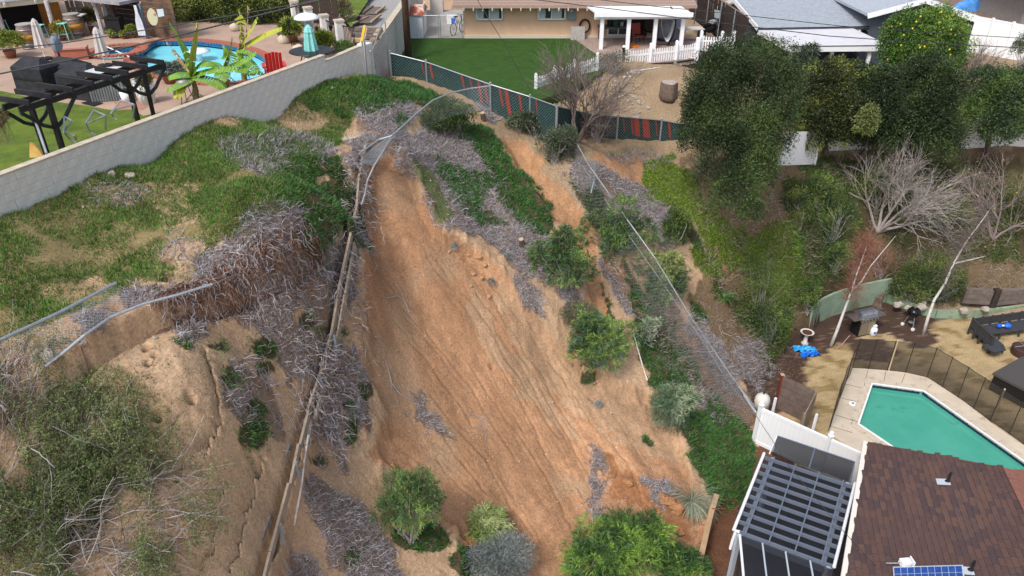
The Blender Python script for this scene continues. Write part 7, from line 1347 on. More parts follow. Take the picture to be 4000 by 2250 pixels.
far = Vector((3.2, .4, -.35)); MB().hexa([p - Vector((0, 0, .12)) for p in (k0, kk, kk + far * 1.5, k0 + far)], [k0, kk, kk + far * 1.5, k0 + far]).build('far_slope', M_HIP, bhs, world=True)
for k in range(20): p = k0.lerp(kk, k / 20); q = k0.lerp(kk, (k + .93) / 20); MB().beam(p + RN * .03, q + RN * .02, .22, .02).build('ridge_cap', M_HIP, bhs, world=True)
MB().beam(e1 - eh_ * .07 - Vector((0, 0, .05)) - ed * .05, e3 - eh_ * .07 - Vector((0, 0, .05)), .13, .12).build('gutter', mat('cream_gutter', (.66, .62, .56), .5), bhs, world=True); MB().beam(e1 - ed * .03 - Vector((0, 0, .07)), k0 - ed * .03 - Vector((0, 0, .07)), .04, .16).build('rake_board', mat('brown_rake', (.12, .07, .06), .7), bhs, world=True)
i0 = e1 + eh_ * .5; MB().hexa([Vector((p.x, p.y, 0)) for p in (i0 + ed * .4, i0 + ed * 7, k0 + ed * 7, k0 + ed * .5)], [Vector((p.x, p.y, 2.35)) for p in (i0 + ed * .4, i0 + ed * 7, k0 + ed * 7, k0 + ed * .5)]).build('wall', M_BEIGE, bhs, world=True)
for (px, py, lb) in ((3700, 1885, 'black vent pipe on a white flashing in the middle of the brown roof'), (3790, 2232, 'black vent pipe on a white flashing beside the solar panel')):
    p = onroof(px, py); t = thing('vent_pipe', lb, 'vent pipe', p); MB().tube([(0, 0, -.02), (0, 0, .38)], .035, 10).build('pipe', M_RUBBER, t); MB().box((-.12, .0, .03), (.34, .24, .02), M=Mroof).build('flashing', mat('flashing', (.55, .6, .66), .4, metal=.3), t); MB().lathe([(.1, .01), (.045, .1)], n=12).build('boot', M_DKMETAL, t)
s_a, s_b, s_c, s_d = onroof(3487, 2225), onroof(3760, 2218), onroof(3775, 2330), onroof(3495, 2340); spn = thing('solar_panel', 'blue solar panel with a pale frame at the bottom edge of the brown roof', 'solar panel', s_a); nn = RN * .1
MB().hexa([p + nn * .6 for p in (s_d, s_c, s_b, s_a)], [p + nn for p in (s_d, s_c, s_b, s_a)]).build('frame', mat('panel_frame', (.6, .63, .68), .4, metal=.4), spn, world=True)
M_CELL = mat('solar_cell', (.015, .05, .22), .15, c2=(.03, .09, .32), scale=12)
for i in range(10):
    for j in range(4):
        f = lambda u, v: (s_a.lerp(s_b, u)).lerp(s_d.lerp(s_c, u), v) + nn * 1.06; u0_, u1_, v0_, v1_ = .015 + .097 * i, .015 + .097 * i + .09, .04 + .235 * j, .04 + .235 * j + .22
        MB().quad(f(u0_, v1_), f(u1_, v1_), f(u1_, v0_), f(u0_, v0_)).build('cell', M_CELL, spn, world=True)
p = onroof(3530, 2210); ds = thing('satellite_box', 'small white receiver box on an arm beside the solar panel', 'antenna', p); MB().box((0, 0, .12), (.24, .16, .16), .1).build('housing', M_WHITE, ds); MB().box((.17, 0, .14), (.02, .22, .2), .1).build('plate', M_WHITE, ds); MB().tube([(-.12, 0, .1), (-.45, .03, .06)], .018).build('arm', M_GALV, ds)
wire('thin black cable from the white fence down to the brown roof', [(2948, 1615), (3090, 1830), (3290, 2070), (3425, 2215)], [P(2948, 1615, 1.9).y, 15.2, 13.4, onroof(3425, 2215).y], .008)
wire('thin rusty cable from the slope to the screened cover', [(2780, 1985), (2840, 1988), (2885, 1996)], [P(2780, 1985, .8).y, P(2840, 1988, 1.3).y, sp3.y + .35], .01, m=mat('rust_cable', (.22, .1, .05), .8))

# ================================================================ plants
def leaves_at(pos, dirs, L, W, cols_, bend=.15):
    """one four-cornered leaf per point, pos (n,3), dirs (n,3)"""
    n = len(pos); d = unit(dirs); s = unit(np.cross(d, rng.normal(size=(n, 3)))); l = rng.uniform(*L, n)[:, None]; w = rng.uniform(*W, n)[:, None] / 2
    mid = pos + d * l * .5; V = np.stack([pos, mid + s * w, pos + d * l - np.array([0, 0, 1]) * l * bend, mid - s * w], 1).reshape(-1, 3)
    return V, np.arange(n * 4).reshape(n, 4), np.repeat(cols_, 4, 0)
def shell_points(blobs, n, rr=(.6, 1.02), lump=.28, sd_=0, up=-.45):
    """points in the outer part of lumpy ellipsoids"""
    c = np.array([b[0] for b in blobs], float); r = np.array([b[1] for b in blobs], float); w = (r[:, 0] * r[:, 2]) ; k = rng.choice(len(blobs), n, p=w / w.sum())
    d = unit(rng.normal(size=(n, 3))); d[:, 2] = np.where(d[:, 2] < up, -d[:, 2], d[:, 2]); q = 1 + lump * (fbm(d[:, 0] * 3.1 + k * 7.7 + sd_, d[:, 1] * 3.1 + d[:, 2] * 2.3 + sd_, 3) - .5) * 2.4
    rad = rng.uniform(*rr, n) ** .6; p = c[k] + d * r[k] * (rad * q)[:, None]; return p, d, q * rad
def tint(p, cols_, f=1.5, var=.25, hi=None):
    base_ = np.array(cols_)[rng.integers(0, len(cols_), len(p))] * rng.uniform(1 - var, 1 + var, (len(p), 1)); m = fbm(p[:, 0] * f + 3, p[:, 1] * f + p[:, 2] * f, 3)[:, None]
    if hi is not None: base_ = np.where(rng.random((len(p), 1)) < np.clip((m - .45) * 3, 0, 1), np.array(hi) * rng.uniform(.8, 1.2, (len(p), 1)), base_)
    return base_ * (.55 + .9 * m)
def crown(name, parent, blobs, n, L, W, cols_, hi=None, rr=(.45, 1.03), lump=.3, out=.5, sd_=0, seed=None, f=1.5, up=-.45, **kw):
    p, d, q = shell_points(blobs, n, rr, lump, sd_, up); dr = d * out + rng.normal(size=(n, 3)) * .6 + [0, 0, .15]; V, Fc, C = leaves_at(p, dr, L, W, tint(p, cols_, f, hi=hi) * .9)
    return link(name, fast_mesh(name, V, Fc, m_leaf, C), parent, world=True, kind='stuff' if parent is None else None, **kw)
def whorls(name, parent, blobs, n, per, L, W, cols_, hi=None, rr=(.6, 1.0), lump=.25, sd_=0, out=.9, bend=.25, up=-.6, f=1.8):
    p, d, q = shell_points(blobs, n, rr, lump, sd_, up); d = unit(d + [0, 0, .35] + rng.normal(size=(n, 3)) * .25); c = tint(p, cols_, f, .2, hi); P_ = np.repeat(p, per, 0) + rng.normal(size=(n * per, 3)) * .018 + np.repeat(d, per, 0) * rng.uniform(-.12, .03, (n * per, 1)); D = np.repeat(d, per, 0) * out + unit(rng.normal(size=(n * per, 3))) * .75
    V, Fc, C = leaves_at(P_, D, L, W, np.repeat(c, per, 0) * rng.uniform(.75, 1.25, (n * per, 1)), bend); return link(name, fast_mesh(name, V, Fc, m_leaf, C), parent, world=True)
def stems(name, parent, base, tips, r, m, n=4, wob=.08):
    mb = MB()
    for t in tips:
        t = Vector(t); b = Vector(base) + Vector((rng.normal() * .06, rng.normal() * .06, -.05)); mid1 = b.lerp(t, .35) + Vector((rng.normal(), rng.normal(), rng.normal() + 1)) * wob; mid2 = b.lerp(t, .7) + Vector((rng.normal(), rng.normal(), rng.normal() + .5)) * wob
        mb.tube([b, mid1, mid2, t], [r, r * .7, r * .45, r * .2], n, caps=False)
    return mb.build(name, m, parent, world=True)
def zc(p): return p[1] * cs - (p[2] - CH) * sn
OLE = [(.065, .14, .035), (.09, .175, .045), (.055, .12, .05), (.085, .16, .08), (.12, .13, .06)]; OLE_HI = (.16, .25, .06)
def bush(label, px, py, rx, ry, kind='oleander', n=420, group=None, cols_=None, hi=None, name='shrub', cat='shrub', base_py=None, seed=0, L=None, W=None, per=12, gap=None):
    b = T(px, base_py or (py + ry * .8)); c = A(px, py, b.y + .15); s = zc(c) / F; rad = (rx * s, rx * s * .85, ry * s / .86); t = thing(name, label, cat, b, group=group)
    bl = [(tuple(c), tuple(v * .8 for v in rad))] + [(tuple(c + Vector((rng.normal() * rad[0] * .36, rng.normal() * rad[1] * .36, rng.normal() * rad[2] * .36))), tuple(v * rng.uniform(.42, .66) for v in rad)) for _ in range(8)]
    p, d, q = shell_points(bl, 26, (.5, .9)); stems('stems', t, b, p, .022, M_PALE, wob=.1)
    if kind == 'oleander': whorls('foliage', t, bl, n, per, L or (.10, .19), W or (.018, .03), cols_ or OLE, hi or OLE_HI, sd_=seed)
    elif kind == 'dense': crown('foliage', t, bl, n * 9, L or (.05, .1), W or (.025, .045), cols_ or [(.05, .09, .025), (.07, .12, .03), (.04, .07, .02)], hi, sd_=seed)
    elif kind == 'fine': crown('foliage', t, bl, n * 9, L or (.08, .18), W or (.008, .014), cols_ or [(.14, .18, .12), (.19, .23, .17), (.10, .13, .09)], hi, sd_=seed, out=1.0, rr=(.2, 1.05))
    return t
bush('round bright oleander on the bank just right of the gully, under the leaning fence', 2420, 905, 108, 112, n=1150, seed=1)
bush('round bright oleander between the ridge and the gully', 2205, 1030, 115, 125, n=950, seed=2)
bush('largest round oleander mid-slope with a bluish underside', 2345, 1335, 138, 116, n=1150, seed=3, cols_=OLE + [(.08, .17, .11)])
bush('dark drooping oleander beside the leaning fence', 2600, 1090, 118, 95, n=900, seed=4, cols_=[(.06, .12, .04), (.08, .15, .05), (.055, .11, .06)], hi=(.2, .24, .08))
bush('small silvery fan-shaped shrub right of the largest oleander', 2530, 1285, 48, 48, n=150, seed=5, cols_=[(.20, .26, .17), (.26, .33, .22)], hi=(.33, .38, .24))
bush('feathery grey-green shrub low on the bank near the white fence', 2615, 1585, 100, 92, n=560, seed=6, cols_=[(.10, .17, .10), (.15, .22, .13), (.08, .14, .07)], hi=(.28, .33, .2), L=(.12, .24), W=(.012, .02))
bush('big rounded oleander with bare stems at the foot of the timber wall', 1605, 1975, 150, 170, n=1100, seed=7, cols_=[(.075, .15, .04), (.10, .19, .05), (.065, .13, .05), (.11, .18, .08), (.14, .15, .07)], L=(.08, .16), W=(.014, .022))
bush('pale lime branches fallen across the bottom of the slide', 1905, 2055, 115, 58, n=460, seed=8, cols_=[(.24, .32, .09), (.30, .38, .14), (.18, .26, .07)], hi=(.38, .42, .2), L=(.12, .22), W=(.014, .022))
bush('blue-grey feathery bush at the bottom edge below the slide', 1955, 2195, 165, 95, kind='fine', n=1500, seed=9, cols_=[(.20, .25, .23), (.26, .31, .29), (.13, .17, .15), (.22, .21, .25)])
for (px, py, rx, ry, lb, sd_) in ((2330, 2180, 180, 110, 'dark oleander at the bottom edge left of the flowering one', 10), (2500, 2130, 150, 110, 'tall oleander with rusty flower heads at the bottom edge', 11), (2650, 2210, 120, 70, 'lower oleander spreading towards the concrete curb', 12)):
    t = bush(lb, px, py, rx, ry, n=900, seed=sd_, group='oleanders along the bottom edge', cols_=[(.05, .11, .03), (.07, .15, .035), (.04, .09, .03)], hi=(.14, .24, .04), L=(.12, .22), W=(.016, .026))
bush('dense dark green bush inside the sagging chain-link', 1745, 452, 108, 82, kind='dense', n=1300, seed=13, cols_=[(.045, .085, .02), (.07, .12, .025), (.035, .065, .018)], hi=(.13, .18, .04))
for (px, py, rx, ry, lb) in ((2090, 500, 60, 50, 'dark olive shrub under the corner post of the screened fence'), (2165, 575, 55, 75, 'grey-green scrub leaning over the gully'), (2030, 480, 60, 40, 'low green shrub against the screened fence'), (2210, 560, 60, 60, 'dark shrub between the two wire fences')):
    bush(lb, px, py, rx, ry, kind='dense', n=520, seed=px, cols_=[(.07, .10, .05), (.10, .13, .07), (.05, .075, .035), (.13, .14, .10)])
bush('straw-coloured drooping grass clump left of the largest oleander', 2255, 1215, 70, 42, kind='fine', n=500, seed=21, cols_=[(.24, .22, .14), (.18, .17, .10), (.14, .15, .08)])
bush('dark green shrub strip under the post of the leaning fence', 2325, 800, 40, 70, kind='dense', n=420, seed=22)
for (px, py, rx, ry, lb, k) in ((2960, 1150, 120, 110, 'feathery yellow-green shrub at the middle of the far bank', 'fine'), (3250, 860, 130, 110, 'dark bushy shrub below the white fence panel', 'dense'), (3260, 1010, 90, 70, 'dark green shrub lower on the far bank', 'dense'), (3200, 760, 80, 70, 'bright-topped shrub under the bare grey tree', 'dense'), (3000, 1260, 110, 90, 'green shrub just above the bird bath', 'dense'), (3600, 1100, 120, 90, 'leafy green shrubs over the low planter wall', 'dense'), (2640, 880, 60, 80, 'dark shrub band along the lime ground cover', 'dense'), (3150, 1180, 60, 60, 'olive shrub overhanging the curved green wall', 'dense')):
    bush(lb, px, py, rx, ry, kind=k, n=700 if k == 'dense' else 1100, seed=px, cols_=[(.05, .10, .025), (.08, .14, .035), (.04, .075, .02)] if k == 'dense' else [(.12, .18, .04), (.17, .23, .06), (.08, .12, .03)], hi=(.14, .2, .04))
def tuft(label, px, py, r, n, cols_, h=(.3, .6), w=(.02, .03), lean=(0, 0, 0), name='grass_clump', cat='plant', base=None):
    b = base or T(px, py); t = thing(name, label, cat, b); ang = rng.uniform(0, 2 * math.pi, n); d = np.c_[np.cos(ang), np.sin(ang), rng.uniform(.4, 1.6, n)] + np.array(lean); d = unit(d); p = np.tile(np.array(b), (n, 1)) + rng.normal(size=(n, 3)) * [r * .2, r * .2, 0]; l = rng.uniform(*h, n)[:, None] / 4; pts = [p]
    for i in range(4): p = p + d * l; pts.append(p); d = unit(d - [0, 0, .38])
    pts = np.stack(pts, 1); V, Fc, q = ribbons(pts, rng.uniform(*w, n), unit(np.cross(pts[:, 1] - pts[:, 0], [0, 0, 1.] + rng.normal(size=(n, 3)) * .2))); link('blades', fast_mesh('blades', V, Fc, m_leaf, np.repeat(np.array(cols_)[rng.integers(0, len(cols_), n)], q, 0)), t, world=True)
    MB().lathe([(r * .3, -.03), (r * .2, .06)], n=8).build('root_crown', M_BARK, t); return t
tuft('grey and straw pampas clump slumped beside the concrete curb', 2700, 1960, .3, 420, [(.32, .30, .22), (.20, .24, .18), (.42, .40, .30), (.16, .22, .14)], (.6, 1.1), (.012, .02), (.1, -.9, -.3))
tuft('strap-leaved dark green clump on the far bank', 2830, 1165, .2, 90, [(.05, .12, .03), (.08, .17, .04)], (.4, .6), (.03, .045)); tuft('grey pampas-like clump by the pole on the far bank', 2990, 1040, .2, 160, [(.20, .25, .12), (.14, .2, .08)], (.4, .9), (.012, .02))
for px, py, lb in ((1920, 1115, 'small blue-grey tuft on the soil right of the slide'), (1985, 1012, 'small blue-grey tuft near the cut branch stump'), (2335, 1590, 'faint grey tuft low on the tan soil'), (1775, 975, 'lilac tuft above the big soil clods')):
    b = T(px, py); t = thing('sage_tuft', lb, 'plant', b); crown('foliage', t, [((b.x, b.y, b.z + .1), (.13, .13, .17))], 420, (.03, .07), (.012, .02), [(.22, .27, .25), (.28, .32, .32)]); stems('stems', t, b, [(b.x + .03, b.y, b.z + .2), (b.x - .03, b.y, b.z + .2)], .006, M_PALE)
# bottom-left thicket of long pale arching branches
m_twig = mat('pale_twig', (.30, .27, .25), .9, vcol=True)
def thicket(label, spots, n, length, cols_, dirs, leafn, seed, group=None):
    r_ = np.random.default_rng(seed); bs = [T(*s) for s in spots]; t = thing('wild_shrub', label, 'shrub', bs[0], group=group); k = r_.integers(0, len(bs), n); p = np.array([tuple(b) for b in bs])[k] + r_.normal(size=(n, 3)) * [.25, .25, .02]; d = unit(np.array(dirs)[k % len(dirs)] + r_.normal(size=(n, 3)) * [.55, .55, .3]); l = r_.uniform(*length, n)[:, None] / 7; pts = [p]; dd = [d]
    for i in range(7): p = p + d * l; p[:, 2] = np.maximum(p[:, 2], H(p[:, 0], p[:, 1]) + .05); pts.append(p.copy()); d = unit(d + r_.normal(size=(n, 3)) * .2 + [0, 0, -.09]); dd.append(d)
    pts = np.stack(pts, 1); V, Fc, q = ribbons(pts, r_.uniform(.007, .022, n), unit(np.cross(pts[:, 1] - pts[:, 0], r_.normal(size=(n, 3))))); cc = np.array([(.36, .34, .35), (.28, .25, .24), (.2, .16, .14), (.42, .40, .41), (.10, .08, .07), (.14, .11, .09)])[r_.integers(0, 6, n)]
    link('branches', fast_mesh('branches', V, Fc, m_dry, np.repeat(cc, q, 0)), t, world=True); ns = leafn // 9; S_ = pts[r_.integers(0, n, ns), r_.integers(2, 8, ns)] + r_.normal(size=(ns, 3)) * [.16, .16, .10]; S_ = S_[fbm(S_[:, 0] * 1.4, S_[:, 1] * 1.4, 3) > .44]; leafn = len(S_) * 9; A_ = np.repeat(S_, 9, 0) + r_.normal(size=(leafn, 3)) * .035
    A_[:, 2] = np.maximum(A_[:, 2], H(A_[:, 0], A_[:, 1]) + .03); V, Fc, C = leaves_at(A_, r_.normal(size=(leafn, 3)) + [0, 0, .5], (.035, .085), (.010, .02), tint(A_, cols_, 1.6)); link('foliage', fast_mesh('foliage', V, Fc, m_leaf, C), t, world=True); return t
TH = [(.075, .12, .03), (.11, .16, .045), (.05, .085, .025), (.17, .20, .08)]
thicket('huge sprawling thicket of pale branches filling the lower left corner', [(150, 2250), (300, 2150), (80, 2080), (420, 2260), (230, 2000), (20, 2260), (350, 2050), (450, 2150), (180, 2120)], 560, (.8, 2.1), TH, [(.9, .3, .5), (.5, .6, .7), (-.2, .5, .9), (1.0, -.1, .4)], 78000, 5)
thicket('thin greenish thicket spreading over the tan slab above the corner', [(60, 1720), (200, 1650), (330, 1640), (120, 1560), (20, 1500), (480, 1700), (560, 1850)], 300, (.35, .9), [(.15, .19, .07), (.19, .23, .10), (.12, .16, .05)], [(.3, .2, .8), (.2, -.1, .7), (-.2, .1, .9)], 20000, 6)
thicket('grey leafless brush at the left edge beneath the flattened fence', [(10, 1560), (-60, 1620), (60, 1640)], 260, (.7, 1.6), TH, [(.1, .1, 1), (-.2, 0, .8)], 3000, 7)
thicket('sparse twiggy growth reaching across the slab cracks', [(560, 1880), (620, 2020), (700, 1960), (540, 2120)], 170, (.6, 1.5), TH, [(1, .2, .15), (.9, -.2, .1)], 7000, 8)
# loose roots and the fallen twig bundle on the slide
for (pts, lb) in (([(1510, 1170), (1555, 1160), (1580, 1180), (1600, 1225)], 'bare root lying high on the slide'), ([(1515, 1440), (1530, 1500), (1560, 1540), (1610, 1570)], 'long root leading to the twig bundle'), ([(2300, 2000), (2312, 1990), (2316, 2060), (2300, 2065)], 'pale broken stake at the foot of the slide'), ([(1850, 1620), (1880, 1640), (1900, 1690), (1870, 1670)], 'small root tangle low in the middle of the slide'), ([(1320, 640), (1400, 1000), (1290, 1200)][:0] or [(2150, 600), (2200, 720), (2290, 830), (2330, 900)], 'dry root hanging along the gully edge'), ([(1250, 940), (1262, 1000), (1250, 1060), (1300, 1020)], 'pale curled stem over the green iceplant edge')):
    w = [T(*a) + Vector((0, 0, .04)) for a in pts]; t = thing('bare_root', lb, 'root', w[0]); MB().tube(w, .018, 5).build('main_root', M_PALE, t, world=True); mb = MB()
    for i in range(8): a = w[rng.integers(0, len(w))]; e = a + Vector((rng.normal() * .2, rng.normal() * .2, .03)); e.z = float(H(e.x, e.y)) + .03; mb.tube([a, e], .007, 4)
    mb.build('side_roots', M_PALE, t, world=True)
for px, py, rx, ry, lb in ((3430, 1030, 80, 90, 'rust-red twiggy shrub behind the forked birch'), (3330, 1000, 60, 80, 'thin rust-coloured twigs hanging over the curved green wall')):
    bush(lb, px, py, rx, ry, kind='fine', n=420, seed=px, cols_=[(.22, .09, .055), (.28, .15, .10), (.16, .09, .07)], L=(.1, .25), W=(.006, .012))
for px, py, rx, ry, lb in ((3540, 1120, 90, 90, 'hanging green creeper mound left of the leaning birch'), (3690, 1090, 90, 100, 'hanging green creeper mound behind the leaning birch'), (3120, 820, 70, 90, 'bright green leafy shrub just below the white fence panel'), (3420, 760, 110, 90, 'grey-green scrub under the broad leafless tree'), (3700, 850, 130, 90, 'olive scrub between the two leafless trees'), (3950, 820, 120, 110, 'brown-green scrub at the picture edge of the far bank')):
    bush(lb, px, py, rx, ry, kind='dense', n=620, seed=px, cols_=[(.05, .09, .02), (.08, .13, .03), (.11, .13, .045), (.035, .06, .018)], hi=(.16, .2, .04))
# ---- trees
def bare_tree(label, base, up, h, spread, cols_m=M_PALE, r0=.06, levels=5, seed=1, name='bare_tree', cat='tree', split=3, droop=0.0, trunk_m=None, len0=.3, leafc=None, leafn=0, forks=None, group=None):
    r_ = random.Random(seed); t = thing(name, label, cat, base, group=group); tk = MB(); br = MB(); tips = []
    def grow(p, d, l, r, lev):
        n = 3; pts = [p]; rs = [r]; q = p.copy(); dd = d.copy()
        for i in range(n): dd = (dd + Vector((r_.gauss(0, .14), r_.gauss(0, .14), r_.gauss(0, .10) - droop))).normalized(); q = q + dd * l / n; pts.append(q.copy()); rs.append(r * (1 - .45 * (i + 1) / n))
        (tk if lev == 0 else br).tube(pts, rs, 7 if lev == 0 else (4 if lev < 3 else 3), caps=False)
        if lev >= levels: tips.append((q, dd)); return
        for k in range(split + (1 if lev == 1 else 0)):
            a = r_.uniform(.3, .75) * spread; ax = Vector((r_.gauss(0, 1), r_.gauss(0, 1), r_.gauss(0, 1))).cross(dd).normalized(); nd = (dd * math.cos(a) + ax * math.sin(a)).normalized(); s = pts[r_.randint(1, n)] if lev > 0 else pts[r_.randint(2, n)]; grow(s, nd, l * r_.uniform(.6, .85), r * .5, lev + 1)
        grow(q, dd, l * .75, r * .55, lev + 1)
    for f in forks or [Vector(up)]: grow(Vector(base) - Vector((0, 0, .1)), Vector(f).normalized(), h * len0, r0, 0)
    tk.build('trunk', trunk_m or cols_m, t, world=True, smooth=True); br.build('branches', cols_m, t, world=True)
    if leafn:
        a = np.array([tuple(x[0]) for x in tips]); p = a[rng.integers(0, len(a), leafn)] + rng.normal(size=(leafn, 3)) * .06; V, Fc, C = leaves_at(p, rng.normal(size=(leafn, 3)) - [0, 0, .4], (.05, .1), (.03, .05), tint(p, leafc)); link('foliage', fast_mesh('foliage', V, Fc, m_leaf, C), t, world=True)
    return t
M_DKTW = mat('brown_twig', (.13, .10, .09), .95, c2=(.22, .18, .17), scale=9); M_GRTW = mat('grey_twig', (.36, .33, .32), .95, c2=(.26, .22, .2), scale=5)
bt1 = T(2255, 555); bare_tree('twiggy brown leafless tree in front of the white picket fence', bt1, (0, 0, 1), 5.2, .85, M_DKTW, .065, 4, 3, forks=[(-.3, 0, 1), (.1, .1, 1), (.45, 0, 1), (-.05, -.3, 1), (.2, -.2, 1), (-.15, .2, 1)], len0=.27, leafc=[(.10, .12, .04)], leafn=500)
bush('tangle of dry brown scrub hanging over the lower screened fence', 2330, 500, 95, 70, kind='fine', n=500, seed=41, cols_=[(.16, .12, .10), (.24, .19, .17), (.11, .08, .07)])
bush('half-leafless olive shrub beside the left picket fence', 2400, 255, 70, 45, kind='dense', n=260, seed=42, cols_=[(.08, .10, .03), (.14, .13, .05), (.16, .12, .10)])
gb0 = T(3340, 1080); bare_tree('broad grey leafless tree spreading over the far bank', T(3430, 900), (.1, 0, 1), 6.8, 1.0, M_GRTW, .085, 4, 11, forks=[(.5, -.1, 1), (-.5, 0, 1), (1.1, 0, .7), (.2, .2, 1.2), (.8, 0, 1.2), (.3, -.3, .5)], len0=.24, leafc=[(.5, .42, .04), (.4, .38, .06)], leafn=130)
bare_tree('second grey leafless tree at the picture edge of the far bank', T(3880, 930), (0, 0, 1), 6.0, 1.0, mat('mauve_twig', (.24, .19, .185), .95), .07, 4, 17, forks=[(.2, 0, 1), (-.4, 0, 1), (.6, 0, .8)], len0=.26, leafc=[(.45, .34, .04)], leafn=120)
M_BIRCH = mat('white_birch_bark', (.62, .60, .57), .8, c2=(.08, .07, .065), scale=9, detail=3, mix=(.62, .68)); M_RT = mat('rust_twig', (.24, .10, .07), .95)
def birch(label, pts, fork=None, seed=1):
    b = P(pts[0][0], pts[0][1], 0); w = [A(x, y, b.y + dy) for x, y, dy in pts]; w[0] = b; t = thing('birch_tree', label, 'birch tree', b, group='white-trunked birches by the lower pool'); n = len(w); MB().tube(w, [.075 * (1 - .9 * i / (n - 1)) for i in range(n)], 8).build('trunk', M_BIRCH, t, world=True, smooth=True)
    if fork: f = [w[fork[0]]] + [A(x, y, b.y + dy) for x, y, dy in fork[1]]; MB().tube(f, [.042 * (1 - .88 * i / (len(f) - 1)) for i in range(len(f))], 6).build('fork', M_BIRCH, t, world=True, smooth=True)
    r_ = random.Random(seed); mb = MB()
    for i in range(230):
        s = r_.uniform(.42, 1); j = min(int(s * (n - 1)), n - 2); p = w[j].lerp(w[j + 1], s * (n - 1) - j); d = Vector((r_.gauss(0, 1), r_.gauss(0, 1), r_.uniform(.2, 1.2))).normalized(); l = r_.uniform(.3, 1.0); q1 = p + d * l * .5; q2 = q1 + (d + Vector((0, 0, -.4))) * l * .5; mb.tube([p, q1, q2], [.010, .007, .003], 3, caps=False)
        for _ in range(3): e = q1 + Vector((r_.gauss(0, .25), r_.gauss(0, .25), r_.gauss(0, .2))); mb.tube([q1, e], [.004, .002], 3, caps=False)
    mb.build('twigs', M_RT if seed == 1 else M_DKTW, t, world=True); return t
birch('forked white birch between the bird bath and the gas grill', [(3245, 1352, 0), (3270, 1290, .05), (3295, 1220, .1), (3325, 1140, .15), (3350, 1060, .2), (3375, 990, .3), (3395, 940, .4)], (3, [(3365, 1100, .2), (3400, 1040, .3), (3450, 980, .4), (3500, 920, .5)]), 1)
birch('leaning white birch right of the kettle grill', [(3605, 1310, 0), (3625, 1240, .05), (3650, 1170, .1), (3690, 1110, .15), (3725, 1030, .2), (3770, 950, .3), (3830, 870, .4), (3880, 800, .5)], (4, [(3790, 1015, .2), (3850, 1000, .2)]), 2)
DK = [(.024, .045, .014), (.034, .06, .018), (.018, .034, .012), (.042, .07, .024)]
def tree(label, base, blobs_px, n, cols_=DK, hi=None, L=(.07, .15), W=(.03, .06), name='evergreen_tree', group=None, trunk_r=.16, lump=.32, sd_=0):
    t = thing(name, label, 'tree', base, group=group); bl = []
    for px, py, Y, rx, rz_ in blobs_px: c = A(px, py, Y); s = zc(c) / F; bl.append((tuple(c), (rx * s, rx * s * .85, rz_ * s / .8)))
    crown('crown', t, bl, n, L, W, cols_, hi, (.35, 1.04), lump, .55, sd_, f=.9, up=-.75); mb = MB(); top = Vector(bl[0][0]); mb.tube([Vector(base) - Vector((0, 0, .2)), Vector(base).lerp(top, .5), top], [trunk_r, trunk_r * .7, trunk_r * .3], 8)
    for c, r_ in bl[1:]: mb.tube([Vector(base).lerp(top, .5), Vector(c)], [trunk_r * .45, trunk_r * .12], 5)
    mb.build('trunk', M_BARK, t, world=True); return t
tree('huge dark round evergreen oak standing below the dirt yard', T(2880, 760), [(2880, 420, 27.2, 180, 190), (2940, 270, 28.3, 170, 110), (2800, 330, 27.8, 130, 130), (2950, 560, 26.3, 120, 130), (2830, 600, 26.3, 120, 120), (2880, 740, 25.3, 110, 95), (2710, 520, 27.6, 70, 80), (2760, 470, 27.2, 100, 110), (3030, 420, 27.8, 90, 100), (2930, 820, 24.6, 60, 50), (3040, 300, 28.6, 60, 60), (2800, 230, 29, 60, 50), (2990, 660, 25.8, 60, 80), (3070, 380, 28, 75, 90), (2725, 400, 28, 65, 80), (3040, 520, 27, 75, 80)], 120000, hi=(.06, .10, .025), lump=.4, sd_=1, L=(.05, .11), W=(.022, .045))
TR = 'dark evergreen trees in front of the grey house'
tree('dark evergreen left of centre in the tree row, next to the oak', T(3230, 600), [(3210, 400, 33, 115, 120), (3250, 310, 33.6, 90, 70), (3180, 500, 32.6, 85, 90), (3280, 480, 32.6, 95, 95)], 44000, group=TR, cols_=[(.045, .06, .018), (.06, .078, .022), (.03, .042, .014)], hi=(.15, .17, .03), sd_=2)
tree('dark evergreen in the middle of the tree row under the lemon tree', T(3420, 600), [(3420, 390, 33.5, 110, 105), (3450, 500, 33, 110, 90), (3390, 325, 34, 70, 55), (3360, 470, 33, 75, 85)], 40000, group=TR, hi=(.09, .13, .035), sd_=3)
tree('tallest dark evergreen in the tree row', T(3640, 620), [(3620, 380, 33.8, 125, 130), (3590, 295, 34.4, 85, 60), (3690, 350, 34.4, 85, 80), (3650, 530, 33.2, 120, 95), (3550, 490, 33.4, 90, 90)], 50000, group=TR, cols_=[(.028, .05, .018), (.04, .068, .022)], hi=(.06, .1, .025), sd_=4)
tree('dark evergreen with a pale-leaved base at the right end of the row', T(3860, 600), [(3870, 410, 34, 100, 110), (3950, 350, 34.5, 90, 70), (3980, 450, 34, 100, 90), (3840, 310, 35, 60, 40), (3900, 510, 33.5, 80, 50), (4100, 420, 34, 110, 130)], 46000, group=TR, cols_=[(.035, .065, .03), (.045, .08, .03)], hi=(.07, .12, .03), sd_=5)
tree('yellow-green shrub tree poking out between the row and the bare tree', T(3400, 640), [(3385, 480, 31.5, 45, 50), (3400, 440, 31.6, 30, 30)], 3500, cols_=[(.14, .18, .05), (.18, .21, .07)], name='young_tree', trunk_r=.04)
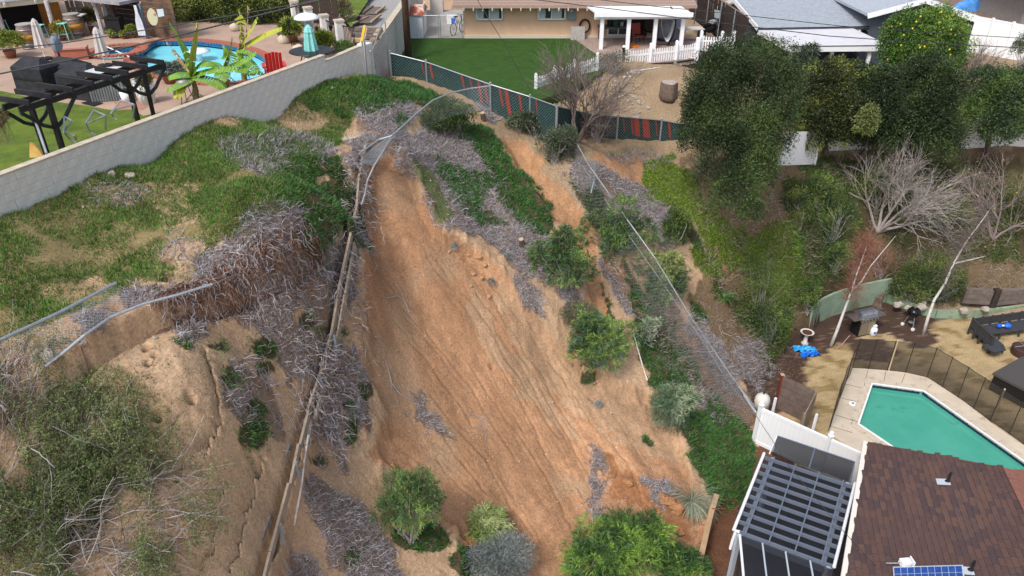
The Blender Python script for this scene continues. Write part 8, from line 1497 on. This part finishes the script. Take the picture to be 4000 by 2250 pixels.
lt = tree('lemon tree dotted with yellow fruit behind the tree row', Vector((A(3590, 260, 38).x, 38, float(H(A(3590, 260, 38).x, 38)))), [(3590, 170, 38, 130, 100), (3510, 130, 38.2, 70, 70), (3670, 120, 38.2, 90, 70), (3600, 250, 37.6, 130, 60), (3540, 210, 37.8, 90, 70), (3700, 200, 38, 80, 70)], 52000, cols_=[(.05, .12, .02), (.08, .17, .03), (.12, .22, .04)], hi=(.2, .3, .05), name='lemon_tree', sd_=7, lump=.5)
p, d, q = shell_points([(tuple(A(3590, 170, 38)), (1.7, 1.4, 1.5)), (tuple(A(3600, 240, 37.6)), (1.7, 1.3, 1.0))], 300, (.93, 1.05)); lem = MB().lathe([(.01, -.05), (.035, -.03), (.045, 0), (.035, .03), (.01, .05)], n=8).mesh('lemon', mat('lemon_yellow', (.60, .48, .04), .6))
for i in range(95):
    o = link('lemon', lem, lt); o.location = Vector(p[i]) - lt.location; o.scale = (1.05, 1.05, 1.05)
bare_tree('small reddish leafless tree beside the white vinyl wall', Vector((A(3790, 235, 41).x, 41, 6.6)), (0, 0, 1), 3.6, .9, M_DKTW, .07, 4, 23, forks=[(-.3, 0, 1), (.2, 0, 1), (.5, 0, 1)], len0=.3)
bush('rounded low hedge in front of the lemon tree', 3330, 340, 110, 60, kind='dense', n=900, seed=51, cols_=[(.04, .07, .02), (.06, .1, .03)], hi=(.14, .18, .03), base_py=420); bush('dark spiky plant beside the grey patio post', 3140, 250, 60, 45, kind='oleander', n=120, seed=52, cols_=[(.06, .09, .05), (.05, .07, .04)], L=(.3, .5), W=(.03, .05), base_py=330)
sheet('side_lawn', [(A(3600, 330, 37).x, 36.2), (34, 36.2), (34, 41), (A(3760, 230, 41).x, 41)], 6.75, M_GRASS, kind='structure', thick=.5)
bush('green shrub at the very right edge by the white wall', 3985, 190, 45, 60, kind='dense', n=260, seed=53, base_py=330)
# ---- pool yard plants
def ybush(label, px, pyb, r, h, cols_, n=2600, pot=None, L=(.05, .12), W=(.02, .04), hi=None, name='potted_plant', z=PZ):
    b = P(px, pyb, z); t = thing(name, label, 'plant', b, group=None); z0 = 0
    if pot: MB().lathe([(pot * .7, 0), (pot, pot * 1.1), (pot * 1.08, pot * 1.2), (pot * .9, pot * 1.15)], n=16).build('pot', M_TERRA, t, smooth=True); z0 = pot
    crown('foliage', t, [((b.x, b.y, b.z + z0 + h * .5), (r, r, h * .5))], n, L, W, cols_, hi, lump=.4); stems('stems', t, b + Vector((0, 0, z0 * .8)), [(b.x + r * .3, b.y, b.z + z0 + h * .7), (b.x - r * .3, b.y, b.z + z0 + h * .8)], .015, M_BARK); return t
YG = [(.16, .22, .03), (.24, .26, .04), (.10, .16, .02)]
ybush('big yellow-green fern in a terracotta pot at the left edge of the patio', 45, 225, .55, .75, YG, 5200, .22); ybush('yellow-green plant with orange flowers by the porch post', 245, 158, .35, .6, YG + [(.5, .22, .03)], 2400, .14); ybush('reddish-tipped plant by the third porch post', 360, 120, .3, .8, [(.12, .16, .04), (.2, .14, .05)], 2200, .14)
ybush('small plant in a pale pot left of the stove', 445, 150, .16, .25, YG, 700, .1); ybush('yellow flower pot in front of the stove', 485, 152, .12, .2, [(.4, .38, .03), (.12, .18, .03)], 600, .09); ybush('green potted plant between the stove and the bottle sign', 520, 148, .22, .4, YG, 1200, .12)
ybush('grey-leaved shrub in a terracotta bowl beside the blue pool', 668, 325, .4, .4, [(.10, .13, .10), (.15, .18, .15)], 3000, .25); ybush('red-leaved spiky plant beside the blue pool', 715, 300, .3, .5, [(.28, .09, .06), (.2, .12, .06), (.12, .14, .05)], 1600, None, (.12, .25), (.012, .02))
ybush('tall yellow-green bulb leaves in a terracotta pot behind the heater', 1142, 165, .32, .55, YG, 1400, .28, (.2, .35), (.03, .05)); ybush('yellow-green leaves in a terracotta pot near the wall end', 1262, 212, .35, .5, YG, 1500, .26, (.2, .32), (.03, .05)); ybush('green spiky plant by the last pillar', 1345, 205, .3, .35, [(.10, .18, .04), (.14, .24, .06)], 900, None, (.15, .3), (.015, .025)); ybush('dry brown grass clump on the far lawn', 1345, 78, .3, .8, [(.22, .17, .10), (.16, .15, .07)], 900, None, (.2, .4), (.015, .025))
sheet('planter_soil', PW([(1075, 120), (1150, 150), (1240, 205), (1290, 235), (1240, 225), (1175, 190), (1090, 150)], PZ), PZ + .03, mat('dark_soil', (.07, .045, .035), .95), kind='structure')
for px, py, r, lb in ((1108, 155, .26, 'smooth pale boulder left of the first terracotta pot'), (1167, 195, .26, 'smooth pale boulder under the turquoise umbrella'), (1232, 218, .2, 'small tan boulder in front of the heater'), (915, 108, .22, 'white stone at the foot of the dark hedge')): blob(MB(), P(px, py, PZ + .14), (r, r * .8, r * .85), px, 12, 9, .12).build('boulder', mat('cream_boulder', (.55, .46, .36), .85, c2=(.45, .37, .28), scale=3), label=lb, cat='boulder', smooth=True)
for px, py, lb in ((1140, 180, 'solar stake light beside the first pot'), (1250, 212, 'solar stake light next to the second pot'), (1303, 205, 'solar stake light between the pot and the last pillar')):
    b = P(px, py, PZ); t = thing('garden_light', lb, 'garden light', b, group='stake lights in the planting bed'); MB().tube([(0, 0, 0), (0, 0, .8)], .015, 5).build('stake', M_DKMETAL, t); MB().lathe([(.03, .8), (.08, .98), (.09, 1.0), (.02, 1.04)], n=10).build('lamp_head', M_DKMETAL, t)
for i, (px, py, Y, r, rz_) in enumerate(((740, 50, 36.5, 100, 70), (840, 40, 36.5, 120, 80), (950, 45, 36, 120, 80), (1045, 40, 36, 100, 70), (1110, 15, 36.5, 70, 60))):
    c = A(px, py, Y); s = zc(c) / F; t = thing('dark_hedge', ['dark hedge clump next to the plank wall', 'dark hedge clump behind the blue pool', 'dark hedge clump with white flowers at its foot', 'dark hedge clump near the patio heater', 'end clump of the dark hedge by the black-stained fence'][i], 'hedge', Vector((c.x, c.y, PZ)), group='dark hedge behind the blue pool')
    crown('foliage', t, [(tuple(c), (r * s, 1.2, rz_ * s / .8)), ((c.x, c.y, PZ + .6), (r * s, 1.1, .7))], 15000, (.06, .13), (.03, .055), [(.04, .065, .015), (.06, .09, .02), (.03, .05, .012)], (.14, .17, .03), f=1.0); stems('trunk', t, (c.x, c.y, PZ), [tuple(c)], .08, M_BARK)
for i, (px, py, hy, zt_) in enumerate(((68, 470, 450, 0), (600, 318, 298, 0))):
    b = solve_up(P(px, [690, 470][i], PZ), py); t = thing('hanging_basket', ['basket of dry trailing plants hanging left of the pergola', 'basket of trailing succulents hanging at the far end of the pergola'][i], 'hanging basket', b); MB().lathe([(.06, -.16), (.17, -.06), (.2, .02)], n=14).build('basket', mat('coir', (.18, .12, .09), .95), t)
    MB().tube([(-.18, 0, 0), (0, 0, .5), (.18, 0, 0)], .006, 4).build('hanger', M_DKMETAL, t); crown('foliage', t, [((b.x, b.y, b.z + .08), (.24, .22, .14))], 900, (.04, .09), (.02, .03), [(.2, .12, .07), (.12, .15, .05)] if i == 0 else [(.25, .26, .04), (.15, .2, .04)])
    n = 60; p = np.tile(np.array(b), (n, 1)) + rng.normal(size=(n, 3)) * [.12, .12, .02]; pts = np.stack([p + [0, 0, -.12 * k] + rng.normal(size=(n, 3)) * .015 for k in range(6)], 1); V, Fc, q = ribbons(pts, rng.uniform(.012, .02, n), unit(rng.normal(size=(n, 3)))); link('trailing_stems', fast_mesh('trailing_stems', V, Fc, m_dry, np.tile([(.22, .22, .10)], (n * q, 1))), t, world=True)
# banana plants: every leaf a part
m_ban = [mat('banana_leaf_%s' % s, c, .5, c2=c2, scale=2.5) for s, c, c2 in (('green', (.12, .26, .03), (.20, .34, .05)), ('yellow', (.42, .42, .04), (.30, .36, .05)), ('dry', (.42, .32, .16), (.28, .2, .1)))]
def ban_leaf(parent, pts, w, mi, tatter=.0):
    mb = MB(); n = 14; P3 = [Vector(p) for p in pts]
    w *= 1.9
    def at(t): a, b, c = P3; return (a * (1 - t) ** 2 + b * 2 * t * (1 - t) + c * t * t)
    for i in range(n):
        t0, t1 = i / n, (i + (1 if random.random() > .45 else .8)) / n; a, b = at(t0), at(t1); d = (b - a).normalized(); s = d.cross(Vector((0, 0, 1)));  s = s.normalized() if s.length > .1 else Vector((1, 0, 0)); w0, w1 = (w * math.sin(math.pi * min(1, .12 + t * .86)) ** .7 for t in (t0, t1))
        for sg in (-1, 1):
            if random.random() < tatter: continue
            k = 1 - random.random() * tatter * .7; dr = Vector((0, 0, -.35 * w)); mb.quad(a, b, b + s * sg * w1 * k + dr, a + s * sg * w0 * k + dr)
    mb.tube([at(t) for t in np.linspace(0, 1, 8)], [.018 * (1 - .8 * t) for t in np.linspace(0, 1, 8)], 4); return mb.build('leaf', m_ban[mi], parent, world=True)
def banana(label, px, pyb, leaves, trunk_py):
    b = P(px, pyb, PZ); top = solve_up(b, trunk_py); t = thing('banana_plant', label, 'banana plant', b, group='banana plants beside the blue pool'); MB().tube([b, b.lerp(top, .5) + Vector((.03, 0, 0)), top], [.1, .08, .05], 9).build('trunk', mat('banana_trunk', (.30, .24, .10), .8, c2=(.15, .11, .05), scale=6), t, world=True)
    for (m_, e_, dy, w, mi, tt_) in leaves: ban_leaf(t, [top, A(*m_, b.y + dy * .5), A(*e_, b.y + dy)], w, mi, tt_)
    for k in range(5): a = b.lerp(top, random.uniform(.3, .8)); e = a + Vector((random.gauss(0, .2), random.gauss(0, .2), -.45)); ban_leaf(t, [a, (a + e) / 2 + Vector((0, 0, .15)), e], .05, 2, .4)
banana('leftmost banana plant, its leaves crossing over the blue pool', 770, 395, [((745, 210), (660, 82), .1, .09, 0, .3), ((745, 200), (770, 82), 0, .16, 1, .0), ((800, 190), (870, 275), .2, .17, 0, .05), ((700, 225), (640, 150), .3, .06, 2, .5), ((700, 270), (655, 300), -.4, .16, 0, 0), ((720, 300), (650, 350), -.6, .17, 0, .05), ((840, 290), (880, 345), -.3, .17, 0, .05), ((850, 250), (930, 265), -.1, .16, 0, 0), ((690, 330), (690, 385), -.7, .12, 1, .1)], 290)
banana('middle banana plant with a yellow upright leaf', 885, 345, [((900, 200), (905, 140), 0, .09, 1, .1), ((920, 230), (870, 170), .2, .14, 0, .05), ((850, 230), (800, 250), -.1, .16, 0, .05), ((940, 240), (1000, 200), .2, .17, 0, .0), ((950, 260), (1010, 275), -.2, .15, 0, .05), ((870, 280), (850, 330), -.5, .15, 0, .1)], 262)
banana('tallest banana plant with tattered yellow leaves', 955, 310, [((950, 130), (930, 35), 0, .16, 1, .35), ((975, 120), (965, 20), .1, .12, 2, .5), ((990, 90), (1005, 65), .2, .14, 1, .05), ((1010, 130), (1100, 105), .3, .17, 1, .05), ((970, 240), (1030, 290), -.4, .13, 0, .05), ((920, 280), (1000, 285), -.5, .12, 0, 0), ((930, 180), (985, 205), -.2, .14, 0, .1)], 190)
kp = thing('small_kettle_grill', 'small dark kettle grill behind the block wall by the banana plants', 'grill', P(735, 405, PZ)); MB().lathe([(.05, .5), (.2, .56), (.24, .66), (.2, .76), (.05, .82)], n=16).build('bowl', mat('dull_silver', (.3, .28, .26), .5, metal=.4), kp, smooth=True)
for a in (0, 2.1, 4.2): MB().tube([(.1 * math.cos(a), .1 * math.sin(a), .56), (.25 * math.cos(a), .25 * math.sin(a), 0)], .012, 4).build('leg', M_DKMETAL, kp)
